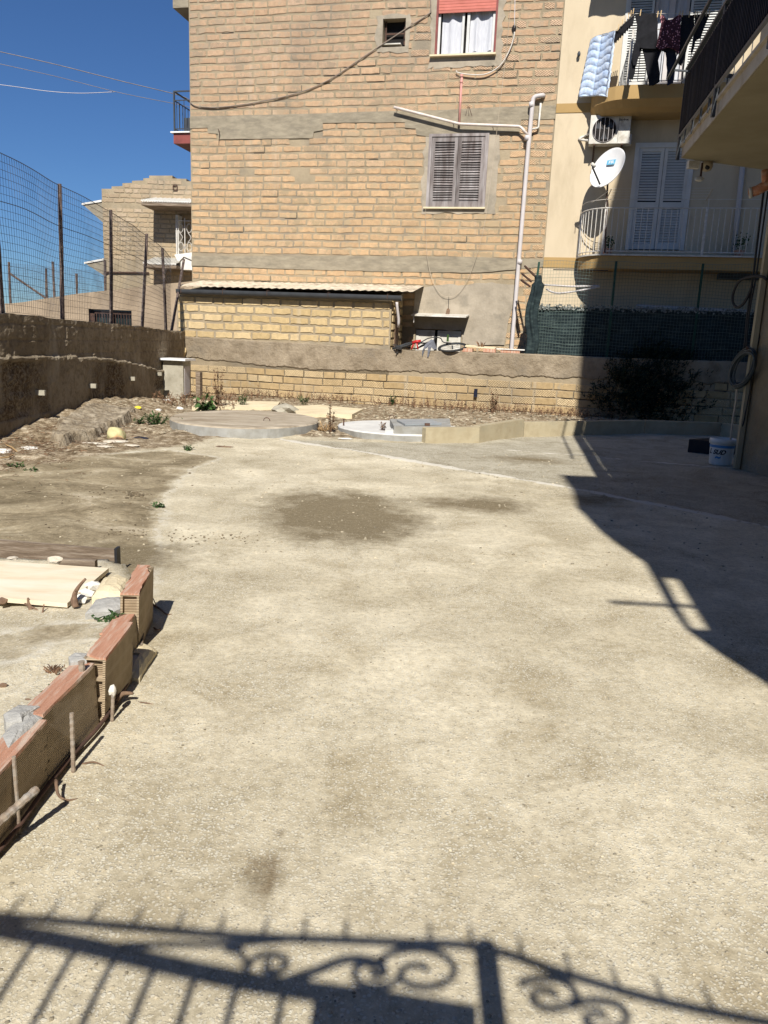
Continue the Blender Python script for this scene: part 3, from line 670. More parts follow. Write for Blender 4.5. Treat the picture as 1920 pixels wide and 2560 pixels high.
# ---- ground floor doors under the canopy
a, b, c, d = W4; mm = (a+b)/2 - .05
for (x0, x1) in ((a+.01, mm-.04), (mm+.03, b-.01)):
    mb = MB(FA); sash(mb, x0, x1, c, d-.02, .03, .06); mb.box(x0+.06, x1-.06, .045, .065, c+.06, d-.08); mb.build('door', m_offw, house)
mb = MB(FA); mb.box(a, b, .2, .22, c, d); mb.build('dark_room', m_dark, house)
mb = MB(FA); q0 = FA.px(1028, 787, .45); q1 = FA.px(1165, 790, .45)
zc = (q0.z+q1.z)/2
mb.add([(q0.x, -.45, zc-.03), (q1.x, -.45, zc-.03), (q1.x+.03, 0, zc+.03), (q0.x, 0, zc+.03), (q0.x, -.45, zc), (q1.x, -.45, zc), (q1.x+.03, 0, zc+.06), (q0.x, 0, zc+.06)], [(0, 3, 2, 1), (4, 5, 6, 7), (0, 1, 5, 4), (1, 2, 6, 5), (0, 4, 7, 3)])
mb.bar((q0.x+.06, -.42, zc-.0), (q0.x+.06, -.42, zc-.18), .02)
mb.build('canopy', m_offw, house)['label'] = 'small flat canopy over the white doors'
# ---- side balcony and roof slab at the left corner
def zpx(x, y, fr=FA, d=0): return fr.px(x, y, d).z
mb = MB(FA); x0 = FA.px(433, 10).x; mb.box(x0, uL, -.02, 8, zpx(433, 21), zpx(433, -8)); mb.box(x0-.03, uL, -.02, 8, zpx(433, -8), zpx(433, -14))
mb.build('roof_slab', m_conc, house)
mb = MB(FA); x0 = FA.px(434, 345).x; zb, zt = zpx(434, 359), zpx(434, 333)
mb.box(x0, uL, 0, 7, zb, zt); bal = mb.build('balcony_slab', m_redfr, house); bal['label'] = 'dark red balcony edge on the left corner'
mb = MB(FA); mb.box(x0-.06, uL, -.05, 7.05, zt, zt+.03); mb.build('marble_edge', m_marble, bal)
mb = MB(FA); zr = zpx(436, 228); x1 = x0+.02
mb.bar((x1, .02, zt+.03), (x1, .02, zr), .035); mb.bar((x1, .02, zr), (uL, .02, zr), .03); mb.bar((x1, .02, zr), (x1, 7, zr), .03); mb.bar((x1, .02, zr-.2), (x1, 7, zr-.2), .02); mb.bar((x1, .02, zr-.2), (uL, .02, zr-.2), .02)
mb.bar((x1, .02, zt+.1), (uL, .02, zt+.1), .02); mb.bar((x1, .02, zt+.1), (x1, 7, zt+.1), .02)
for k in range(46): mb.bar((x1, .15+k*.15, zt+.1), (x1, .15+k*.15, zr-.2), .012)
for k in range(1, 3): mb.bar((x1+k*.13, .02, zt+.1), (x1+k*.13, .02, zr-.2), .012)
mb.build('railing', m_rail_g, bal)
acx = FA.px(445, 300).x
mb = MB(FA); mb.box(acx, uL-.02, .3, .6, zt+.04, zpx(445, 286)); o = mb.build('balcony_appliance', m_rail_g); tag(o, 'dark boxy appliance standing on the left corner balcony', 'appliance')
# ---- roof top cap hidden above the picture
# ---- pipes
def ppath(fr, pts, d): return [fr.px(x, y, (d if not isinstance(d, (list, tuple)) else d[i])) for i, (x, y) in enumerate(pts)]
def rnd(path, r=.08, n=4):
    P = [Vector(p) for p in path]; out = [P[0]]
    for i in range(1, len(P)-1):
        a = P[i-1]-P[i]; b = P[i+1]-P[i]; ra = min(r, a.length*.45); rb = min(r, b.length*.45)
        a = P[i]+a.normalized()*ra; b = P[i]+b.normalized()*rb
        for k in range(n+1):
            t = k/n; out.append(a*(1-t)**2 + P[i]*2*t*(1-t) + b*t*t)
    out.append(P[-1]); return out
dp = thing('drainpipe', 'tall grey plastic drainpipe down the right edge of the brick house', 'drainpipe', FA.W((FA.px(1280, 859).x, -.12, 0)))
base = FA.px(1280, 859, .12); pt = FA.px(1333, 242, .12)
mb = MB(FA); path = [Vector((base.x-.01, -.12, .1)), base, FA.px(1318, 400, .12), pt, FA.px(1357, 238, .12), FA.px(1359, 240, 0)]
mb.tube(rnd(path, .09), .048, 12); mb.build('pipe', m_greyp, dp, smooth=True)
for (x, y) in ((1299, 655), (1318, 345), (1329, 262)):
    q = FA.px(x, y, .12); mb = MB(FA); mb.tube([q+Vector((0, 0, -.05)), q+Vector((0, 0, .05))], .06, 12); mb.build('collar', m_greyp, dp, smooth=True)
mb = MB(FA); mb.tube(rnd(ppath(FA, [(1352, 258), (1346, 320), (1321, 325)], .1), .04), .022, 8); mb.build('branch_pipe', m_offw, dp, smooth=True)
pk = thing('waste_pipe', 'thin bleached pink waste pipe running slanted across the wall above the shutters', 'pipe', FA.W(FA.px(1149, 311, 0)))
mb = MB(FA); mb.tube(rnd(ppath(FA, [(985, 268), (1075, 291), (1149, 310), (1225, 313), (1300, 316), (1320, 338)], .15), .05), .03, 10); mb.build('pipe', m_whitep, pk, smooth=True)
mb = MB(FA); mb.tube(ppath(FA, [(1154.5, 190), (1148, 310)], [.1, .13]), .026, 10); mb.build('riser', m_pink, pk, smooth=True)
for (x, y) in ((1154, 190), (1153.5, 205)):
    q = FA.px(x, y, .1); mb = MB(FA); mb.tube([q+Vector((0, 0, -.03)), q+Vector((0, 0, .03))], .034, 10); mb.build('coupling', m_pink, pk, smooth=True)
for (x, y) in ((990, 270), (1133, 309), (1232, 318)):
    q = FA.px(x, y, .15); mb = MB(FA); mb.tube([(q.x, 0, q.z-.02), q, q+Vector((0, 0, .04))], .008, 5); mb.build('bracket', m_rust, pk)
# ---- cables on the facade
def smooth_path(pts, n=5):
    P = [Vector(p) for p in pts]; out = []
    for i in range(len(P)-1):
        p0 = P[max(i-1, 0)]; p1 = P[i]; p2 = P[i+1]; p3 = P[min(i+2, len(P)-1)]
        for k in range(n):
            t = k/n
            out.append(0.5*((2*p1) + (-p0+p2)*t + (2*p0-5*p1+4*p2-p3)*t*t + (-p0+3*p1-3*p2+p3)*t**3))
    out.append(P[-1]); return out
def cable(name, label, cat, fr, pts, d, r, mt, n=6):
    mb = MB(fr); mb.tube(smooth_path(ppath(fr, pts, d)), r, n); return tag(mb.build(name, mt, smooth=True), label, cat)
cable('power_cable', 'grey cable sagging across the upper brickwork from the left corner', 'cable', FA, [(475, 254), (485, 263), (505, 267), (550, 268), (641, 256), (746, 232), (822, 200), (890, 155), (954, 112), (1015, 72), (1071, 35), (1077, 25), (1075, -20)], .04, .012, m_cable)
cable('white_cable', 'white cable hanging in a curve from a wall hole to the pink riser', 'cable', FA, [(1286, 80), (1284, 95), (1273, 127), (1251, 163), (1218, 184), (1182, 187), (1146, 182), (1141, 176)], .07, .014, m_whitec)
cable('conduit', 'thin pale conduit dropping to the broken wall hole', 'cable', FA, [(1288, -30), (1286, 70)], .02, .01, m_greyp)
cable('string_loop', 'thin cord hanging in a long loop below the louvred window', 'cord', FA, [(1280, -20), (1262, 160), (1221, 494), (1205, 590), (1191, 640), (1170, 697), (1145, 733), (1122, 742), (1100, 733), (1080, 697), (1068, 640), (1064, 560), (1064, 522)], .09, .005, m_cord, 5)
mb = MB(FA); q = FA.px(1285, 73); mb.rock((q.x, -.012, q.z), .05, .012, .08, 3); tag(mb.build('wall_hole', m_dark, house), 'broken hole where cables leave the wall')
hg = thing('hanging_weight', 'brown weight tied to the bottom of the cord loop', 'weight', FA.W(FA.px(1120, 788, .09)))
mb = MB(FA); mb.tube(ppath(FA, [(1122, 742), (1121, 770)], .09), .006, 5); mb.build('cord', m_rubber, hg)
q = FA.px(1119, 779, .09); mb = MB(FA); mb.prism([(q.x-.05, -.09, q.z-.09), (q.x+.04, -.09, q.z-.08), (q.x+.05, -.09, q.z+.04), (q.x+.01, -.09, q.z+.09), (q.x-.03, -.09, q.z+.04)], (0, .04, 0)); mb.build('weight', m_root, hg)
mb = MB(FA)
for pts in ([(1164, 290), (1170, 262), (1172, 290)], [(1172, 265), (1180, 290)]): mb.tube(ppath(FA, pts, .03), .006, 5)
tag(mb.build('wire_stub', m_rust), 'bent rusty wire stub sticking out of the upper concrete band', 'wire')
mb = MB(FA); mb.tube(ppath(FA, [(545, 322), (549, 330), (548, 345), (547, 363)], [.06, .1, .03, .01]), .008, 5); tag(mb.build('iron_hook', m_rust), 'rusty iron hook under the concrete band at the left of the facade', 'hook')

# ================================================================== SHED
shed = thing('brick_shed', 'low lean-to shed of large yellow tuff blocks with a black gutter, left of centre', 'shed', GW.W((-2.6, 0, 1.2)))
sL = GW.px(442, 790).x; sR = GW.px(977, 820).x
sB, sT = GW.px(700, 850).z, GW.px(700, 748).z
depth = 1.27
mb = MB(GW); mb.add([(sL, 0, .4), (sR, 0, .4), (sR, 0, sT+.03), (sL, 0, sT+.09), (sL, depth, .4), (sR, depth, .4), (sR, depth, sT+.3), (sL, depth, sT+.3)],
    [(0, 1, 2, 3), (1, 5, 6, 2), (0, 3, 7, 4), (3, 2, 6, 7)])
mb.cur = 1; bricks(mb, sL+.02, sR-.02, sB-.03, sT+.02, .47, .185, .028, .03, depth=.016, wob=.02)
mb.build('wall', [m_mortar, m_brick_y], shed)
mb = MB(Fr(GW.W((sR, 0, 0))[:2], 12.4-90)); bricks(mb, .03, depth-.02, .8, sT+.1, .4, .185, .03, .02, depth=.02); mb.box(0, depth, 0, .003, .4, sT+.1); mb.build('side_wall', m_brick_y, shed)
mb = MB(GW); mb.box(sR-.01, sR+.03, .35, .75, .4, sT-.25); mb.build('side_door', m_root, shed)
# corrugated roof
mb = MB(GW); ga, gb = GW.px(438, 720, .12), GW.px(1032, 738, .12)
n = 90; vs = []; zf0, zf1 = GW.px(445, 712, .05).z, GW.px(1030, 726, .05).z
for k in range(n+1):
    t = k/n; u = ga.x+(gb.x-ga.x)*t; w_ = .012*math.sin(t*n*math.pi/1.5)
    zf = zf0+(zf1-zf0)*t
    vs += [(u, -.12, zf-.03+w_), (u, depth-.02, zf+.20+w_)]
mb.add(vs, [(2*k, 2*k+2, 2*k+3, 2*k+1) for k in range(n)])
mb.build('roof', m_sheet, shed)
mb = MB(GW); n = 60; vs = []
for k in range(n+1):
    t = k/n; u = ga.x+.5+(gb.x-ga.x-.6)*t; vs += [(u, depth-.35+.06*noise.noise(Vector((u*2, 0, 0))), sT+.37+.0*t), (u, depth-.03, sT+.36+.1*abs(noise.noise(Vector((u*1.3, 3, 0)))))]
mb.add(vs, [(2*k, 2*k+2, 2*k+3, 2*k+1) for k in range(n)]); mb.build('mortar_flashing', m_gpatch, shed)
gq0 = GW.px(443, 727, .16); gq1 = GW.px(1004, 744, .16)
mb = MB(GW); L_ = 7
for i in range(1):
    prof = [(math.cos(a)*.075, math.sin(a)*.075) for a in [math.pi+math.pi*k/8 for k in range(9)]]
    prof = [(-.075, .04)] + prof + [(.075, .04)]
    vs = []
    for e in (gq0, gq1):
        for (y, z) in prof: vs.append((e.x, -.16+y, e.z+z))
    n = len(prof); mb.add(vs, [(k, k+1, n+k+1, n+k) for k in range(n-1)] + [tuple(range(n)), tuple(range(2*n-1, n-1, -1))])
mb.build('gutter', m_gutter, shed)
for x in (457, 566, 679, 830, 972):
    t = (x-443)/(1004-443); e = gq0.lerp(gq1, t); mb = MB(GW)
    mb.tube([(e.x, -.08, e.z+.07), (e.x, -.22, e.z+.06), (e.x, -.245, e.z+.03), (e.x, -.24, e.z-.05)], .008, 5); mb.build('gutter_bracket', m_rust, shed)
mb = MB(GW); mb.tube(rnd([GW.px(992, 755, .16), GW.px(993, 768, .14), GW.px(997, 800, .05), GW.px(996, 818, -.0)], .05), .03, 10); mb.build('downpipe', m_greyp, shed, smooth=True)

# ================================================================== GARDEN WALL
gwall = thing('garden_wall', 'low garden wall of pale tuff blocks under a rough cement coping, across the back of the yard', 'wall', GW.W((0, 0, 0)))
gL, gR = GW.px(425, 900).x-.25, 9.5
tops = P2(GW, [(430, 838), (560, 848), (760, 858), (975, 874), (1150, 880), (1310, 884), (1500, 893), (1850, 905)])
bots = P2(GW, [(430, 890), (500, 897), (640, 912), (800, 925), (900, 927), (1100, 931), (1250, 940), (1420, 945), (1850, 960)])
tops = [(gL, tops[0][1])] + tops + [(gR, tops[-1][1])]; bots = [(gL, bots[0][1])] + bots + [(gR, bots[-1][1])]
mb = MB(GW); mb.box(gL, gR, 0, .3, -.3, 1.05); zb0 = 0.0
def lin(P, u):
    for (a, b), (c, d) in zip(P[:-1], P[1:]):
        if a <= u <= c: return b+(d-b)*(u-a)/(c-a+1e-9)
    return P[-1][1]
mb.cur = 1; bricks(mb, gL, gR, -.12, 1.05, .485, .167, .014, .013, depth=.02, wob=.02, clip=lambda u, z: z < lin(bots, u)-.0, dark=.35)
mb.build('wall', [m_mortar, m_brick_g, m_dark], gwall)
# coping with a ragged lower edge
mb = MB(GW); n = 520; vs = []
for k in range(n+1):
    u = gL+(gR-gL)*k/n; zt = lin(tops, u)+.015*noise.noise(Vector((u*3, 0, 0))); zb = lin(bots, u)+.05*noise.fractal(Vector((u*3, 2, 0)), .7, 2.1, 5)
    bl = .05+.02*noise.noise(Vector((u*2, 5, 0)))
    zm = zb+(zt-zb)*.5
    bl = .03+.02*noise.noise(Vector((u*2, 5, 0))); vs += [(u, -.012, zb), (u, -.026-.008*random.random(), zb+.02), (u, -bl-.02*noise.noise(Vector((u*3, 7, 0))), zm), (u, -bl+.005*noise.noise(Vector((u*9, 1, 0))), zt-.02), (u, -.02, zt), (u, .32, zt+.01)]
mb.add(vs, [(6*k+j, 6*k+6+j, 6*k+7+j, 6*k+1+j) for k in range(n) for j in range(5)]); mb.build('coping', m_coping, gwall)
q = GW.px(1190, 982); mb = MB(GW); mb.box(q.x-.035, q.x+.035, -.1, 0, q.z-.09, q.z+.09); mb.box(q.x-.03, q.x+.03, -.108, -.1, q.z-.05, q.z+.08)
tag(mb.build('junction_box', m_navy), 'small dark blue box fixed low on the garden wall', 'box')
# loose things on the wall top, right of the bicycle
wt = lambda x: lin(tops, x)
q0, q1, q2 = GW.px(1163, 866, -.05), GW.px(1240, 868, -.05), GW.px(1312, 872, -.05)
mb = MB(GW); z = wt(q0.x)+.115
mb.add([(q0.x, .0, z-.0), (q1.x-.02, .0, z-.02), (q1.x, .26, z), (q0.x, .26, z+.03), (q0.x, .0, z+.02), (q1.x-.02, .0, z), (q1.x, .26, z+.02), (q0.x, .26, z+.05)], [(0, 3, 2, 1), (4, 5, 6, 7), (0, 1, 5, 4), (1, 2, 6, 5), (2, 3, 7, 6), (3, 0, 4, 7)])
tag(mb.build('coping_slab', m_pale), 'pale slab on the wall top between the bicycle wheel and the next slab', 'slab')
mb = MB(GW); mb.box(q1.x+.02, q2.x, -.02, .26, z-.025, z); tag(mb.build('coping_slab', m_rubw), 'whiter slab on the wall top nearest the green fence', 'slab')
for i, (x0, x1, lb) in enumerate(((1155, 1181, 'half red brick on the wall top beside the bicycle wheel'), (1208, 1239, 'red brick on the wall top under the joint of the two slabs'), (1252, 1300, 'long red brick on the wall top next to the green fence'))):
    a, b = GW.px(x0, 875, 0).x, GW.px(x1, 875, 0).x; mb = MB(GW); mb.box(a, b, .0, .22, wt(a)+.01, wt(a)+.085); tag(mb.build('red_brick', m_terr), lb, 'brick', 'bricks under the coping slabs')
mb = MB(GW); q = GW.px(1204, 866, -.1)
for k in range(9):
    a = random.uniform(-1, 1); tip = Vector((q.x+a*.16, .1+random.uniform(-.1, .1), q.z+random.uniform(.06, .14))); b = Vector((q.x+a*.05, .1, q.z-.03))
    s_ = Vector((.012, 0, .004)); mid = b.lerp(tip, .5)+Vector((0, 0, .02)); mb.add([b-s_, b+s_, mid+s_*.9, tip, mid-s_*.9], [(0, 1, 2, 4), (4, 2, 3)], random.random())
tag(mb.build('agave', m_dry), 'small spiky plant behind the coping slabs on the wall', 'plant')
# stones at the junction of shed wall and left wall
for i, (x, y, s_) in enumerate(((455, 880, .11), (437, 858, .07), (446, 868, .05), (441, 885, .06))):
    q = GW.px(x, y, .08); mb = MB(GW); mb.rock(q, s_, s_*.7, s_*1.2, i+2); tag(mb.build('corner_stone', m_stone if i else m_brick_y), ['big yellow stone wedged where the garden wall meets the left wall', 'pale stone under the end of the shed wall', 'small pale stone in the dark gap at the shed corner', 'grey stone at the foot of the gap by the shed corner'][i], 'stone', 'stones in the gap at the shed corner')

# ================================================================== CREAM HOUSE
cream = thing('cream_house', 'cream rendered house with ochre bands and two balconies, right of the brick house', 'house', FA.W((7, 0, 0)))
cL, cR = FA.px(1388, 300).x+.002, 12.5
D1 = (FA.px(1585, 400).x, FA.px(1735, 400).x, 3.66, FA.px(1650, 358).z)
D2 = (FA.px(1563, 100).x, FA.px(1800, 100).x, FA.px(1650, 214).z, 9.2)
mb = MB(FA); panel(mb, cL, cR, 0, 10.6, [D1, D2], y=-.03, rev=.16)
mb.add([(cL, -.03, 0), (cL, -.03, 10.6), (cL, 3, 10.6), (cL, 3, 0)], [(0, 3, 2, 1)]); mb.build('wall', m_cream, cream)
z0, z1 = FA.px(1420, 283).z, FA.px(1420, 260).z
mb = MB(FA); mb.box(cL-.0, cR, -.045, -.03, z0, z1); mb.build('ochre_band', m_ochre, cream)
zz0, zz1 = FA.px(1400, 670).z, FA.px(1400, 644).z
mb = MB(FA); mb.box(cL-.0, cR, -.045, -.03, zz0, zz1); mb.build('ochre_band', m_ochre, cream)
def louv_leaf(mb, x0, x1, z0, z1, y, st=.06, n=30, midrail=None, open_=True):
    mb.box(x0, x0+st, y, y+.04, z0, z1); mb.box(x1-st, x1, y, y+.04, z0, z1); mb.box(x0+st, x1-st, y, y+.04, z0, z0+st*1.6); mb.box(x0+st, x1-st, y, y+.04, z1-st, z1)
    if midrail: mb.box(x0+st, x1-st, y, y+.04, midrail-.05, midrail+.05)
    a, b = z0+st*1.6, z1-st
    for k in range(n):
        z = a+(b-a)*(k+.5)/n; h = (b-a)/n
        if midrail and abs(z-midrail) < .06: continue
        sl = .5 if open_ else .48
        mb.add([(x0+st, y+.005, z-h*.42), (x1-st, y+.005, z-h*.42), (x1-st, y+.035, z+h*sl), (x0+st, y+.035, z+h*sl)], [(0, 1, 2, 3)], random.random()*.5+.5)
        if not open_: mb.add([(x0+st, y+.012, z-h*.5), (x1-st, y+.012, z-h*.5), (x1-st, y+.012, z-h*.40), (x0+st, y+.012, z-h*.40)], [(0, 1, 2, 3)], 0.1)
# lower door
a, b, c, d = D1
mb = MB(FA); mb.box(a, a+.09, -.06, .02, c, d); mb.box(b-.09, b, -.06, .02, c, d); mb.box(a+.09, b-.09, -.06, .02, d-.1, d)
door1 = mb.build('balcony_door', m_white, cream); door1['label'] = 'lower balcony door closed by white louvred shutters'
mm = a+.09+(b-a-.18)*.5
mb = MB(FA); louv_leaf(mb, a+.09, mm-.005, c+.02, d-.1, -.03, .07, 34, (c+d)/2-.15); mb.build('shutter', m_white, door1)
mb = MB(FA); louv_leaf(mb, mm+.005, b-.09, c+.02, d-.1, -.03, .07, 34, (c+d)/2-.15, False); mb.build('shutter', m_white, door1)
mb = MB(FA); mb.box(a+.05, b-.05, .03, .05, c, d); mb.build('dark_room', m_dark, door1)
# upper door
a, b, c, d = D2; u1, u2 = FA.px(1628, 100).x, FA.px(1718, 100).x
mb = MB(FA); mb.box(a-.05, a, -.05, .03, c, d); mb.box(b, b+.05, -.05, .03, c, d); mb.box(a-.05, b+.05, -.05, .03, d, d+.05)
door2 = mb.build('balcony_door', m_white, cream); door2['label'] = 'upper balcony door with white louvred shutters and a curtained middle'
mb = MB(FA); louv_leaf(mb, a, u1, c+.02, d, -.03, .05, 42, None, False); mb.build('shutter', m_white, door2)
mb = MB(FA); louv_leaf(mb, u2, b, c+.02, d, -.03, .05, 42, None, False); mb.build('shutter', m_white, door2)
mb = MB(FA); sash(mb, u1+.02, (u1+u2)/2, c+.02, d, .04, .06); sash(mb, (u1+u2)/2, u2-.02, c+.02, d, .04, .06); mb.build('sash', m_greyp, door2)
mb = MB(FA); curtain(mb, u1+.05, u2-.05, c+.03, d, .11, .02, 30); mb.build('curtain', m_curt, door2, smooth=True)
mb = MB(FA); mb.box(a, b, .145, .158, c, d); mb.build('dark_room', m_dark, door2)
# downpipe and wall lamp etc.
mb = MB(FA); mb.tube([FA.px(1866, 330, .1), FA.px(1833, 637, .1)], .055, 10); mb.build('downpipe', m_greyp, cream, smooth=True)
# ---- balcony shapes with a rounded left end
def bal_outline(x0, x1, dep, rx):
    pts = [(x0, -.03)]
    for k in range(9):
        t = k/8*math.pi/2; pts.append((x0+rx*(1-math.cos(t)), -.03-dep*math.sin(t)))
    pts += [(x1, -.03-dep), (x1, -.03)]
    return pts
BD = .87
bz0, bz1 = FA.px(1600, 672, BD).z, FA.px(1600, 640, BD).z
bx0 = FA.px(1440, 640, .05).x
mb = MB(FA); ol = bal_outline(bx0+.05, 12.4, BD-.03, .62); mb.prism([(x, y, bz0) for x, y in ol], (0, 0, bz1-bz0)); slab1 = mb.build('balcony_slab', m_ochre, cream); slab1['label'] = 'lower balcony slab with rounded left end'
mb = MB(FA); ol = bal_outline(bx0, 12.45, BD+.02, .66); mb.prism([(x, y, bz1) for x, y in ol], (0, 0, .03)); mb.build('marble_edge', m_offw, slab1)
zt = bz1+.03
def railing(name, mt, ol, z0, z1, sp=.115, rr=.012, rb=.009, parent=None, posts=(), zlow=.06):
    mb = MB(FA); pth = [Vector((x, y, 0)) for x, y in ol]
    mb.tube([p+Vector((0, 0, z1)) for p in pth], rr, 6); mb.tube([p+Vector((0, 0, z0+zlow)) for p in pth], rr*.8, 6)
    # even bars
    tot = 0; nxt = 0
    for p, q in zip(pth[:-1], pth[1:]):
        L2 = (q-p).length
        if L2 < 1e-6: continue
        while nxt <= tot+L2:
            v = p.lerp(q, (nxt-tot)/L2); mb.bar(v+Vector((0, 0, z0+zlow)), v+Vector((0, 0, z1)), rb*1.6); nxt += sp
        tot += L2
    for (x, y) in posts: mb.bar((x, y, z0), (x, y, z1+.02), .04)
    return mb.build(name, mt, parent)
ol = bal_outline(bx0+.03, 8.4, BD-.02, .64)[:-1]
r1z = FA.px(1640, 520, BD).z
railing('railing', m_wrail, ol, zt, r1z, .118, .014, .008, slab1, posts=[(FA.px(1507, 600, BD-.1).x, -.03-BD+.06), (FA.px(1763, 560, BD).x, -.03-BD+.02), (bx0+.04, -.1)])
mb = MB(FA); q = FA.px(1444, 560, .05)
mb.tube([(bx0+.03, -.1, r1z+.16)] + [(x, y, r1z+.17) for x, y in ol[3:]], .006, 5)
for x in (1510, 1765): 
    qq = FA.px(x, 560, BD); mb.bar((qq.x, -.03-BD+.02, r1z), (qq.x, -.03-BD+.02, r1z+.18), .012)
tag(mb.build('clothes_line', m_whitec), 'empty clothes line strung above the white railing of the lower balcony', 'clothes line')
dr = thing('drying_rack', 'fold out drying rack of thin arms fixed to the lower balcony railing', 'drying rack', FA.W((FA.px(1530, 500, BD).x, -1, r1z)))
for (pts) in ([(1515, 502), (1529, 472)], [(1765, 502), (1783, 470)]):
    mb = MB(FA); mb.tube([FA.px(pts[0][0], pts[0][1], BD), FA.px(pts[1][0], pts[1][1], BD+.3)], .01, 5); mb.build('arm', m_cord, dr)
mb = MB(FA)
for k in range(4):
    f = k/3; a = FA.px(1529-8*f, 472+20*f, BD+.3-.25*f); b = FA.px(1783-10*f, 470+20*f, BD+.3-.25*f); mb.tube([a, b], .003, 4)
mb.tube(ppath(FA, [(1529, 472), (1478, 508)], [BD+.3, .7]), .003, 4)
mb.build('line', m_whitec, dr)
# upper balcony
uz0, uz1 = FA.px(1650, 272, .85).z, FA.px(1650, 212, .85).z
ux0 = FA.px(1478, 250, .0).x
mb = MB(FA); ol0 = bal_outline(ux0, 12.4, BD, .75); ol1 = bal_outline(ux0+.10, 12.4, BD-.28, .75)
n = len(ol0); zm_ = uz0+(uz1-uz0)*.42
vs = [(x, y, uz1) for x, y in ol0] + [(x, y, zm_) for x, y in ol0] + [(x, y, uz0+.06) for x, y in [((a[0]+b[0])/2, (a[1]+b[1])/2) for a, b in zip(ol0, ol1)]] + [(x, y, uz0) for x, y in ol1]
fs = [tuple(range(n)), tuple(range(4*n-1, 3*n-1, -1))]
for r in range(3): fs += [(r*n+i, (r+1)*n+i, (r+1)*n+(i+1) % n, r*n+(i+1) % n) for i in range(n)]
mb.add(vs, fs); slab2 = mb.build('balcony_slab', m_ochre, cream); slab2['label'] = 'upper balcony slab with moulded ochre underside'
bx2 = FA.px(1571, 200, .9).x; r2z = FA.px(1600, 75, .9).z
ol = [(bx2, -.1), (bx2, -.9), (8.2, -.9)]
railing('railing', m_wrail, ol, uz1, r2z, .14, .012, .009, slab2, posts=[(bx2, -.9)])
# awning above the picture that shades the upper wall
mb = MB(FA); n = 60; vs = []; ax0, ax1 = FA.px(1497, 50, 1.0).x, 9.5
for k in range(n+1):
    u = ax0+(ax1-ax0)*k/n; vs += [(u, -.05, 10.3), (u, -1.15, 9.55), (u, -1.17, 9.38+.05*abs(math.sin(u*9)))]
mb.add(vs, [(3*k+j, 3*k+3+j, 3*k+4+j, 3*k+1+j) for k in range(n) for j in range(2)]); mb.build('awning', m_ochre, cream)
# laundry ------------------------------------------------------------
LD = 1.28
def garment(name, label, pts, mt, d=LD, th=.03, n=None, cat='clothes', parent=None, wave=.012):
    P = []
    q = [FA.px(x, y, d) for x, y in pts]
    m = len(q)
    for i in range(m):
        a = q[i]; b = q[(i+1) % m]; kk = max(1, int((b-a).length/.10))
        for k in range(kk): P.append(a.lerp(b, k/kk))
    mb = MB(FA); pf = [p+Vector((random.uniform(-.008, .008), -th/2+wave*math.sin(p.x*30+p.z*6), random.uniform(-.006, .006))) for p in P]
    mb.prism(pf, (0, th, 0))
    o = mb.build(name, mt, parent); 
    if parent is None: tag(o, label, cat, 'laundry hanging on the upper balcony')
    return o
hood = [(1588, 36), (1600, 34), (1640, 34), (1645, 60), (1643, 105), (1640, 122), (1607, 122), (1600, 118), (1591, 163), (1584, 163), (1580, 140), (1589, 100), (1593, 62)]
garment('hoodie', 'charcoal hooded top pegged left of the flowered blouse', hood, m_char, LD+.03)
garment('leggings', 'black leggings hanging in front of the upper door, behind the charcoal top', [(1592, 100), (1640, 100), (1645, 150), (1650, 205), (1634, 213), (1622, 213), (1612, 150), (1605, 122), (1590, 165), (1583, 198), (1571, 196), (1576, 160)], m_denim, LD-.03)
garment('trousers', 'dark navy trousers with both legs hanging below the flowered blouse', [(1630, 112), (1690, 112), (1690, 150), (1683, 208), (1668, 213), (1668, 175), (1664, 130), (1655, 125), (1640, 170), (1634, 213), (1622, 214), (1625, 160)], m_navy, LD-.05)
garment('blouse', 'burgundy sleeveless blouse with small pink flowers on the clothes line', [(1650, 40), (1657, 37), (1668, 52), (1682, 48), (1695, 38), (1703, 38), (1702, 60), (1700, 100), (1697, 132), (1693, 138), (1690, 126), (1672, 118), (1650, 126), (1641, 118), (1646, 85), (1652, 58)], m_floral, LD+.04)
garment('shorts', 'black trousers pegged just right of the flowered blouse', [(1704, 38), (1736, 38), (1737, 75), (1722, 108), (1712, 140), (1703, 165), (1696, 160), (1699, 100)], m_denim)
garment('shirt', 'black shirt pegged at the right end of the line beside the dark railing', [(1738, 38), (1775, 36), (1765, 60), (1752, 95), (1740, 100), (1730, 135), (1726, 130), (1736, 80)], m_denim)
# quilt over the side
mb = MB(FA); c0 = [FA.px(1478, 100, .15), FA.px(1538, 78, .75)]; c1 = [FA.px(1449, 243, .15), FA.px(1517, 243, .75)]
nu, nv_ = 30, 90; vs = []
for j in range(nv_+1):
    t = j/nv_
    for i in range(nu+1):
        s_ = i/nu; p = c0[0].lerp(c0[1], s_).lerp(c1[0].lerp(c1[1], s_), t)
        puff = .028*abs(math.sin(t*math.pi*8+.8*math.sin(s_*9)))**.35*(.35 if abs(s_-.45) < .03 else 1)
        fold = .025*math.sin(s_*7+t*2)
        p = p+Vector((-.6, -.8, 0)).normalized()*(puff+fold)+Vector((0, 0, .03*math.sin(s_*3)))
        vs.append(p)
m0 = len(vs); back = [v+Vector((.05, .06, 0)) for v in vs]
fs = [(j*(nu+1)+i, j*(nu+1)+i+1, (j+1)*(nu+1)+i+1, (j+1)*(nu+1)+i) for j in range(nv_) for i in range(nu)]
fs += [tuple(m0+k for k in f[::-1]) for f in fs]
for j in range(nv_):
    for i in (0, nu): a = j*(nu+1)+i; b = a+nu+1; fs.append((a, b, m0+b, m0+a))
for i in range(nu): a = nv_*(nu+1)+i; fs.append((a, a+1, m0+a+1, m0+a)); fs.append((i, i+1, m0+i+1, m0+i))
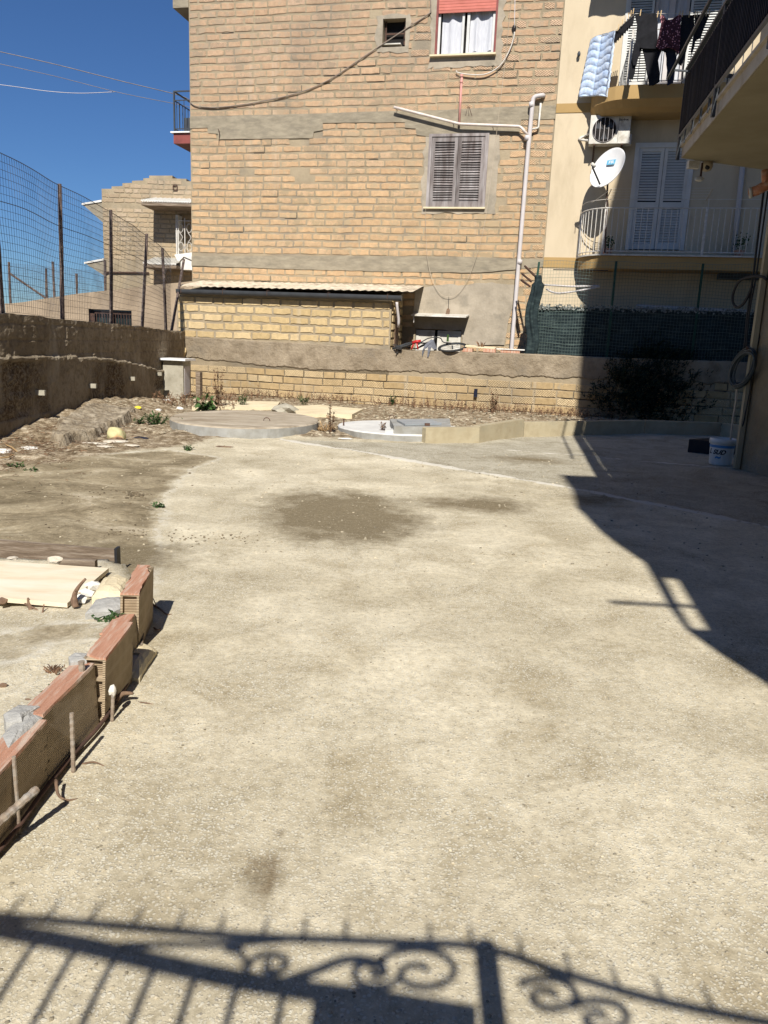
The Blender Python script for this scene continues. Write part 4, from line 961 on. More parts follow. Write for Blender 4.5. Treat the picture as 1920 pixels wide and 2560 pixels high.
mb.add(vs+back, fs); tag(mb.build('quilt', m_quilt, smooth=True), 'pale blue padded quilt hung over the left end of the upper balcony', 'quilt', 'laundry hanging on the upper balcony')
for i in range(8):
    t = (i+.5)/8; p = FA.px(1540+46*t, 80-48*t, .75+.22*t); mb = MB(FA); s_ = .03
    mb.prism([(p.x-s_, p.y, p.z), (p.x+s_, p.y, p.z), (p.x+s_*.8, p.y, p.z-.12), (p.x+s_*.3, p.y, p.z-.22), (p.x-s_*1.6, p.y, p.z-.2)], (0, .02, 0))
    tag(mb.build('sock', m_denim), 'black sock in the pegged row between the quilt and the balcony corner', 'sock', 'black socks in the pegged row')
pegx = [(1546, 68), (1556, 56), (1564, 47), (1571, 40), (1577, 34), (1583, 29), (1601, 32), (1644, 36), (1652, 34), (1699, 36), (1706, 35), (1723, 36), (1737, 36), (1743, 36), (1766, 33), (1773, 32)]
for i, (x, y) in enumerate(pegx):
    p = FA.px(x, y, LD+.05 if i > 5 else .85+.02*i); mb = MB(FA); mb.prism([(p.x-.008, p.y, p.z-.05), (p.x+.008, p.y, p.z-.05), (p.x+.014, p.y, p.z+.06), (p.x-.002, p.y, p.z+.06)], (0, .012, 0))
    tag(mb.build('clothes_peg', m_peg), 'small wooden peg on the upper balcony clothes line', 'clothes peg', 'wooden pegs on the clothes line')
mb = MB(FA); mb.tube([FA.px(1476, 100, .15), FA.px(1538, 78, .75), FA.px(1588, 34, LD), FA.px(1800, 34, LD)], .005, 5); tag(mb.build('clothes_line', m_whitec), 'laden clothes line along the upper balcony', 'clothes line')
# air conditioner
ac = thing('air_conditioner', 'white wall mounted air conditioner unit below the upper balcony', 'air conditioner', FA.W(FA.px(1520, 361, 0)))
A = FA.px(1478, 288, .38); B = FA.px(1572, 358, .38); y0, y1 = -.38, -.1
mb = MB(FA); mb.box(A.x, B.x, y0, y1, B.z, A.z); mb.build('casing', m_offw, ac)
fcx = A.x+.30; fcz = (A.z+B.z)/2-.01; fr2 = .245
mb = MB(FA); mb.lathe([(0, 0), (fr2, 0), (fr2, .012)], 32, M=Matrix.Translation((fcx, y0-.003, fcz)) @ Matrix.Rotation(R(90), 4, 'X')); mb.build('fan_opening', m_dark, ac)
mb = MB(FA)
for k in range(-2, 3): h = math.sqrt(max(fr2**2-(k*.09)**2, 0)); mb.box(fcx+k*.09-.004, fcx+k*.09+.004, y0-.022, y0-.016, fcz-h, fcz+h)
for rr in (.245,):
    mb.tube([(fcx+rr*math.cos(a), y0-.018, fcz+rr*math.sin(a)) for a in [2*math.pi*k/28 for k in range(28)]], .003, 4, closed=True)
mb.build('grille', m_greyp, ac)
mb = MB(FA)
for k in range(3):
    a = k*2.1+.5; mb.prism([(fcx+math.cos(a)*.03, y0-.008, fcz+math.sin(a)*.03), (fcx+math.cos(a-.3)*.2, y0-.008, fcz+math.sin(a-.3)*.2), (fcx+math.cos(a+.4)*.2, y0-.008, fcz+math.sin(a+.4)*.2)], (0, .003, 0))
mb.build('fan_blade', m_gutter, ac)
mb = MB(FA); mb.box(fcx+.29, fcx+.295, y0-.004, y0, B.z+.02, A.z-.02); mb.build('panel_joint', m_gutter, ac)
mb = MB(FA); mb.box(B.x, B.x+.05, -.3, -.12, B.z+.0, B.z+.2); mb.build('valve_cover', m_greyp, ac)
for x in (A.x+.12, B.x-.14):
    mb = MB(FA); mb.bar((x, -.03, B.z-.02), (x, -.40, B.z-.02), .03); mb.bar((x, -.04, B.z-.02), (x, -.04, B.z-.3), .03); mb.bar((x, -.04, B.z-.28), (x, -.3, B.z-.03), .02); mb.build('bracket', m_rust, ac)
mb = MB(FA); mb.tube(smooth_path([FA.px(1474, 352, .3), FA.px(1455, 350, .1), FA.px(1448, 347, .04), FA.px(1462, 340, .04), FA.px(1474, 334, .2)]), .025, 7); mb.build('pipe_lagging', m_offw, ac, smooth=True)
def text3(s, size, mt, name, parent, Mx, shear=0.0, bold=0.0):
    cu = bpy.data.curves.new(name, 'FONT'); cu.body = s; cu.size = size; cu.extrude = .0012; cu.offset = bold; cu.shear = shear; cu.align_x = 'CENTER'; cu.align_y = 'CENTER'
    tmp = bpy.data.objects.new('tmp', cu); col.objects.link(tmp); dg = bpy.context.evaluated_depsgraph_get(); me = bpy.data.meshes.new_from_object(tmp.evaluated_get(dg))
    bpy.data.objects.remove(tmp); vs = [Mx @ v.co for v in me.vertices]
    O = wloc(parent); 
    for v, c_ in zip(me.vertices, vs): v.co = c_-O
    me.materials.clear(); me.materials.append(mt); me.name = name
    o = bpy.data.objects.new(name, me); col.objects.link(o); o.parent = parent; WL[o.name] = O.copy(); return o
Tx = FA.M @ Matrix.Translation((B.x-.15, y0-.003, A.z-.10)) @ Matrix.Rotation(R(90), 4, 'X')
text3('Excellent', .052, m_navy, 'lettering', ac, Tx, bold=.0015)
# satellite dish
dish = thing('satellite_dish', 'white satellite dish with a blue sticker on the lower balcony corner', 'satellite dish', FA.W((FA.px(1500, 520, .8).x, -.8, r1z)))
cD = FA.W(FA.px(1520, 421, .8))
toc = (CAM-cD).normalized(); ru = rt.copy(); uu = toc.cross(ru).normalized()*-1
if uu.z < 0: uu = -uu
ru = (rt - toc*rt.dot(toc)).normalized()
nrm = (toc*.62 + (-ru*.66 + uu*.50)).normalized()
ang_y = (uu - nrm*uu.dot(nrm)).normalized(); ang_x = ang_y.cross(nrm).normalized()
MD = Matrix(((ang_x.x, ang_y.x, nrm.x, cD.x), (ang_x.y, ang_y.y, nrm.y, cD.y), (ang_x.z, ang_y.z, nrm.z, cD.z), (0, 0, 0, 1)))
Rr = .425
prof = [(Rr*k/10, .075*(k/10)**2-.04) for k in range(11)] + [(Rr+.012, .035), (Rr+.012, .02), (Rr*.9, .0)] + [(Rr*k/10, .075*(k/10)**2-.055) for k in range(8, -1, -1)]
mb = MB(); mb.lathe(prof, 48, M=MD); o = mb.build('reflector', m_marble, dish, smooth=True)
LN = FA.W(FA.px(1479, 413, 1.15)); bt = MD @ Vector((0, -.47, .03)); bt = FA.W(FA.px(1500, 461, .95))
mb = MB(); mb.bar(bt, LN, .022, .03); mb.build('arm', m_black, dish)
mb = MB(); mb.tube([LN+Vector((0, 0, .03)), LN+nrm*-.1+Vector((0, 0, .02))], .035, 10); mb.tube([LN, LN+Vector((0, 0, -.16))], .008, 5); mb.build('receiver', m_offw, dish, smooth=True)
pb = FA.W(FA.px(1512, 632, .87)); mb = MB(); mb.tube([FA.W(FA.px(1520, 440, .75)), FA.W(FA.px(1516, 520, .84)), pb], .02, 8); mb.build('mast', m_rust, dish)
def dpl(x, y, off=0.0):
    n_ = nrm; c_ = cD + nrm*(-.005+off); q_ = ray(x, y); return CAM + q_*((c_-CAM).dot(n_)/q_.dot(n_))
cs = [dpl(1518.5, 401.2), dpl(1540.2, 398.3), dpl(1535.8, 410.6), dpl(1516.3, 412.8)]
mb = MB(); mb.prism(cs, nrm*.004); mb.build('sticker', m_logo, dish)
ctr = dpl(1527.8, 405.6, .006); ex = (dpl(1537, 404.4, .006)-dpl(1518.6, 406.9, .006))*.5; ey = (dpl(1528.6, 400.6, .006)-dpl(1526.6, 411, .006))*.5
TM = Matrix(((ex.x, ey.x, nrm.x*.02, ctr.x), (ex.y, ey.y, nrm.y*.02, ctr.y), (ex.z, ey.z, nrm.z*.02, ctr.z), (0, 0, 0, 1))) @ Matrix.Diagonal((1.35, 1.9, 1, 1))
text3('FR', 1.0, m_marble, 'lettering', dish, TM, shear=.1, bold=.02)
mb = MB(FA); p = FA.px(1447, 138, .1); mb.lathe([(0, -.0), (.03, .01), (.035, .06), (.02, .1), (0, .11)], 12, c=(p.x, -.1, p.z-.03)); mb.bar((p.x, -.03, p.z), (p.x, -.1, p.z), .02)
tag(mb.build('wall_lamp', m_rail_g, smooth=True), 'small round lamp on the sunny cream wall left of the quilt', 'lamp')
for (x, y, s, lb) in ((1520, 610, .12, 'round leafy potted plant in the left end of the lower balcony'), (1850, 615, .16, 'dark potted plant at the far right of the lower balcony')):
    p = FA.W(FA.px(x, y, .45)); t0 = thing('potted_plant', lb, 'plant', (p.x, p.y, zt), 'pots on the lower balcony')
    mb = MB(); mb.lathe([(0, 0), (.08, 0), (.11, .16), (.1, .16), (0, .14)], 14, c=(p.x, p.y, zt)); mb.build('pot', m_terr, t0)
    mb = MB()
    for k in range(90):
        d = Vector((random.gauss(0, 1), random.gauss(0, 1), random.gauss(.2, 1))).normalized()*random.uniform(.05, s*1.3); c_ = Vector((p.x, p.y, zt+.16+s))+d; a = Vector((random.gauss(0, 1), random.gauss(0, 1), random.gauss(0, 1))).normalized()*.035; b_ = a.orthogonal().normalized()*.02
        mb.add([c_-a, c_+b_, c_+a, c_-b_], [(0, 1, 2, 3)], random.random())
    mb.build('foliage', m_leaf, t0)
mb = MB(FA); p = FA.px(1855, 683, .3); mb.box(p.x-.45, p.x+.4, -.35, -.03, p.z-.12, p.z+.16); tag(mb.build('wall_cabinet', m_rail_g), 'dark ribbed box under the lower balcony at the far right', 'box')

# ================================================================== RIGHT GREEN FENCE
gf = thing('green_fence', 'green wire mesh fence backed with dark shade netting on the garden wall, right side', 'fence', GW.W((5, .15, 1.3)))
FY = -.14    # d behind the front plane
def gq(x, y): return GW.px(x, y, FY)
for (x0, y0, x1, y1) in ((1541, 653, 1522, 893), (1758, 659, 1738, 900), (1348, 655, 1318, 884)):
    mb = MB(GW); a, b = gq(x0, y0), gq(x1, y1); b.x = a.x if x0 != 1348 else b.x; mb.bar(b, a, .045, .045); mb.build('post', m_gpost, gf)
fz1 = gq(1450, 654).z; fl = gq(1345, 700).x; frr = 8.6
mb = MB(GW); zb = 1.22
nvw = int((frr-fl)/.062)
for k in range(nvw+1):
    u = fl+(frr-fl)*k/nvw; lean = 0
    mb.bar((u+.015*math.sin(k*.7), .13+.012*math.sin(k*.31), zb), (u, .13+.012*math.sin(k*.31), fz1+.02*math.sin(k*.21)), .0035)
nh = 30
for k in range(nh+1):
    z = zb+(fz1-zb)*k/nh
    pth = [(fl+(frr-fl)*i/24, .128+.01*math.sin(i*1.3), z+.014*math.sin(i*1.1+k*.2)) for i in range(25)]
    for a, b in zip(pth[:-1], pth[1:]): mb.bar(a, b, .0035 if k % 5 else .006)
mb.build('mesh', m_gwire, gf)
ct0, ct1 = gq(1360, 766), gq(1860, 780)
mb = MB(GW); n, mrow = 160, 14; vs = []
for i in range(n+1):
    u = fl-.02+(frr-fl)*i/n; zt_ = ct0.z+(ct1.z-ct0.z)*(u-ct0.x)/(ct1.x-ct0.x)+.015*noise.noise(Vector((u*6, 0, 0)))
    for j in range(mrow+1): 
        z = 1.2+(zt_-1.2)*j/mrow; vs.append((u, .155+.018*noise.noise(Vector((u*3, z*5, 0))), z))
mb.add(vs, [(i*(mrow+1)+j, (i+1)*(mrow+1)+j, (i+1)*(mrow+1)+j+1, i*(mrow+1)+j+1) for i in range(n) for j in range(mrow)])
mb.build('shade_netting', m_netting, gf, smooth=True)
mb = MB(GW)
for i in range(420):
    u = random.uniform(fl, frr); zt_ = ct0.z+(ct1.z-ct0.z)*(u-ct0.x)/(ct1.x-ct0.x)+random.uniform(-.06, .05)
    a = random.uniform(0, 6.3); r_2 = random.uniform(.012, .03); mb.prism([(u+r_2*math.cos(a+k*1.7), .11, zt_+r_2*math.sin(a+k*1.7)) for k in range(4)], (0, .006, 0), random.random())
mb.build('ragged_hem', m_hem, gf)['kind'] = 'stuff'
# gathered net at the left end
mb = MB(GW); vs = []; n = 26; m2 = 30
for j in range(n+1):
    t = j/n; z = 1.25+(fz1-.3-1.25)*t; c_ = fl-.02+.04*math.sin(t*9)-.04*(1-t)
    for i in range(m2):
        a = 2*math.pi*i/m2; r0 = (.11 if t < .9 else .06)*(1+.35*math.sin(a*5+t*6)+.15*noise.noise(Vector((a, t*8, 0)))); vs.append((c_+r0*math.cos(a), .1+r0*.8*math.sin(a), z))
mb.add(vs, [(j*m2+i, j*m2+(i+1) % m2, (j+1)*m2+(i+1) % m2, (j+1)*m2+i) for j in range(n) for i in range(m2)])
mb.build('gathered_net', m_netting, gf, smooth=True)
for i, (a, b, lb) in enumerate((((1312, 665), (1338, 691), 'topmost of three rusty rods sticking out above the green fence end'), ((1305, 684), (1328, 704), 'middle rusty rod of the three by the green fence end'), ((1303, 700), (1325, 716), 'lowest rusty rod of the three by the green fence end'))):
    mb = MB(GW); mb.bar(GW.px(*a, -.5), GW.px(*b, -.1), .035); tag(mb.build('iron_rod', m_rust), lb, 'rod', 'rusty rods by the green fence end')
cable('fence_cable', 'dark cable strung behind the green mesh fence', 'cable', GW, [(1383, 674), (1440, 675), (1520, 676)], -.3, .01, m_rubber)
mb = MB(GW); mb.tube(smooth_path([GW.px(x, y, -.4) for x, y in ((1360, 712), (1430, 716), (1500, 716), (1400, 733), (1365, 722))]), .02, 6); tag(mb.build('rolled_plastic', m_greyp, smooth=True), 'strip of grey plastic sheet caught behind the green mesh', 'plastic sheet')
mb = MB(FA); mb.tube([FA.px(1590, 766, .3), FA.px(1870, 780, .3)], .05, 8); tag(mb.build('white_pipe', m_greyp), 'long pale horizontal pipe behind the shade netting', 'pipe')

# ================================================================== BICYCLE on the wall
bike = thing('bicycle', 'black and red bicycle lying on its side on top of the garden wall', 'bicycle', GW.W((GW.px(1080, 875).x, .15, wt(.6))))
def ring(c, r, ax, ay, rad, mb, n=28): mb.tube([c+ax*(r*math.cos(2*math.pi*k/n))+ay*(r*math.sin(2*math.pi*k/n)) for k in range(n)], rad, 8, closed=True)
def wheel(c, r, ax, ay, nm='wheel'):
    ax = ax.normalized(); ay = ay.normalized(); mb = MB(GW); ring(c, r-.035, ax, ay, .01, mb); hub = ax.cross(ay).normalized()
    for k in range(12):
        a = k*math.pi/6; mb.tube([c+hub*(.02 if k % 2 else -.02), c+(ax*math.cos(a)+ay*math.sin(a))*(r-.035)], .002, 3)
    mb.tube([c-hub*.04, c+hub*.04], .015, 8); w_ = mb.build('wheel', m_rail_g, bike)
    mb = MB(GW); ring(c, r, ax, ay, .026, mb); mb.build('tyre', m_rubber, w_, smooth=True)
zw = wt(1.0)
c1 = Vector((GW.px(1128, 865).x, .2, zw+.10))
wheel(c1, .31, Vector((1, 0, .12)), Vector((-.1, 1, .28)))
c2 = Vector((GW.px(1006, 868).x, .25, zw+.10))
wheel(c2, .29, Vector((.9, .15, .30)), Vector((-.1, 1, .10)))
def bp(x, y, d=0.0): return GW.px(x, y, d)
mb = MB(GW)
mb.tube([bp(1010, 866, -.1), bp(1035, 857, -.05), bp(1064, 858, 0), bp(1087, 850, 0)], .016, 7); mb.tube([bp(1010, 866, -.2), bp(1040, 872, -.1), bp(1064, 858, 0)], .013, 7); mb.tube([bp(1040, 872, -.1), bp(1087, 852, 0)], .016, 7)
mb.build('frame', m_black, bike, smooth=True)
mb = MB(GW); mb.tube([bp(1031, 858, .02), bp(1040, 854, .02), bp(1052, 853, .02)], .035, 8); mb.tube([bp(1035, 858, .02), bp(1028, 874, .02)], .018, 7); mb.tube([bp(1042, 857, .02), bp(1045, 874, .02)], .018, 7); mb.build('fork', m_red, bike, smooth=True)
mb = MB(GW); mb.tube(smooth_path([bp(1054, 855, .05), bp(1068, 847, .05), bp(1080, 844, .02), bp(1088, 843, 0), bp(1102, 846, 0), bp(1108, 855, .03), bp(1127, 859, .05)]), .012, 7); mb.tube([bp(1087, 840, 0), bp(1085, 862, 0)], .02, 7); mb.build('handlebar', m_black, bike, smooth=True)
mb = MB(GW); mb.tube([bp(1054, 855, .05), bp(1045, 861, .06)], .02, 8); mb.tube([bp(1116, 857, .04), bp(1128, 859, .05)], .02, 8); mb.build('grip', m_rubber, bike, smooth=True)
mb = MB(GW); mb.rock(bp(996, 872, .1), .09, .05, .03, 4); mb.build('saddle', m_rubber, bike)
mb = MB(GW)
for (a, b) in (((984, 869), (1004, 880)), ((990, 885), (1004, 868)), ((982, 862), (1000, 864))): mb.bar(bp(*a, .09), bp(*b, .06), .022)
mb.build('pedal_crank', m_rubber, bike)
mb = MB(GW); P = [(1078, 848), (1084, 850), (1092, 872), (1084, 874), (1078, 868), (1071, 893), (1068, 893), (1070, 868), (1062, 872), (1056, 892), (1055, 878), (1062, 862)]
q = [bp(x, y, .07+.02*math.sin(i*2)) for i, (x, y) in enumerate(P)]; mb.prism(q, (0, .02, 0)); tag(mb.build('grey_rag', m_cloth), 'grey cloth hanging over the bicycle handlebar', 'cloth')
mb = MB(GW); mb.tube([bp(1119, 854, -.25), bp(1120, 836, -.25)], .025, 8); tag(mb.build('green_bottle', m_leafy), 'slim green bottle upright behind the bicycle handlebar', 'bottle')

# ================================================================== LEFT RETAINING WALL + FENCE
LWX = -4.97
LF = Fr((LWX, 0), 0.0)
def lw(x, y): r = ray(x, y); t = (LWX-CAM.x)/r.x; return CAM+r*t
tpl = [lw(x, y) for x, y in ((0, 785), (30, 784), (75, 788), (148, 798), (210, 803), (278, 809), (355, 817), (430, 827))]
tpl = [Vector((LWX, -4, tpl[0].z+.1))] + tpl + [Vector((LWX, 20.6, tpl[-1].z))]
def ztop(y): return lin([(p.y, p.z) for p in tpl], y)
lpl = [lw(x, y) for x, y in ((0, 893), (60, 892), (140, 892), (230, 892), (320, 905), (395, 925))]
lpl = [Vector((LWX, -4, lpl[0].z))] + lpl + [Vector((LWX, 20.6, lpl[-1].z))]
def zled(y): return lin([(p.y, p.z) for p in lpl], y)
yy = np.arange(2.0, 19.2, .055); rows = 58
vs = []; rg = []
for y in yy:
    zt_ = ztop(y)+.02*noise.noise(Vector((y*2.2, 0, 0)))+.012*noise.noise(Vector((y*9, 0, 0))); zl_ = zled(y)+.03*noise.noise(Vector((y*3, 8, 0)))
    for j in range(rows):
        z = -.1+(zt_+.1)*j/(rows-1); rough = 0.0
        if z < zl_: x = .055+.02*noise.noise(Vector((y*.8, z*.8, 0)))
        else: x = .0+.03*noise.noise(Vector((y*1.4, z*1.4, 4)))
        # eroded patches and buttress-like bare strips
        f_ = noise.fractal(Vector((y*.9, z*.6, 2)), .9, 2, 3); band = .5+.5*math.sin(y*1.9+.6)
        if z < zl_-.06 and .25 < z < zl_-.02: rough = max(0, min(1, band*1.5-.35+f_*.8))
        x += -.025*rough + .013*(noise.fractal(Vector((y*7, z*7, 1)), .8, 2, 4))*(1+2.0*rough) + (.03*abs(noise.noise(Vector((y*11, z*11, 9)))) if abs(z-zl_) < .05 else 0)
        if z > zl_: # coarse block courses
            gy = (y+.25*(int(z/.21) % 2)) % .5; gzz = z % .21
            if min(gy, gzz) < .025: x -= .012
        vs.append(Vector((LWX+x, y, z))); rg.append(rough)
m0 = len(vs); vs += [Vector((LWX-.28, y, -.1)) for y in yy] + [Vector((LWX-.28, y, ztop(y)+.01)) for y in yy]
ny_ = len(yy)
fs = [(i*rows+j, (i+1)*rows+j, (i+1)*rows+j+1, i*rows+j+1) for i in range(ny_-1) for j in range(rows-1)]
fs += [(i*rows+rows-1, (i+1)*rows+rows-1, m0+ny_+i+1, m0+ny_+i) for i in range(ny_-1)] + [(m0+ny_+i, m0+ny_+i+1, m0+i+1, m0+i) for i in range(ny_-1)]
fs += [tuple([(ny_-1)*rows+j for j in range(rows)]+[m0+2*ny_-1, m0+ny_-1])]
lwall = thing('retaining_wall', 'dark rough retaining wall along the left side of the yard', 'wall', (LWX, 11, 0))
mb = MB(); mb.add(vs, fs); o = mb.build('wall', m_lwall, lwall)
o.data.attributes.new('rough', 'FLOAT', 'POINT').data.foreach_set('value', rg+[0.0]*(2*ny_))
for (x, y) in ((85, 981), (217, 964), (317, 946), (386, 934)):
    p = lw(x, y); mb = MB(); mb.box(LWX+.02, LWX+.16, p.y-.03, p.y+.03, p.z-.035, p.z+.035)
    mb.build('weep_pipe', m_kiosk, lwall)
lf = thing('mesh_fence', 'tall sagging wire mesh fence on the left retaining wall', 'fence', (LWX-.1, 12, 1.6))
FX = LWX-.1
def lfx(x, y): r = ray(x, y); t = (FX-CAM.x)/r.x; return CAM+r*t
posts = [((2, 590), (6, 785)), ((149, 460), (156, 800)), ((277, 525), (278, 810)), ((367, 585), (355, 819)), ((406, 620), (415, 825)), ((460, 649), (428, 826))]
pv = []
for i, (a, b) in enumerate(posts):
    A_, B_ = lfx(*a), lfx(*b)
    if i == 0: A_ = Vector((FX, B_.y-.05, 3.55))
    pv.append((A_, B_)); mb = MB(); mb.tube([B_-Vector((0, 0, .05)), B_.lerp(A_, .5)+Vector((0, .015, 0)), A_], [.035, .032, .03], 7); mb.build('post', m_post, lf)
# mesh sheet: top line from the photo
topl = [lfx(x, y) for x, y in ((0, 383), (35, 400), (67, 418), (108, 441), (148, 463), (200, 491), (252, 518), (278, 530), (310, 555), (340, 570), (365, 588), (385, 606), (406, 624), (430, 650), (440, 690))]
topl = [(p.y, p.z) for p in topl]; topl = [(6.0, topl[0][1]+.1), (8.5, topl[0][1]+.03)] + topl
y0_, y1_ = 6.5, pv[-1][1].y
mb = MB(); ncol = int((y1_-y0_)/.062); nrow = 20
def mp_(y, t):
    a = ztop(y)+.02; b = lin(topl, y); z = a+(b-a)*t
    return Vector((FX+.02+.035*noise.noise(Vector((y*1.2, z*1.5, 0)))+.02*math.sin(y*3), y+.03*noise.noise(Vector((y*.9, z*2, 5)))+.02*t, z+.03*t*(1-t)*math.sin(y*2.4)))
for k in range(ncol+1):
    y = y0_+(y1_-y0_)*k/ncol; P = [mp_(y, j/5) for j in range(6)]
    for a, b in zip(P[:-1], P[1:]): mb.bar(a, b, .0032)
for j in range(nrow+1):
    t = j/nrow; P = [mp_(y0_+(y1_-y0_)*k/44, t) for k in range(45)]
    for a, b in zip(P[:-1], P[1:]): mb.bar(a, b, .004 if j not in (nrow, nrow-6) else .008)
mb.build('mesh', m_wire, lf)

# ================================================================== TERRACE WALL AND FAR HOUSE
TF = Fr((0, 23.0), 0.0); HF = Fr((0, 29.0), 4.0)
ter = thing('terrace_building', 'low tan rendered outbuilding with a brown framed window behind the left wall', 'building', TF.W((-9, 0, 0)))
P = P2(TF, [(14, 790), (24, 759), (60, 755), (121, 745), (203, 733), (260, 727), (330, 719), (376, 713), (443, 707), (480, 703)])
hw_ = pr(TF, 221, 772, 331, 850)
mb = MB(TF); zlo = -.5
xsq = sorted({p[0] for p in P} | {hw_[0], hw_[1]})
def tz(u): return lin(P[1:], u) if u >= P[1][0] else P[1][1]
for a, b in zip(xsq[:-1], xsq[1:]):
    lo = zlo
    if hw_[0]-1e-6 <= a and b <= hw_[1]+1e-6: lo = hw_[3]
    mb.add([(a, 0, lo), (b, 0, lo), (b, 0, tz(b)), (a, 0, tz(a)), (a, 6, lo), (b, 6, lo), (b, 6, tz(b)), (a, 6, tz(a))], [(0, 1, 2, 3), (3, 2, 6, 7), (0, 3, 7, 4)] if a == xsq[0] else [(0, 1, 2, 3), (3, 2, 6, 7)])
mb.add([(hw_[0], 0, zlo), (hw_[0], .3, zlo), (hw_[0], .3, hw_[3]), (hw_[0], 0, hw_[3]), (hw_[1], 0, zlo), (hw_[1], .3, zlo), (hw_[1], .3, hw_[3]), (hw_[1], 0, hw_[3])], [(0, 1, 2, 3), (4, 7, 6, 5), (3, 2, 6, 7)])
mb.build('wall', m_terrace, ter)
mb = MB(TF); mb.box(hw_[0], hw_[1], .22, .24, zlo, hw_[3]); wd = mb.build('window', m_glass_d, ter)
mb = MB(TF); a, b, d = hw_[0], hw_[1], hw_[3]; w3_ = (b-a)/3
mb.box(a, a+.14, .1, .2, zlo, d-.04); mb.box(b-.05, b, .1, .2, zlo, d-.04); mb.box(a, b, .1, .2, d-.12, d-.04); mb.box(a+.14+w3_*1.05, a+.24+w3_*1.05, .1, .2, zlo, d-.12)
for k in range(13): mb.box(a+.2+k*(b-a-.3)/12, a+.22+k*(b-a-.3)/12, .06, .08, zlo, d-.1)
mb.build('frame', m_rust, wd)
tf = thing('terrace_fence', 'distant wire fence with iron posts on the terrace roof', 'fence', TF.W((-10, 1, 2.5)))
for (a, b) in (((22, 655), (26, 757)), ((115, 671), (117, 747)), ((132, 654), (136, 747)), ((191, 684), (192, 737)), ((262, 652), (263, 730))):
    mb = MB(TF); A_, B_ = TF.px(*a, -.5), TF.px(*b, -.5); mb.tube([B_-Vector((0, 0, .1)), A_], .035, 6); mb.build('post', m_post, tf)
mb = MB(TF); mb.tube([TF.px(25, 684, -.5), TF.px(117, 747, -.5)], .035, 6); mb.build('brace', m_post, tf)
mb = MB(TF); A_, B_ = TF.px(22, 658, -.55), TF.px(262, 680, -.55)
for k in range(75):
    u = A_.x+(B_.x-A_.x)*k/74; z = A_.z+(B_.z-A_.z)*k/74; mb.bar((u, .55, tz(u)), (u, .55, z), .004)
for j in range(14):
    mb.bar((A_.x, .55, tz(A_.x)+(A_.z-tz(A_.x))*j/13), (B_.x, .55, tz(B_.x)+(B_.z-tz(B_.x))*j/13), .004)
mb.build('mesh', m_wire, tf)
# far house
fh = thing('far_house', 'two storey weathered brick house with stepped parapet seen past the left corner', 'house', HF.W((-11, 0, 0)))
hx0 = HF.px(257, 560).x; hx1 = HF.px(500, 560).x+1.5
stp = [(257, 472), (279, 472), (279, 466), (306, 465), (306, 458), (330, 457), (330, 452), (358, 451), (358, 446), (373, 445), (373, 439), (431, 439), (431, 446), (466, 447), (466, 453), (500, 453)]
S2 = P2(HF, stp); S2[0] = (hx0, S2[0][1]); S2[-1] = (hx1, S2[-1][1])
zt0 = HF.px(300, 700).z; mb = MB(HF)
mb.prism([(hx0, 0, -1)] + [(hx1, 0, -1)] + [(u, 0, z) for u, z in S2[::-1]], (0, 7, 0)); mb.cur = 1
def clipf(u, z):
    zz_ = -1
    for (a, b), (c_, d_) in zip(S2[:-1], S2[1:]):
        if a <= u <= c_ and c_ > a: zz_ = b
    return z < zz_
cb = pr(HF, 257, 505, 372, 524); zpl = HF.px(300, 655).z
bricks(mb, hx0, hx1, 3.0, S2[5][1]+.45, .42, .165, .022, .03, clip=clipf, depth=.016, skip=lambda u, z: (cb[2] < z < cb[3] and u < cb[1]) or (z < zpl and u < HF.px(372, 680).x))
mb.build('wall', [m_mortar, m_brick_f], fh)
def canopy(x0, y0, x1, dep, name='canopy'):
    A_, B_ = HF.px(x0, y0, dep), HF.px(x1, y0, dep); n = 60; vs = []
    for k in range(n+1):
        u = A_.x+(B_.x-A_.x)*k/n; w_ = .035*math.sin(k*math.pi/1.25); vs += [(u, -dep, A_.z+w_), (u, 0, A_.z+.28+w_), (u, -dep, A_.z-.04+w_)]
    mb = MB(HF); mb.add(vs, [(3*k, 3*k+3, 3*k+4, 3*k+1) for k in range(n)] + [(3*k, 3*k+2, 3*k+5, 3*k+3) for k in range(n)]); c_ = mb.build(name, m_sheetw, fh)
    mb = MB(HF); mb.box(A_.x, B_.x, -dep+.03, 0, A_.z-.16, A_.z-.05); mb.build('canopy_frame', m_wood, c_); return c_
canopy(352, 500, 500, 1.25); canopy(357, 656, 440, 1.1)
# grille balcony
gx0 = HF.px(442, 600, .5).x; gz0, gz1 = HF.px(460, 635, .5).z, HF.px(460, 552, .5).z
mb = MB(HF); mb.box(gx0, hx1, -.6, 0, gz0-.55, gz0-.05); bb = mb.build('balcony', m_sheetw, fh)
mb = MB(HF)
for x in (gx0, gx0+.3, gx0+.62): mb.bar((x, -.5, gz0), (x, -.5, gz1+.1), .03)
mb.bar((gx0, -.5, gz1), (hx1, -.5, gz1), .025)
for s_ in (gx0+.15, gx0+.46):
    for zc in (gz0+.25, gz1-.25):
        mb.tube([(s_+.09*math.cos(a), -.5, zc+.15*math.sin(a)) for a in [2*math.pi*k/14 for k in range(14)]], .012, 5, closed=True)
    mb.tube(smooth_path([(s_-.05, -.5, gz0+.4), (s_+.06, -.5, (gz0+gz1)/2), (s_-.05, -.5, gz1-.4)]), .012, 5)
mb.build('grille', m_wrail, bb)
mb = MB(HF); mb.box(gx0-.05, gx0+.05, -.45, -.02, gz0-.1, gz1+.2); mb.build('post', m_sheetw, bb)
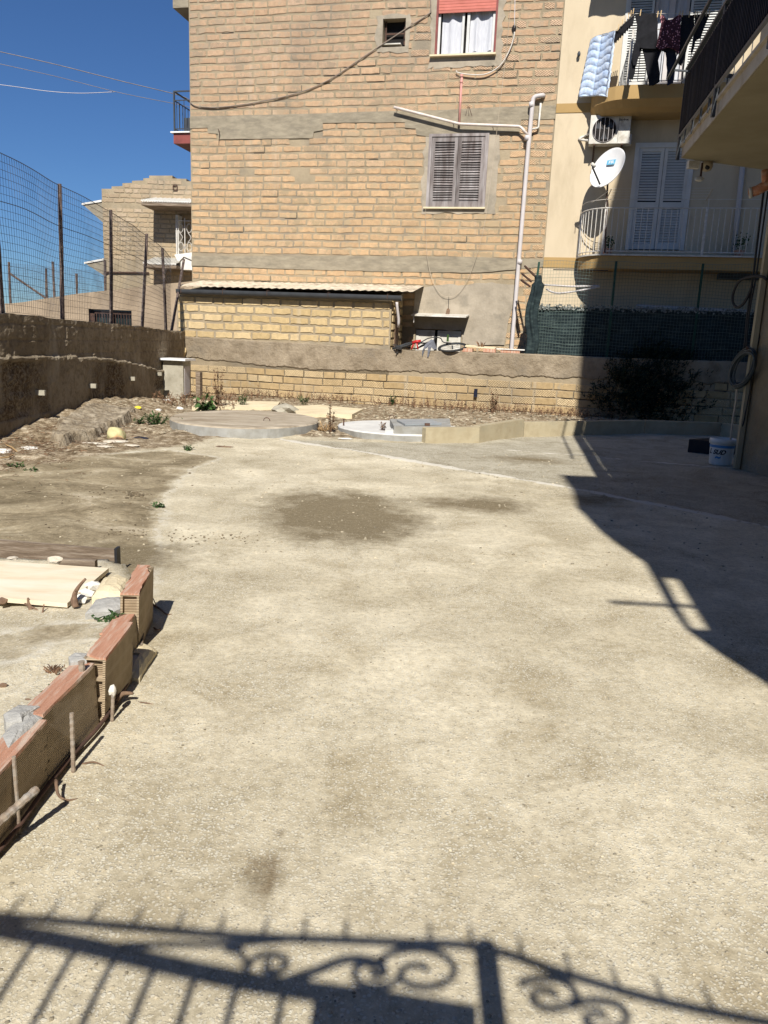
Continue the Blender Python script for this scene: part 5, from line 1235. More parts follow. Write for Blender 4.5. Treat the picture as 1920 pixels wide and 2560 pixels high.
mb = MB(HF); mb.prism([(gx0-.05, -.66, gz0-.05), (gx0+.75, -.66, gz0+.08), (gx0+.7, -.66, gz0-.25), (gx0+.3, -.66, gz0-.1), (gx0+.1, -.66, gz0-.3)], (0, .03, 0)); tag(mb.build('white_sheet', m_rubw), 'white sheet draped over the grille balcony of the far house', 'sheet')
# sloping side eaves on the left
for (a, b, c_) in (((209, 513), (257, 505), (258, 556)), ((215, 660), (261, 651), (262, 690))):
    A_, B_, C_ = HF.px(*a), HF.px(*b), HF.px(*c_); mb = MB(HF); mb.prism([A_, Vector((hx0, 0, B_.z)), Vector((hx0, 0, C_.z))], (0, 3.5, 0)); e = mb.build('side_eave', m_conc, fh)
    mb = MB(HF); mb.prism([A_+Vector((-.06, -.04, 0)), Vector((hx0, -.04, B_.z)), Vector((hx0, -.04, B_.z+.07)), A_+Vector((-.06, -.04, .06))], (0, 3.6, 0)); mb.build('edge_slab', m_sheetw, e)
mb = MB(HF); mb.tube(ppath(HF, [(262, 684), (270, 680), (276, 681), (372, 682)], .06), .03, 6); mb.build('pipe', m_rust, fh)
mb = MB(HF); mb.tube(ppath(HF, [(262, 650), (263, 735)], .06), .035, 6); mb.build('downpipe', m_rust, fh)
mb = MB(HF)
q = pr(HF, 434, 464, 444, 476); mb.bar((q[0], -.05, q[2]), (q[0], -.05, q[3]), .03); mb.bar((q[1], -.05, q[2]), (q[1], -.05, q[3]), .03); mb.bar((q[0], -.05, q[3]), (q[1], -.05, q[3]), .03); mb.bar((q[0], -.05, q[2]), (q[1], -.05, q[2]), .03)
tag(mb.build('wall_bracket', m_rust), 'square rusty iron bracket high on the far house wall', 'bracket')
# sky cables
def skyc(label, pts, r=.012, mt=None):
    mb = MB(); P = [CAM+ray(x, y)*t for x, y, t in pts]; mb.tube(smooth_path(P, 8), r, 5); tag(mb.build('overhead_cable', mt or m_cable), label, 'cable', 'overhead cables in the sky')
skyc('uppermost overhead cable crossing the sky to the left corner balcony', [(-60, 116, 19), (130, 159, 19.3), (300, 202, 19.7), (440, 236, 20.2), (474, 250, 20.4)], .009)
skyc('middle overhead cable crossing the sky below the topmost one', [(-60, 147, 19), (130, 189, 19.3), (300, 232, 19.7), (440, 260, 20.2), (474, 268, 20.4)], .0065)
skyc('thin pale cable sagging at the far left of the sky', [(-60, 204, 19), (40, 217, 19.1), (120, 228, 19.2), (200, 233, 19.4), (290, 229.5, 19.7)], .007, m_greyp)

# ================================================================== KIOSK
KF = Fr((-4.93, 16.95), 8.0)
ks = thing('meter_cabinet', 'small cement cabinet with a white marble top in the far left corner', 'cabinet', KF.W((.25, .25, 0)))
mb = MB(KF); H = .86; mb.box(0, .46, .0, .42, -.05, H-.0); mb.build('body', m_kiosk, ks)
mb = MB(KF); mb.box(.462, .468, .06, .36, .12, H-.12); mb.build('door', m_greyp, ks)
mb = MB(KF); mb.box(-.04, .56, -.12, .46, H+.003, H+.045); mb.build('top_slab', m_marble, ks)
mb = MB(KF); mb.box(.62, .72, .30, .45, -.02, .62); tag(mb.build('leaning_board', m_wood), 'dark narrow board leaning beside the cement cabinet', 'board')

# ================================================================== SLABS, COVERS, KERBS
def disc(name, label, cat, c, rx, ry, z0, z1, mt, ms, a0=0, n=40, facet=0):
    t = thing(name, label, cat, (c[0], c[1], 0)); mb = MB(); pts = []
    for k in range(n):
        a = 2*math.pi*k/n+a0; f = 1/ max(.9, math.cos((a % (math.pi/4))-math.pi/8)/math.cos(math.pi/8)) if facet else 1
        rr = (1+.02*noise.noise(Vector((math.cos(a)*3, math.sin(a)*3, z1))))
        pts.append((c[0]+rx*rr*math.cos(a), c[1]+ry*rr*math.sin(a)))
    pts2 = [(c[0]+(x-c[0])*.985, c[1]+(y-c[1])*.985) for x, y in pts]
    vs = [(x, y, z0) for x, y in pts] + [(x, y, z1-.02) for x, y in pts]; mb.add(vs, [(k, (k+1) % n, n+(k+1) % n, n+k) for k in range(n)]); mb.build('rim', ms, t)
    mb = MB(); vs = [(x, y, z1-.02) for x, y in pts] + [(x, y, z1) for x, y in pts2]; mb.add(vs, [(k, (k+1) % n, n+(k+1) % n, n+k) for k in range(n)] + [tuple(range(n, 2*n))]); mb.build('top', mt, t)
    return t
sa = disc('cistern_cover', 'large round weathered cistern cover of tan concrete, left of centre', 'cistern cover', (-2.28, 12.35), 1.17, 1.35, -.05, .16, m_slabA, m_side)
mb = MB(); p = G(667, 1052, .16); mb.tube([p+Vector((-.05*math.cos(a), 0, .05*math.sin(a))) for a in [math.pi*k/8 for k in range(9)]], .006, 5); mb.build('lifting_loop', m_rust, sa)
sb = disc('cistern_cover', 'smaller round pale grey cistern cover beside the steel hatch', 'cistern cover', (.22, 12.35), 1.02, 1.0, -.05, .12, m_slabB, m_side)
p = G(859, 1064, .12); mb = MB(); mb.tube([p, p+Vector((0, 0, .11))], .012, 6); mb.build('iron_pin', m_rust, sb)
p = G(979, 1050, .12); mb = MB(); mb.tube([p+Vector((-.05*math.cos(a), 0, .09*math.sin(a))) for a in [math.pi*k/8 for k in range(9)]], .006, 5); mb.build('lifting_loop', m_rust, sb)
ht = thing('hatch', 'square concrete manhole with a grey steel lid beside the pale round cover', 'hatch', G(1040, 1070, 0))
a0, a1, a2, a3 = G(985, 1066, .23), G(1128, 1070, .23), G(1112, 1050, .23), G(975, 1052, .23)
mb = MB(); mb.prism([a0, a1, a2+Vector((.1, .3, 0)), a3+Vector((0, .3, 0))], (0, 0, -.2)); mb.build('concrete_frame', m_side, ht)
mb = MB(); b_ = [G(1013, 1060, .26), G(1104, 1058, .26), G(1079, 1049, .26), G(992, 1049, .26)]; mb.prism(b_, (0, 0, -.025)); lid = mb.build('steel_lid', m_steel, ht)
p = G(1068, 1061, .25); mb = MB(); mb.box(p.x-.04, p.x+.04, p.y-.05, p.y, .235, .27); mb.build('hinge', m_rust, lid)
a_, b_ = G(962, 1099, .02), G(1057, 1099, .02)
mb = MB(); mb.box(a_.x, b_.x-.02, a_.y+.0, a_.y+.22, .045, .165); tag(mb.build('concrete_beam', m_slabB), 'short pale concrete beam lying against the end of the kerb', 'beam')
for i, (pts, lb) in enumerate(((((480, 1016), (690, 1018), (700, 1004), (500, 1000)), 'flat pale slab at the foot of the garden wall, behind the large round cover'), (((740, 1034), (880, 1036), (908, 1022), (800, 1012), (735, 1015)), 'flat yellowish slab at the foot of the garden wall between the two round covers'))):
    q = [G(x, y, .1) for x, y in pts]; mb = MB(); mb.prism(q, (0, 0, -.1)); tag(mb.build('flat_slab', m_pale), lb, 'slab')
mb = MB(); p = G(715, 1024, .1); mb.rock(p, .25, .2, .1, 5); tag(mb.build('cement_lump', m_kiosk), 'grey cement lump on the rear edge of the large round cover', 'lump')
kp = [G(1062, 1110), G(1197, 1108), G(1308, 1092), G(1610, 1084), G(1800, 1090), G(2000, 1120)]
tops_ = [1073, 1070, 1056, 1046, 1050, 1070]; hk = .24
lbs = ['nearest kerb stone, its pale end by the round cover', 'second kerb stone, tilted, at the bend of the kerb', 'long kerb stone leading into the shade', 'shaded kerb stone in front of the bush', 'shaded kerb stone near the paint bucket']
for i in range(5):
    a, b = kp[i], kp[i+1]; d = (b-a).normalized(); nn = Vector((-d.y, d.x, 0))
    if nn.y < 0: nn = -nn
    a = a+d*.006; b = b-d*.006; h0 = hk+(.02 if i == 1 else 0)
    mb = MB(); z0_ = -.05; zt_a, zt_b = h0, h0+(.03 if i == 1 else 0)
    q = [a, b, b+nn*.12, a+nn*.12]
    zs2 = [zt_a, zt_b, zt_b, zt_a]; bev = .012
    vs = [v+Vector((0, 0, z0_)) for v in q] + [v+Vector((0, 0, z-bev)) for v, z in zip(q, zs2)] + [v+(((q[0]+q[2])/2-v).normalized()*bev)+Vector((0, 0, z)) for v, z in zip(q, zs2)]
    fs = [(k, (k+1) % 4, 4+(k+1) % 4, 4+k) for k in range(4)] + [(4+k, 4+(k+1) % 4, 8+(k+1) % 4, 8+k) for k in range(4)] + [(8, 9, 10, 11)]
    mb.add(vs, fs); tag(mb.build('kerb_stone', m_kerb), lbs[i], 'kerb', 'concrete kerb stones around the planted strip')

# broken concrete slab by the left wall
mb = MB(); p = G(225, 1062, .16); N_ = 30; ring1 = []
out = [(118, 1080), (165, 1086), (190, 1074), (240, 1070), (262, 1056), (300, 1050), (312, 1036), (335, 1020), (280, 1020), (230, 1022), (170, 1040), (130, 1070)]
m_brok = M('broken_concrete', (0.42, 0.36, 0.27), (0.20, 0.155, 0.10), 5, 0.96, 0.05, 9, stain=((0.12, 0.09, 0.06), 0.8, 7))
P = jag([tuple(G(x, y, .19)[:2]) for x, y in out], .05, 3, .09)
gx_ = np.arange(-5.0, -3.4, .03); gy_ = np.arange(9.2, 13.8, .03); GX, GY_ = np.meshgrid(gx_, gy_); sd_ = poly_sdf(GX, GY_, P)
mb = MB(); vs = []; sh_ = GX.shape
for i in range(sh_[0]):
    for j in range(sh_[1]):
        x, y, d_ = GX[i, j], GY_[i, j], sd_[i, j]; g0 = gz(x, y)
        n1 = noise.fractal(Vector((x*4, y*4, 1)), .9, 2.1, 5); n2_ = noise.noise(Vector((x*14, y*14, 5)))
        t_ = max(0, min(1, (d_+.03*n1)/.05+.1)); top_ = .17+.12*max(0, min(1, (-4.2-x)/.6))+.035*n1+.012*n2_
        vs.append((x+.02*n2_*t_, y+.02*n1*t_, g0-.03+(max(top_, g0+.03)-g0+.03)*t_))
fs = [(i*sh_[1]+j, i*sh_[1]+j+1, (i+1)*sh_[1]+j+1, (i+1)*sh_[1]+j) for i in range(sh_[0]-1) for j in range(sh_[1]-1) if sd_[i, j] > -.09]
mb.add(vs, fs); tag(mb.build('broken_slab', m_brok), 'broken lump of old concrete paving at the foot of the left wall', 'slab')
# ball
p = G(291, 1101, .05); bl = thing('old_ball', 'deflated faded yellow ball lying near the broken paving', 'ball', (p.x, p.y, gz(p.x, p.y)))
mb = MB(); zb_ = gz(p.x, p.y); mb.rock((p.x, p.y, zb_+.09), .11, .11, .105, 2.3, n=3); mb.build('skin', m_ball, bl, smooth=True)
mb = MB(); mb.rock((p.x+.02, p.y-.06, zb_+.05), .09, .06, .04, 4); mb.build('torn_lining', m_root, bl)

# ================================================================== SMALL DEBRIS & WEEDS
def weed(name, label, cat, c, h, n, mt, spread=.12, leaf=.03, lw_=.012, grp=None, droop=.3, leaves=6):
    mb = MB(); c = Vector((c[0], c[1], c[2]))
    for k in range(n):
        a = random.uniform(0, 6.28); r0 = random.uniform(0, spread*.4); b = c+Vector((r0*math.cos(a), r0*math.sin(a), -.01)); hh = h*random.uniform(.5, 1.1)
        tip = b+Vector((math.cos(a)*spread*random.uniform(.2, 1.0), math.sin(a)*spread*random.uniform(.2, 1.0), hh)); mid = b.lerp(tip, .5)+Vector((0, 0, hh*.12))
        mb.tube([b, mid, tip], [.004, .003, .0015], 3, random.random())
        for q in range(leaves):
            t = random.uniform(.25, 1); p = (b.lerp(mid, t*2) if t < .5 else mid.lerp(tip, t*2-1)); d = Vector((random.gauss(0, 1), random.gauss(0, 1), random.gauss(.3-droop, .6))).normalized()*leaf*random.uniform(.6, 1.4); s_ = d.cross(Vector((0, 0, 1))); s_ = (s_.normalized() if s_.length > 1e-6 else Vector((1, 0, 0)))*lw_
            mb.add([p, p+d*.5+s_, p+d, p+d*.5-s_], [(0, 1, 2, 3)], random.random())
    return tag(mb.build(name, mt), label, cat, grp)
def gg(x, y, z=0.0): p = G(x, y, z); p.z = gz(p.x, p.y); return p
GWD = [(395, 1060, .16, 26, .2, .07), (446, 1061, .1, 16, .12, .05), (466, 1067, .12, 18, .14, .05), (350, 1056, .08, 12, .1, .04), (400, 1256, .045, 8, .05, .025), (466, 1116, .06, 10, .08, .03), (35, 1160, .03, 7, .10, .03), (82, 1165, .025, 5, .08, .025)]
gl = ['bushy green weed in front of the left edge of the large round cover', 'green weed against the front rim of the large round cover, left one', 'green weed against the front rim of the large round cover, right one', 'small green weed between the ball and the large round cover', 'tiny green weed on the edge where mud meets pale ground', 'tiny green weed alone on the bare strip below the large round cover', 'low green weed at the far left edge of the mud', 'small green weed just right of the one at the far left edge']
for (x, y, h, n, s_, lf_), lb in zip(GWD, gl): weed('green_weed', lb, 'weed', gg(x, y, .05), h, n, m_leaf, s_, lf_, .012, 'green weeds', .2, 9)
p = gg(517, 1026, .05); weed('leafy_plant', 'broad leaved green plant at the foot of the garden wall near the cabinet', 'plant', p, .34, 16, m_leafy, .2, .14, .035, None, .8, 7)
p = gg(548, 1022, .05); weed('tall_weed', 'tallest half dried weed standing against the garden wall', 'weed', p, .75, 14, m_dry, .12, .06, .014, None, .3, 16)
p = gg(605, 1018, .05); weed('tall_weed', 'green and brown weed behind the large round cover, right of the tallest one', 'weed', p, .3, 12, m_leaf, .1, .06, .014, None, .3, 9)
p = gg(827, 1080, .05); weed('tall_weed', 'reddish dried stalk standing between the two round covers', 'weed', p, .5, 9, m_dry, .06, .05, .012, None, .3, 14)
p = gg(1233, 1030, .05); weed('tall_weed', 'tall dark dried weed against the middle of the garden wall', 'weed', p, .5, 16, m_dry, .09, .05, .013, None, .3, 16)
p = gg(760, 1010, .05); weed('green_weed', 'fresh green weed at the wall foot above the yellowish slab', 'weed', p, .2, 12, m_leaf, .12, .06, .014, 'green weeds', .2, 9)
p = gg(980, 1010, .05); weed('green_weed', 'yellow green weed at the wall foot right of the shed end', 'weed', p, .22, 12, m_leaf, .08, .05, .012, 'green weeds', .2, 9)
p = gg(958, 1095, .0); weed('green_weed', 'wispy brown weed in front of the left end of the concrete beam', 'weed', p, .2, 14, m_dry, .07, .04, .009, 'green weeds', .2, 8)
p = gg(810, 1070, .05); weed('straw_tuft', 'tuft of dry orange straw between the two round covers', 'straw', p, .13, 60, m_straw, .3, .08, .006, None, .5, 4)
# countless dry stalks along the wall foot and the corner
mb = MB()
def stalk(x, y, h):
    z = gz(x, y); a = random.uniform(0, 6.28); tip = Vector((x+random.gauss(0, .05), y+random.gauss(0, .05), z+h)); mb.tube([(x, y, z-.01), tip], [.004, .002], 3, random.random())
    for q in range(5):
        t = random.uniform(.3, 1); p = Vector((x, y, z)).lerp(tip, t); d = Vector((random.gauss(0, 1), random.gauss(0, 1), random.gauss(0, .7))).normalized()*.035; s_ = d.orthogonal().normalized()*.01
        mb.add([p, p+d*.5+s_, p+d, p+d*.5-s_], [(0, 1, 2, 3)], random.random())
for k in range(900):
    u = random.uniform(-4.4, 5.2); w_ = GW.W((u, -abs(random.gauss(0, .35))-.08, 0))
    dens = .5+.5*noise.noise(Vector((u*1.2, 3, 0)))+(0.25 if u > .3 else -.05)
    if random.random() < dens: stalk(w_.x, w_.y, random.uniform(.06, .22)*(1.4 if random.random() < .12 else 1))
for k in range(260):
    x, y = random.uniform(-4.6, -3.0), random.uniform(14.6, 17.0); stalk(x, y, random.uniform(.06, .24))
tag(mb.build('dry_weeds', m_dry), 'dry brown weeds along the foot of the garden wall', 'weeds', kind='stuff')
mb = MB()
for k in range(900):
    x = random.gauss(-4.3, .45); y = random.gauss(9.5, 1.1); z = gz(x, y)+.015
    if x < -4.85: continue
    a = random.uniform(0, 3.14); l_ = random.uniform(.03, .13); d = Vector((math.cos(a), math.sin(a), random.gauss(0, .12)))*l_; mb.tube([(x, y, z), Vector((x, y, z))+d*.5+Vector((0, 0, .01)), Vector((x, y, z))+d], .0025, 3, random.random())
tag(mb.build('dry_litter', m_dry), 'dry reddish twigs and needles at the foot of the left wall', 'litter', kind='stuff')
mb = MB()
for k in range(260):
    f_ = random.random()
    if f_ < .35: p = G(420+230*random.random(), 1345+random.gauss(0, 7)+8*math.sin(k)); s_ = random.uniform(.003, .010)
    elif f_ < .55: p = G(140+210*random.random(), 1235+random.gauss(0, 9)); s_ = random.uniform(.003, .012)
    elif f_ < .7: p = G(250+120*random.random(), 1332+random.gauss(0, 9)); s_ = random.uniform(.003, .012)
    elif f_ < .85: p = G(340+random.gauss(0, 15), 1240+random.gauss(0, 5)); s_ = random.uniform(.008, .02)
    else: p = Vector((random.uniform(-4.6, -1.8), random.uniform(5, 8.5), 0)); s_ = random.uniform(.005, .02)
    mb.rock((p.x, p.y, gz(p.x, p.y)+s_*.3), s_, s_*.8, s_*.5, k*.31, random.random(), 1)
tag(mb.build('earth_clods', M('earth_clod', (0.26, 0.21, 0.14), (0.15, 0.115, 0.07), 9, 0.95, 0, tone=.5)), 'dark earth crumbs in thin lines across the mud edge', 'clods', kind='stuff')
# loose pebbles and chips
mb = MB()
for k in range(5200):
    r = random.random()
    if r < .45: x, y = random.uniform(-4.8, 5.0), random.uniform(11, 17.2); s_ = random.uniform(.008, .035)
    elif r < .8:
        x, y = random.uniform(-1.0, 1.9), random.uniform(1.0, 5.5); s_ = random.uniform(.0025, .0065)
    else: x, y = random.uniform(-4.8, 3), random.uniform(5, 11); s_ = random.uniform(.004, .014)
    if y > 10.5 and (soil[int(np.searchsorted(ys, y)), int(np.searchsorted(xs, x))] < .5): continue
    if (x+2.28)**2/1.5+(y-12.35)**2/2 < 1 or (x-.22)**2/1.15+(y-12.35)**2/1.15 < 1: continue
    mb.rock((x, y, gz(x, y)+s_*.2), s_, s_*random.uniform(.6, 1), s_*.5, k*.37, random.random(), 1)
m_peb = M('mixed_pebbles', (0.56, 0.50, 0.37), (0.38, 0.32, 0.22), 3, 0.95, 0, tone=0.55)
tag(mb.build('pebbles', m_peb), 'loose pebbles and chips scattered over the yard', 'pebbles', kind='stuff')
RUB = [((290, 1110), .16, .10, .02, 'pale flat stone just below the old ball', m_stone), ((232, 1112), .17, .07, .015, 'long thin flat stone left of the pale one below the ball', m_stone), ((262, 1123), .1, .06, .012, 'small flat stone on the mud edge below the ball', m_stone), ((330, 1117), .1, .05, .012, 'small pale flake right of the flat stone below the ball', m_stone),
       ((8, 1130), .12, .08, .03, 'white flat fragment at the left picture edge', m_rubw), ((75, 1127), .11, .08, .02, 'crumpled pale scrap among the dry twigs', m_rubw), ((160, 1115), .05, .04, .02, 'tiny bluish scrap at the mud edge', m_rubw),
       ((685, 1080), .1, .06, .012, 'white flat tile in front of the large round cover, left one', m_rubw), ((708, 1079), .1, .05, .012, 'white flat tile in front of the large round cover, right one', m_rubw), ((862, 1096), .12, .05, .012, 'white strip lying in front of the pale round cover', m_rubw),
       ((450, 1025), .07, .05, .03, 'white rubble lump at the foot of the cabinet', m_rubw), ((418, 1012), .08, .05, .03, 'crumpled white litter beside the cabinet base', m_rubw), ((396, 1034), .06, .05, .03, 'white pebble between the cabinet and the round cover', m_rubw), ((560, 1114), .12, .04, .01, 'brown flat chip lying on the bare strip', m_root)]
for (x, y), a, b, c_, lb, mt in RUB:
    p = gg(x, y, .02); mb = MB(); mb.rock((p.x, p.y, p.z+c_*.6), a, b, c_, x*.01, n=2); tag(mb.build('rubble_piece', mt), lb, 'rubble', 'loose rubble pieces')
p = gg(345, 1029, .1); mb = MB(); mb.rock((p.x, p.y, p.z+.03), .07, .05, .03, 3, n=1); tag(mb.build('yellow_scrap', m_yel), 'bright yellow plastic scrap near the broken paving', 'litter')
p = gg(352, 1099, .0); mb = MB(); mb.rock((p.x, p.y, p.z+.01), .1, .06, .02, 7, n=2); tag(mb.build('blue_rag', m_navy), 'dull blue rag right of the ball', 'rag')
for i, (pts, lb) in enumerate((([(15, 1112), (30, 1118), (42, 1128)], 'bare pale stick among the twigs at the far left'), ([(0, 1145), (20, 1143), (33, 1137)], 'short forked stick near the left picture edge'), ([(335, 990), (343, 1005), (348, 1018)], 'dry straw stalk leaning by the yellow scrap'))):
    mb = MB(); mb.tube([G(x, y, .06) for x, y in pts], .008, 5); tag(mb.build('stick', m_straw), lb, 'stick', 'loose sticks')

# ================================================================== BUSH
def bush():
    c = G(1640, 1050, .1); t = thing('dark_bush', 'big dark needle leaved bush in the shade against the garden wall', 'bush', (c.x+.15, c.y+1.1, 0))
    cx, cy = c.x+.42, c.y+1.2
    mb = MB()
    for k in range(26):
        a = random.uniform(0, 6.28); tip = Vector((cx+math.cos(a)*random.uniform(.4, 1.2), cy+math.sin(a)*random.uniform(.2, .6), random.uniform(.8, 1.5))); mb.tube([(cx, cy, 0), Vector((cx, cy, 0)).lerp(tip, .5)+Vector((0, 0, .1)), tip], [.03, .018, .006], 5)
    mb.build('branches', m_root, t)
    mb = MB()
    for k in range(15000):
        a = random.uniform(0, 6.28); e = random.uniform(-.75, 1.5); rr = random.uniform(.2, 1.0)**.75
        dirv = Vector((math.cos(a)*math.cos(e), math.sin(a)*math.cos(e), math.sin(e)))
        lump = 1+.28*noise.noise(dirv*2.3)+.15*noise.noise(dirv*6)
        p = Vector((cx+dirv.x*1.6*rr*lump, cy+dirv.y*.75*rr*lump, .66+dirv.z*1.05*rr*lump))
        if p.z < .03: continue
        d = (dirv*Vector((1, 1, .6)).length*.4+Vector((random.gauss(0, .35), random.gauss(0, .35), .7+random.gauss(0, .3)))).normalized()
        l_ = random.uniform(.10, .24); s_ = d.orthogonal().normalized(); s2 = d.cross(s_)
        tn = random.random()
        for q in range(4):
            t_ = q/4; b = p+d*l_*t_; off = (s_*math.cos(q*1.9)+s2*math.sin(q*1.9)); tip = b+(d*.6+off*.7).normalized()*.09; sd = d.cross(off).normalized()*.016
            mb.add([b-sd, b+sd, tip], [(0, 1, 2)], tn)
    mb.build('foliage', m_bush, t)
bush()

# ================================================================== PLANTER, BRICKS, BOARDS (near left)
bx = -1.09
def bedmesh():
    P = [(-5.2, -1), (bx, -1), (bx, 3.0), (-1.16, 3.35), (-1.22, 3.75), (-1.45, 4.2), (-1.66, 4.40), (-5.2, 4.40)]
    x_ = np.arange(-4.86, -1.0, .05); y_ = np.arange(-1, 4.42, .05); X, Y = np.meshgrid(x_, y_)
    sd = poly_sdf(X, Y, P); vs = []; sh = X.shape
    keep = sd > -.03
    for i in range(sh[0]):
        for j in range(sh[1]):
            x, y = X[i, j], Y[i, j]; z = .135+.05*min(1, max(0, (x+1.9)/.8))-.02*max(0, (y-3.3))+.015*noise.fractal(Vector((x*3, y*3, 1)), .8, 2, 4)
            vs.append((x, y, z if sd[i, j] > 0 else -.02))
    fs = [(i*sh[1]+j, i*sh[1]+j+1, (i+1)*sh[1]+j+1, (i+1)*sh[1]+j) for i in range(sh[0]-1) for j in range(sh[1]-1) if keep[i, j] or keep[i+1, j+1]]
    me = bpy.data.meshes.new('raised_bed'); me.from_pydata(vs, [], fs); me.polygons.foreach_set('use_smooth', [True]*len(fs))
    mudv = np.array([max(0, min(1, .24+.75*noise.fractal(Vector((v[0]*1.7, v[1]*1.7, 3)), .8, 2, 3))) for v in vs], np.float32)
    for nm, a in (('mud', mudv), ('soil', mudv*0), ('conc', mudv*0), ('damp', mudv*0), ('stain', mudv*0), ('crack', mudv*0)): me.attributes.new(nm, 'FLOAT', 'POINT').data.foreach_set('value', a)
    me.materials.append(m_ground); o = bpy.data.objects.new('raised_ground', me); col.objects.link(o); tag(o, kind='structure')
bedmesh()
BR = [(-1.045, 1.35, 1.78, .245, .0, 'hollow brick nearest the camera at the left picture edge, smeared with cement'), (-1.045, 1.79, 2.215, .25, 0, 'hollow brick smeared with grey mortar, second from the camera'), (-1.045, 2.225, 2.64, .25, .02, 'long hollow brick with a green weed behind its far end'), (-1.02, 2.655, 3.0, .257, -.035, 'hollow brick standing slightly proud, middle of the row'), (-1.08, 3.03, 3.28, .21, -.06, 'short set back hollow brick beside the grey mortar patch'), (-1.10, 3.30, 3.72, .30, -.16, 'broken jagged hollow brick at the far end of the row')]
for i, (x, ya, yb, h, rot, lb) in enumerate(BR):
    t = thing('hollow_brick', lb, 'brick', (x, ya, 0), 'hollow bricks edging the raised ground'); th = .082
    Mx = Matrix.Translation((x, ya, (0, -.012, .004, .01, 0, -.005)[i])) @ Matrix.Rotation(-rot*.9, 4, 'Z') @ Matrix.Rotation((0, .05, -.03, .06, -.05, .04)[i], 4, 'Y') @ Matrix.Rotation((0, .02, -.015, .03, -.03, .02)[i], 4, 'X'); ln = yb-ya
    mb = MB(); mb.v = []; 
    # shell: right side, left side, ends with holes
    def q4(a, b, c_, d, tn=.5): mb.add([Mx @ Vector(v) for v in (a, b, c_, d)], [(0, 1, 2, 3)], tn)
    tn = random.random(); hz = h-.008
    q4((0, 0, -.02), (0, ln, -.02), (0, ln, hz), (0, 0, hz), tn); q4((-th, ln, -.02), (-th, 0, -.02), (-th, 0, hz), (-th, ln, hz), tn)
    ww = .011; nh = 3; cell = hz/nh
    for ye in (0, ln):
        for k in range(nh+1): zc = k*cell; mb.box(-th, 0, ye-.001 if ye == 0 else ye-.02, ye+.02 if ye == 0 else ye+.001, zc-ww/2 if k else 0, min(zc+ww/2, hz), tn, Mx)
        for xx in (-th, -ww): mb.box(xx+.0005, xx+ww-.0005, ye-.0005 if ye == 0 else ye-.02, ye+.02 if ye == 0 else ye+.0005, 0, hz, tn, Mx)
        mb.add([Mx @ Vector(v) for v in ((-th, ye+(.02 if ye == 0 else -.02), 0), (0, ye+(.02 if ye == 0 else -.02), 0), (0, ye+(.02 if ye == 0 else -.02), hz), (-th, ye+(.02 if ye == 0 else -.02), hz))], [(0, 1, 2, 3)], 0)
    mb.build('side', m_hside, t)
    mb = MB(); n = 14; vs = []
    for k in range(n+1):
        y = ln*k/n; w0 = 0; w1 = -th
        if i == 5: w0 = -.02*abs(noise.noise(Vector((k*.9, 0, 0))))-(.03 if k > 10 else 0)*random.random(); w1 = -th+.02*abs(noise.noise(Vector((k*.8, 4, 0))))
        if i != 5: w0 = -.007*abs(noise.noise(Vector((k*.9+i, 0, 0)))); w1 = -th+.010*abs(noise.noise(Vector((k*.9, i, 3))))
        if i in (3, 4) and k < 2: w1 = -th+.03*(2-k)*random.random()
        vs += [Mx @ Vector((w1, y, h)), Mx @ Vector((w0, y, h)), Mx @ Vector((w0+.0015, y, h-.012)), Mx @ Vector((w1-.0015, y, h-.012))]
    fs = []
    for k in range(n): fs += [(4*k+a, 4*k+4+a, 4*k+4+(a+1) % 4, 4*k+(a+1) % 4) for a in range(4)]
    fs += [(0, 1, 2, 3), (4*n+3, 4*n+2, 4*n+1, 4*n)]
    mb.add(vs, fs); mb.build('top', m_terr, t)
def lump(pts, h, z0, name, lb, mt, cat='mortar', amp=.012, seed=1):
    P = jag([tuple(p) for p in pts], amp, seed, .04); c = Vector((sum(p[0] for p in P)/len(P), sum(p[1] for p in P)/len(P), 0)); mb = MB(); n = len(P)
    vs = [(x, y, z0-.05) for x, y in P] + [(x, y, z0+h*.5) for x, y in P]
    for f, hh in ((.75, .9), (.4, 1.1)): vs += [(c.x+(x-c.x)*f, c.y+(y-c.y)*f, z0+h*hh+.006*noise.noise(Vector((x*30, y*30, f)))) for x, y in P]
    fs = []
    for r in range(3): fs += [(r*n+k, r*n+(k+1) % n, (r+1)*n+(k+1) % n, (r+1)*n+k) for k in range(n)]
    fs.append(tuple(range(3*n, 4*n))); mb.add(vs, fs); return tag(mb.build(name, mt, smooth=False), lb, cat)
q = lambda x, y, z: tuple(G(x, y, z)[:2])
for k_, (ya_, yb_, w_, lb_) in enumerate(((1.42, 1.80, .10, 'pale cement smear over the nearest hollow brick'), (2.17, 2.28, .05, 'thin mortar smear at a joint of the brick row, near the long brick'), (2.60, 2.69, .05, 'mortar crumbs at the joint before the proud hollow brick'))):
    lump_pts = [(-1.13, ya_), (-1.13+w_, ya_+.02), (-1.13+w_*.8, (ya_+yb_)/2), (-1.13+w_, yb_), (-1.15, yb_), (-1.16, (ya_+yb_)/2)]
    lump(lump_pts, .012, .252, 'mortar_smear', lb_, m_pale if k_ == 0 else m_gpatch, 'mortar', .015, k_+4)
lump([q(215, 1535, .2), (q(240, 1500, .2)), q(300, 1492, .2), q(318, 1515, .2), q(285, 1530, .2), q(235, 1533, .2)], .025, .19, 'mortar_patch', 'smooth grey mortar patch between the board corner and the bricks', m_gpatch)
lump([q(232, 1490, .2), q(255, 1445, .2), q(295, 1437, .2), q(325, 1450, .2), q(308, 1490, .2), q(270, 1495, .2)], .05, .17, 'rubble_heap', 'mound of pale yellow gravelly cement by the board corner', m_pale, 'rubble')
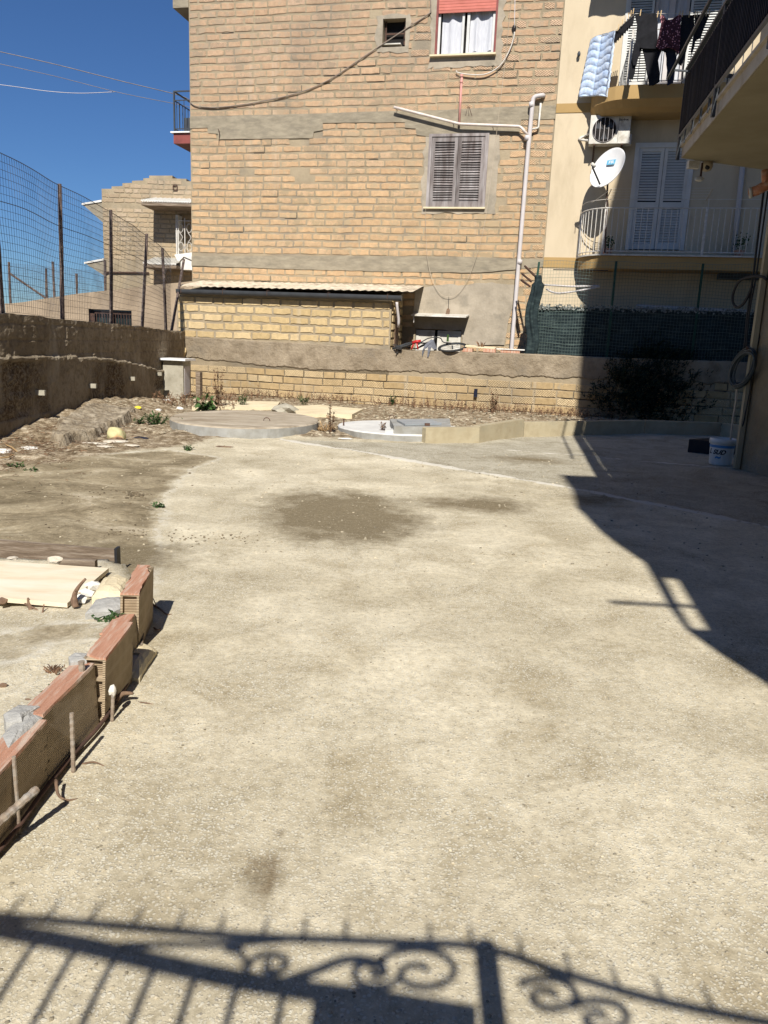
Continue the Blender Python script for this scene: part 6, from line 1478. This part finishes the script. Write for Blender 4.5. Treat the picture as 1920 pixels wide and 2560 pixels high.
lump([q(0, 1850, .24), q(40, 1805, .24), q(90, 1770, .24), q(108, 1790, .25), q(85, 1815, .25), q(20, 1875, .24)], .02, .235, 'mortar_patch', 'crumbling grey mortar patch on the brick row at the far left', m_gpatch)
lump([(-1.13, 3.2), (-1.05, 3.2), (-1.04, 3.0), (-1.0, 2.99), (-1.01, 3.3), (-1.12, 3.4)], .05, .0, 'mortar_lump', 'tan mortar lump between the two far bricks', m_pale)
# board and plank
bd = [G(168, 1508, .19), G(272, 1420, .19)]; e = (bd[1]-bd[0]); bdl = [G(-10, 1493, .19), G(-5, 1402, .19)]
mb = MB(); L0 = bd[0]; L1 = bd[1]; dl = (bdl[0]-bd[0])*2.2; dl2 = (bdl[1]-bd[1])*1.6
mb.prism([L0, L1, L1+dl2, L0+dl], (0, 0, -.022)); tag(mb.build('plywood_board', m_osb), 'bleached plywood board lying flat at the left edge', 'board')
w0, w1 = G(290, 1437, 0), G(0, 1412, 0)
pl = thing('wooden_plank', 'weathered grey plank standing on edge behind the plywood board', 'plank', (w0.x, w0.y, 0))
dv = (w1-w0); dv.z = 0; dv = dv*1.5
mb = MB(); hh = .155; mb.prism([w0, w0+dv, w0+dv+Vector((0, 0, hh)), w0+Vector((0, 0, hh))], (0, .035, 0)); mb.build('plank', m_wood, pl)
mb = MB(); mb.box(w0.x-.002, w0.x+.014, w0.y-.012, w0.y+.05, 0, hh+.012); mb.build('end_stake', m_black, pl)
p = G(188, 1412, .19); mb = MB(); mb.box(p.x-.1, p.x+.1, p.y+.02, p.y+.06, .13, .21); tag(mb.build('wood_offcut', m_wood), 'short wooden offcut between the plank and the board', 'offcut')
p = G(133, 1410, .19); mb = MB(); mb.rock((p.x, p.y+.03, .205), .042, .025, .02, 2, n=2); tag(mb.build('stone', m_stone), 'pale stone resting on the rear edge of the plywood board', 'stone')
p = G(25, 1402, .19); mb = MB(); mb.rock((p.x, p.y+.03, .197), .03, .02, .01, 4, n=2); tag(mb.build('stone', m_stone), 'small flat stone at the rear edge of the board, far left', 'stone')
for (x, y, a, b, c_, lb) in ((232, 1475, .05, .035, .03, 'white plaster chunk under the board corner, upper one'), (215, 1492, .05, .03, .025, 'white plaster chunk under the board corner, lower one'), (200, 1508, .04, .03, .025, 'pale chunk beside the dry root by the board'), (6, 1510, .03, .025, .02, 'small brown stone at the front edge of the board, far left'), (72, 1762, .02, .015, .012, 'small stone on the raised ground behind the long brick'), (8, 1722, .018, .013, .01, 'dark pebble at the left edge of the raised ground')):
    p = G(x, y, .16); mb = MB(); mb.rock((p.x, p.y, .17+c_*.3), a, b, c_, x*.13, n=1); tag(mb.build('plaster_chunk', m_rubw if 'white' in lb or 'pale' in lb else m_root), lb, 'rubble', 'chunks on the raised ground')
def twig(name, label, pts, r, mt=m_root, cat='root', grp=None):
    mb = MB(); P = smooth_path([G(x, y, z) for x, y, z in pts], 4); n = len(P); mb.tube(P, [r*(1-.6*k/(n-1)) for k in range(n)], 6); return tag(mb.build(name, mt, smooth=True), label, cat, grp)
twig('dry_root', 'forked dry root poking up at the front corner of the board', [(190, 1518, .17), (186, 1490, .22), (196, 1468, .26), (214, 1447, .3)], .016)
twig('dry_root', 'short dry root leaning against the right corner of the board', [(186, 1515, .17), (180, 1500, .2), (190, 1482, .23), (188, 1476, .25)], .010)
twig('dry_root', 'knotted stub of root under the front edge of the board', [(78, 1525, .15), (72, 1510, .17), (70, 1495, .2)], .012)
twig('dry_root', 'thin dry stem lying under the front edge of the board', [(62, 1510, .17), (85, 1520, .16), (98, 1528, .15)], .006)
twig('dry_root', 'thin stub beside the knotted root under the board', [(106, 1535, .15), (108, 1522, .17), (110, 1510, .19)], .006)
twig('dry_root', 'curled black root on the pale ground beside the broken brick', [(378, 1510, .0), (400, 1522, .015), (415, 1535, .01), (432, 1536, .0)], .006)
twig('dry_root', 'long thin root at the foot of the broken brick', [(372, 1500, .05), (390, 1515, .03), (380, 1490, .06)], .005)
twig('dry_root', 'small black twig on the ground below the dry root', [(385, 1570, .0), (395, 1575, .02), (402, 1570, .0)], .005)
twig('dry_root', 'thick brown root stub at the foot of the proud brick', [(290, 1750, .03), (305, 1735, .05), (322, 1733, .05), (333, 1734, .05)], .013)
twig('dry_root', 'thin wiry root trailing right from the thick stub', [(345, 1755, .0), (365, 1757, .01), (390, 1762, .0)], .003)
twig('dry_root', 'wiry root snagged beside the looped hose', [(140, 1950, .05), (145, 1985, .03), (165, 2000, .01), (195, 1997, .0)], .006)
twig('dry_root', 'wisp of dry stem on the ground right of the looped hose', [(205, 1910, .0), (235, 1905, .01), (262, 1916, .0)], .004)
for (x, y, lb, s_) in ((148, 1710, 'dark green weed at the back edge of the long brick', .07), (272, 1540, 'dark purple green weed beside the grey mortar patch', .055), (135, 1665, 'small dried weed on the raised ground', .04)):
    p = G(x, y, .2); weed('low_weed', lb, 'weed', (p.x, p.y, .18), .035, 12, m_leaf if 'green' in lb else m_dry, s_, .03 if 'green' in lb else .015, .009 if 'green' in lb else .003, 'low weeds on the raised ground', .3, 4)
# rebars
def rebar(label, a, b, r, lean=0, ribs=True, grp='iron bars at the brick row'):
    mb = MB(); a = Vector(a); b = Vector(b); n = int((b-a).length/.012); P = [a.lerp(b, k/n) for k in range(n+1)]; mb.tube(P, [r*.85*(1.12 if k % 2 else .92) for k in range(n+1)] if ribs else r, 8); return tag(mb.build('iron_bar', m_rebar), label, 'iron bar', grp)
def G_(x, y, z=0): return G(x, y, z)
b0 = G(183, 1930, 0); rebar('upright rusty bar standing in front of the long brick', b0-Vector((0, 0, .03)), b0+Vector((.005, 0, .215)), .0085)
b0 = G(279, 1803, 0); kb = rebar('short upright bar with a white plaster knob', b0-Vector((0, 0, .03)), b0+Vector((.01, 0, .12)), .008)
mb = MB(); mb.rock(b0+Vector((.008, 0, .125)), .014, .014, .024, 3, n=2); mb.build('plaster_knob', m_rubw, kb)
b0 = G(216, 1838, 0); rebar('muddy upright bar leaning in the joint between two bricks', b0+Vector((.0, 0, .0)), b0+Vector((-.01, .01, .285)), .013)
b0 = G(48, 2085, 0); rebar('thin bluish upright bar nearest the camera', b0-Vector((0, 0, .02)), b0+Vector((.0, 0, .25)), .006, ribs=False)
b0 = G(215, 1855, .0)
e0, e1 = G(-30, 2080, .12), G(93, 1972, .16)
rebar('thick ribbed reinforcing bar jutting from the lower left picture edge', e0+(e0-e1)*.5, e1, .0135)
hs = thing('black_hose', 'black hose running along the foot of the brick row with a small loop', 'hose', G(130, 1960, 0))
mb = MB(); mb.tube(smooth_path([G(-60, 2190, .02), G(40, 2075, .03), G(100, 1990, .03), G(180, 1890, .025), G(260, 1800, .025), G(320, 1700, .025), G(345, 1600, .02), G(372, 1520, .02)], 6), .008, 7); mb.build('hose', m_rust, hs, smooth=True)
mb = MB(); lc = G(128, 1955, 0)
mb.tube([lc+Vector((-.03+.0*k, .045*math.cos(a), .07+.075*math.sin(a))) for k, a in enumerate([math.pi*1.45*j/16-.3 for j in range(17)])], .009, 7); mb.build('loop', m_black, hs, smooth=True)
mb = MB(); mb.prism([G(320, 1650, .0), G(348, 1640, 0), G(338, 1700, .0), G(318, 1718, 0)], (0, 0, .045)); tag(mb.build('stone_wedge', m_stone), 'tan stone wedge standing against the end of the proud brick', 'stone')
mb = MB(); a_ = G(352, 1640, 0); mb.prism([G(350, 1655, 0), G(358, 1560, 0), G(368, 1500, 0), G(374, 1500, 0), G(365, 1570, 0), G(356, 1650, 0)], (0, 0, .05)); tag(mb.build('wood_batten', m_wood), 'thin upright wooden batten along the foot of the far bricks', 'batten')

# ================================================================== RIGHT BUILDING WITH BALCONY
RF = Fr((4.62, 10.05), 11.0)
rbh = thing('right_house', 'shaded beige house with a dark railed balcony at the right edge', 'house', RF.W((0, 0, 0)))
ur = lambda v: v
mb = MB(); pA = Vector((4.62, 10.05, 0)); pB = Vector((4.77, 9.42, 0)); pC = Vector((4.9, 9.35, 0))
def wallpoly(pts, z0, z1): 
    n = len(pts); vs = [Vector((p[0], p[1], z0)) for p in pts]+[Vector((p[0], p[1], z1)) for p in pts]; mb.add(vs, [(k, (k+1) % n, n+(k+1) % n, n+k) for k in range(n)]+[tuple(range(n, 2*n)), tuple(range(n-1, -1, -1))])
inner = RF.W((.35, -12, 0)); innerR = RF.W((7, -12, 0)); farR = RF.W((7, .3, 0))
fineN = 30
# lower storey: pier face subdivided for real roughness
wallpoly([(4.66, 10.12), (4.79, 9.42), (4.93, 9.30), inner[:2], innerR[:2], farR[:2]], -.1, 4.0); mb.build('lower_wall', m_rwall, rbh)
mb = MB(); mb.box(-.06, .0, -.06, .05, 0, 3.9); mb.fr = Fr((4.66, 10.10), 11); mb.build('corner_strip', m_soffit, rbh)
mb = MB(); f1, f2, f3, f4 = RF.W((-.38, .2, 0)), RF.W((-.38, -9.8, 0)), RF.W((7, -9.8, 0)), RF.W((7, .3, 0))
wallpoly([f1[:2], f2[:2], f3[:2], f4[:2]], 4.02, 7.4); mb.build('upper_wall', m_cream, rbh)
mb = MB(); t1, t2 = RF.W((.3, .2, 0)), RF.W((.3, -6, 0)); wallpoly([t1[:2], t2[:2], f3[:2], f4[:2]], 7.41, 14.2); mb.build('shading_block', m_cream, rbh)  # block added above the view to throw shade on the cream house
# balcony slab
c0 = Vector((3.48, 10.2, 0)); e1_ = G(1905, 423, 3.87)
SLH = 3.87; o0 = G(1706, 396, SLH); o1 = G(1920, 142, SLH); dd = (o1-o0).normalized()
far = o0; nearp = o0+dd*9.3; endp = G(1920, 426, SLH); endp = o0+(endp-o0)*1.6
mb = MB(); th_ = .13
nr = Vector((endp.x-.4, nearp.y, 0))
P = [far, nearp, Vector((nearp.x+2.4, nearp.y+.0, SLH)), endp]
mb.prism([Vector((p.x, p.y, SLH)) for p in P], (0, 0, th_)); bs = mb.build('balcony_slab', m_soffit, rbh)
mb = MB(); nrm2 = Vector((dd.y, -dd.x, 0)); nrm2 = nrm2 if nrm2.x < 0 else -nrm2
mb.prism([far+nrm2*.004, nearp+nrm2*.004, nearp+nrm2*.004+Vector((0, 0, th_)), far+nrm2*.004+Vector((0, 0, th_))], nrm2*.012); mb.build('slab_fascia', m_slabedge, bs)
mb = MB(); mb.prism([Vector((p.x, p.y, SLH+th_))+nrm2*(.05 if k in (0, 1) else 0) for k, p in enumerate(P)], (0, 0, .03)); mb.build('marble_edge', m_slabedge, bs)
mb = MB(); zb_, zt_ = SLH+th_+.13, G(1724, 150, 0).z
off = nrm2*.06; hr = 4.90
def rp(s, z): return far+dd*s+off+Vector((0, 0, z-SLH))
mb.bar(rp(-.02, hr), rp(9.3, hr), .05, .03); mb.bar(rp(-.02, hr-.09), rp(9.3, hr-.09), .02, .02); mb.bar(rp(-.02, zb_), rp(9.3, zb_), .03, .03)
for s_ in (.0, 1.9, 3.8, 5.7, 7.6, 9.25): mb.bar(rp(s_, SLH-.02), rp(s_, hr), .035)
for s_ in (.35, .75, 1.2, 1.6): mb.bar(rp(s_, SLH+.1), rp(s_, zb_), .014)
rl = mb.build('railing', m_rail_g, bs)
mb = MB(); n = 150
for k in range(n):
    s_ = .03+9.2*k/n; mb.bar(rp(s_, zb_+.02), rp(s_, hr-.11), .05, .008+.006*random.random(), random.random())
rb = mb.build('slat_panel', m_blackrail, rl)
e2 = (endp-far).normalized(); 
mb = MB(); mb.bar(far+e2*.02+Vector((0, 0, hr-SLH)), endp+Vector((0, 0, hr-SLH)), .04)
for k in range(12): mb.bar(far+e2*(.1+.11*k)+Vector((0, 0, .15)), far+e2*(.1+.11*k)+Vector((0, 0, hr-SLH)), .014)
mb.build('end_railing', m_rail_g, bs)
o = bpy.data.objects
mb = MB(); mb.bar(rp(.0, hr-.1)+nrm2*.22, rp(5.6, hr-.1)+nrm2*.22, .03)
for s_ in (.3, 5.2): mb.bar(rp(s_, hr-.12), rp(s_, hr-.1)+nrm2*.22, .02)
tag(mb.build('drying_rail', m_rail_g), 'dark drying rail projecting outside the shaded balcony railing', 'rail')
# hidden block behind the camera whose shadow falls on the near right ground
mb = MB(); wallpoly([(1.84, -1.2), (1.84, -7), (9, -7), (9, -1.2)], 0, 9.15)
nb = mb.build('rear_house', m_rwall); tag(nb, 'house block standing behind the viewer, seen only by its shadow', 'house')
mb = MB()
zY = lambda Y: (Y+1.2)*.9
prof_ = [(0, 1.66), (3.26, 1.66), (3.6, 1.58), (3.92, 1.52), (4.36, 1.56), (4.85, 1.63), (5.21, 1.68), (5.7, 1.62), (6.13, 1.585), (7.06, 1.585), (7.5, 1.66), (8.0, 1.73), (8.95, 1.80)]
def strip_(Ya, xa0, xa1, Yb, xb0, xb1): mb.prism([(xa0, -1.19, zY(Ya)), (xa1, -1.19, zY(Ya)), (xb1, -1.19, zY(Yb)), (xb0, -1.19, zY(Yb))], (0, .03, 0))
for (Ya, xa), (Yb, xb) in zip(prof_[:-1], prof_[1:]):
    if 3.91 < Ya < 4.84 and Yb < 4.86:
        l_ = lambda Y: 1.557+(Y-3.92)/.93*.143
        strip_(Ya, xa, max(xa+.012, l_(Ya)), Yb, xb, max(xb+.012, l_(Yb))); strip_(Ya, l_(Ya)+.085, 1.85, Yb, l_(Yb)+.085, 1.85)
    else: strip_(Ya, xa, 1.85, Yb, xb, 1.85)
mb.build('shadow_edge_screen', m_rwall, nb)  # unseen screen added, cut to shape the wavy shadow edge and its lit slit
mb_ = MB(); mb_.box(-14, .6, -22, -14, 0, 8.3); tag(mb_.build('sky_blocker', m_rwall), 'unseen block added behind the viewer to cut the sky light', 'house')  # unseen volume added to hold back sky light and deepen the shade
mb = MB(); mb.bar((1.22, -.9, 4.72), (1.75, -.95, 4.75), .03); mb.build('shadow_rod', m_iron, nb)  # unseen clothes rod, added to cast the short bar of shadow
# camera + pipe + cables + hose
cc = thing('security_camera', 'cream security camera under the far corner of the shaded balcony', 'camera', G(1768, 405, SLH))
p = G(1768, 405, SLH)
mb = MB(); mb.lathe([(0, 0), (.07, 0), (.075, -.05), (.06, -.10), (0, -.12)], 18, c=p); mb.build('housing', m_cream, cc, smooth=True)
mb = MB(); mb.rock(p+Vector((-.01, -.055, -.075)), .03, .03, .03, 0, n=2); mb.build('lens', m_black, cc, smooth=True)
p = G(1733, 402, SLH); jb = thing('junction_box_lamp', 'white junction box and small spotlight at the balcony corner', 'lamp', p)
mb = MB(); mb.box(p.x-.06, p.x+.08, p.y-.03, p.y+.05, SLH-.09, SLH-.002); mb.build('box', m_offw, jb)
mb = MB(); mb.bar(p+Vector((.12, 0, -.02)), p+Vector((.12, 0, -.2)), .02); mb.build('stem', m_rust, jb)
mb = MB(); mb.rock(p+Vector((.10, -.02, -.22)), .055, .035, .03, 2, n=2); mb.build('lamp_head', m_offw, jb)
PW = Fr((4.62, 10.02), 102)   # pier face frame helper (unused axis)
PV_ = Fr((4.72, 9.75), -76)
def wp(x, y, off=.0):   # point on the pier face
    a = Vector((4.66, 10.12, 0)); b = Vector((4.79, 9.42, 0)); d = (b-a).normalized(); n = Vector((d.y, -d.x, 0)); n = n if n.x < 0 else -n
    a = a+n*off; r = ray(x, y); t = (a-CAM).dot(n)/r.dot(n); return CAM+r*t
orp = thing('orange_drain', 'orange drain pipe with a white cap high on the shaded pier', 'pipe', wp(1915, 460, .1))
mb = MB(); mb.tube([wp(1873, 482, .28), wp(1893, 476, .22), wp(1930, 455, .16)], .06, 12); mb.build('pipe', m_orange, orp, smooth=True)
mb = MB(); mb.tube([wp(1872, 483, .29), wp(1880, 481, .26)], .064, 12); mb.build('cap', m_offw, orp, smooth=True)
mb = MB(); mb.tube([wp(1915, 425, .2), wp(1917, 462, .18)], .055, 12); mb.build('branch', m_orange, orp, smooth=True)
def wcable(label, pts, r=.014, mt=m_rubber, off=.04, name='wall_cable'):
    mb = MB(); mb.tube(smooth_path([wp(x, y, off) for x, y in pts], 6), r, 6); return tag(mb.build(name, mt, smooth=True), label, 'cable', 'cables on the shaded pier')
wcable('black cable down the left side of the shaded pier', [(1909, 480), (1895, 590), (1883, 690), (1868, 790), (1862, 860), (1850, 900)])
wcable('second black cable just right of the first on the shaded pier', [(1920, 478), (1904, 590), (1890, 690), (1872, 790), (1866, 870)], .011)
wcable('thick black cable bent into a large loop beside the pier', [(1917, 699), (1905, 692), (1880, 692), (1850, 702), (1834, 730), (1832, 755), (1842, 768), (1856, 762), (1870, 740), (1880, 715)], .018, m_rubber, .09)
wcable('pale conduit running down the foot of the shaded pier', [(1843, 950), (1840, 1000), (1832, 1050), (1826, 1100)], .012, m_cord, .06)
wcable('thin black hose end hanging from the coil', [(1880, 935), (1874, 980), (1866, 1020), (1858, 1060), (1850, 1075)], .008, m_rubber, .06)
cl_ = thing('hose_coil', 'coil of grey garden hose hanging on the shaded pier', 'hose', wp(1860, 960, .08)); mb = MB()
for k in range(8):
    cx_, cy_ = 1857+random.uniform(-5, 5), 918+random.uniform(-4, 8); rx_, ry_ = 24+random.uniform(-6, 6), 44+random.uniform(-6, 5)
    mb.tube([wp(cx_+rx_*math.cos(a)+ry_*.35*math.sin(-a), cy_+ry_*math.sin(a), .06+.012*k) for a in [2*math.pi*j/26 for j in range(26)]], .0115, 6, closed=True)
mb.build('hose', m_hose, cl_, smooth=True)
mb = MB(); mb.bar(wp(1868, 866, .0), wp(1868, 872, .12), .03); mb.build('hook', m_rust, cl_)
mb = MB(); a_, b_ = wp(1893, 855, .015), wp(1896, 835, .015); mb.tube([wp(1888, 862, .012), wp(1889, 838, .012), wp(1896, 832, .012), wp(1898, 842, .012), wp(1893, 866, .012)], .012, 6); tag(mb.build('rust_streak_slot', m_black, rbh), 'dark slot in the pier render')
# bucket
p0 = G(1812, 1166, 0); bk = thing('paint_bucket', 'white plastic paint bucket with dark lettering in the shade by the pier', 'bucket', (p0.x, p0.y+.16, 0))
bx_, by_ = p0.x, p0.y+.16; rb_ = .152; hb = .36
mb = MB(); mb.lathe([(0, .002), (rb_*.93, .002), (rb_*.95, .02), (rb_*1.04, hb-.07)], 36, c=(bx_, by_, 0)); mb.lathe([(rb_*1.04, hb-.07), (rb_*1.0, hb)], 36, c=(bx_, by_, 0)); mb.build('tub', m_bucket, bk, smooth=True)
mb = MB(); mb.lathe([(rb_*1.04, hb-.075), (rb_*1.13, hb-.07), (rb_*1.13, hb-.015), (rb_*1.08, hb), (rb_*.98, hb), (rb_*.95, hb-.06)], 36, c=(bx_, by_, 0)); mb.build('rim', m_bucket, bk, smooth=True)
mb = MB(); mb.lathe([(rb_*1.045, hb-.12), (rb_*1.05, hb-.085)], 36, c=(bx_, by_, 0)); mb.build('blue_band', m_blue, bk, smooth=True)
view = Vector((-bx_, -by_, 0)).normalized(); vr = Vector((-view.y, view.x, 0))
def bucket_text(s, size, z, mt, da, shear=.2, bold=.002):
    d = Matrix.Rotation(da, 3, 'Z') @ view; x_ = Vector((-d.y, d.x, 0)); pos = Vector((bx_, by_, z))+d*(rb_*1.035)
    Mx = Matrix(((x_.x, 0, d.x, pos.x), (x_.y, 0, d.y, pos.y), (0, 1, 0, pos.z), (0, 0, 0, 1)))
    o = text3(s, size, mt, 'lettering', bk, Mx, shear, bold)
    # wrap on the tub
    O = wloc(bk)
    for v in o.data.vertices:
        w_ = v.co+O; u = (w_-pos).dot(x_); dep = (w_-pos).dot(d); a = u/(rb_*1.035); rr = rb_*(.95+.09*(w_.z-.02)/(hb-.09))+.003+max(0, dep)
        dr_ = d*math.cos(a)+x_*math.sin(a); v.co = Vector((bx_, by_, w_.z))+dr_*rr-O
bucket_text('SUD', .085, .18, m_ink, -.22, .35, .003)
bucket_text('L', .10, .185, m_ink, -1.05, .35, .002)
bucket_text('~', .12, .115, m_blue, -.25, .0, .006)
mb = MB(); pq = G(1835, 1085, 0); bbx, bby = 5.0, 11.6
mb.prism([(bbx-.45, bby, 0), (bbx-.1, bby-.25, 0), (bbx+.35, bby, 0), (bbx, bby+.3, 0)], (0, 0, .20)); tag(mb.build('crate', m_ink), 'black box in the dark behind the paint bucket', 'box')

# ================================================================== GATE (behind the viewer; its shadow lies in the foreground)
GY = -.42
def gs(x, y):       # shadow point in the photo -> point on the gate plane
    g = G(x, y, 0); k = (g.y-GY); return Vector((g.x-math.tan(R(SUN_AZ-180))*k, GY, k*math.tan(R(SUN_EL))/math.cos(R(SUN_AZ-180))))
gate = thing('iron_gate', 'wrought iron gate behind the viewer that throws the scrolled shadow', 'gate', (0, GY, 0))
mb = MB()
def gb(pts, r): mb.tube([gs(*p) for p in smooth2(pts)], r, 6)
def smooth2(pts, n=5):
    P = smooth_path([Vector((x, y, 0)) for x, y in pts], n); return [(p.x, p.y) for p in P]
gb([(-200, 2268), (0, 2290), (300, 2315), (600, 2340), (960, 2354), (1200, 2368), (1400, 2430), (1640, 2500), (1920, 2556), (2100, 2590)], .011)
gb([(-200, 2290), (0, 2325), (200, 2362), (400, 2408), (600, 2450), (780, 2478), (960, 2502), (1190, 2540)], .021)
mb.tube([gs(1213, 2365), gs(1250, 2700)+Vector((0, 0, 0)), Vector((gs(1250, 2700).x, GY, .02))], .030, 6)
frm = mb.build('frame', m_iron, gate)
bars = [(81, 2362), (180, 2385), (280, 2405), (382, 2425), (485, 2447), (590, 2470), (707, 2488)]
mb = MB()
for (x, y) in bars: v = gs(x, y); mb.tube([v, Vector((v.x, GY, .05))], .008, 6)
mb.build('bars', m_iron, gate)
mb = MB()
for x, y in ((20, 2290), (117, 2298), (222, 2308), (332, 2318), (440, 2328), (545, 2337), (657, 2343), (757, 2347), (862, 2350), (960+115, 2358), (1180, 2366), (1305, 2395), (1425, 2435), (1545, 2470), (1660, 2505), (1785, 2530)):
    v = gs(x, y); mb.tube([v, v+Vector((0, 0, .035)), v+Vector((0, 0, .075))], [.0045, .006, .001], 6)
mb.build('finials', m_iron, gate)
def spiral(cx, cy, r0, turns, a0, sx=1.0, sy=.62, tail=None):
    pts = []
    n = int(22*turns)
    for k in range(n+1):
        t = k/n; a = a0+turns*2*math.pi*t; r = r0*(1-.85*t); pts.append((cx+r*sx*math.cos(a), cy+r*sy*math.sin(a)))
    if tail: pts = tail+pts
    mb.tube([gs(*p) for p in pts], .009, 6)
mb = MB()
spiral(1050, 2430, 120, 1.4, math.pi*1.05, 1, .55, [(960, 2400), (920, 2415)])
spiral(935, 2430, 70, 1.3, math.pi*.1, 1, .6, [(1010, 2455)])
spiral(680, 2412, 60, 1.2, math.pi*.9, 1, .55, [(560, 2370), (600, 2380)])
spiral(1370, 2490, 90, 1.4, math.pi*1.2, 1, .55)
spiral(1500, 2545, 90, 1.3, math.pi*1.2, 1, .55)
mb.tube([gs(x, y) for x, y in smooth2([(300, 2362), (430, 2360), (540, 2362), (660, 2355), (760, 2345)])], .008, 6)
mb.tube([gs(x, y) for x, y in smooth2([(700, 2455), (780, 2430), (860, 2400), (920, 2400), (960, 2420)])], .011, 6)
mb.build('scrolls', m_iron, gate)
mb = MB(); v0, v1, v2, v3 = gs(785, 2490), gs(1190, 2545), gs(1230, 2700), gs(770, 2700)
mb.prism([v0, v1, Vector((v1.x, GY, v1.z-.4)), Vector((v0.x, GY, v1.z-.4))], (0, .01, 0)); mb.build('sheet_panel', m_iron, gate)
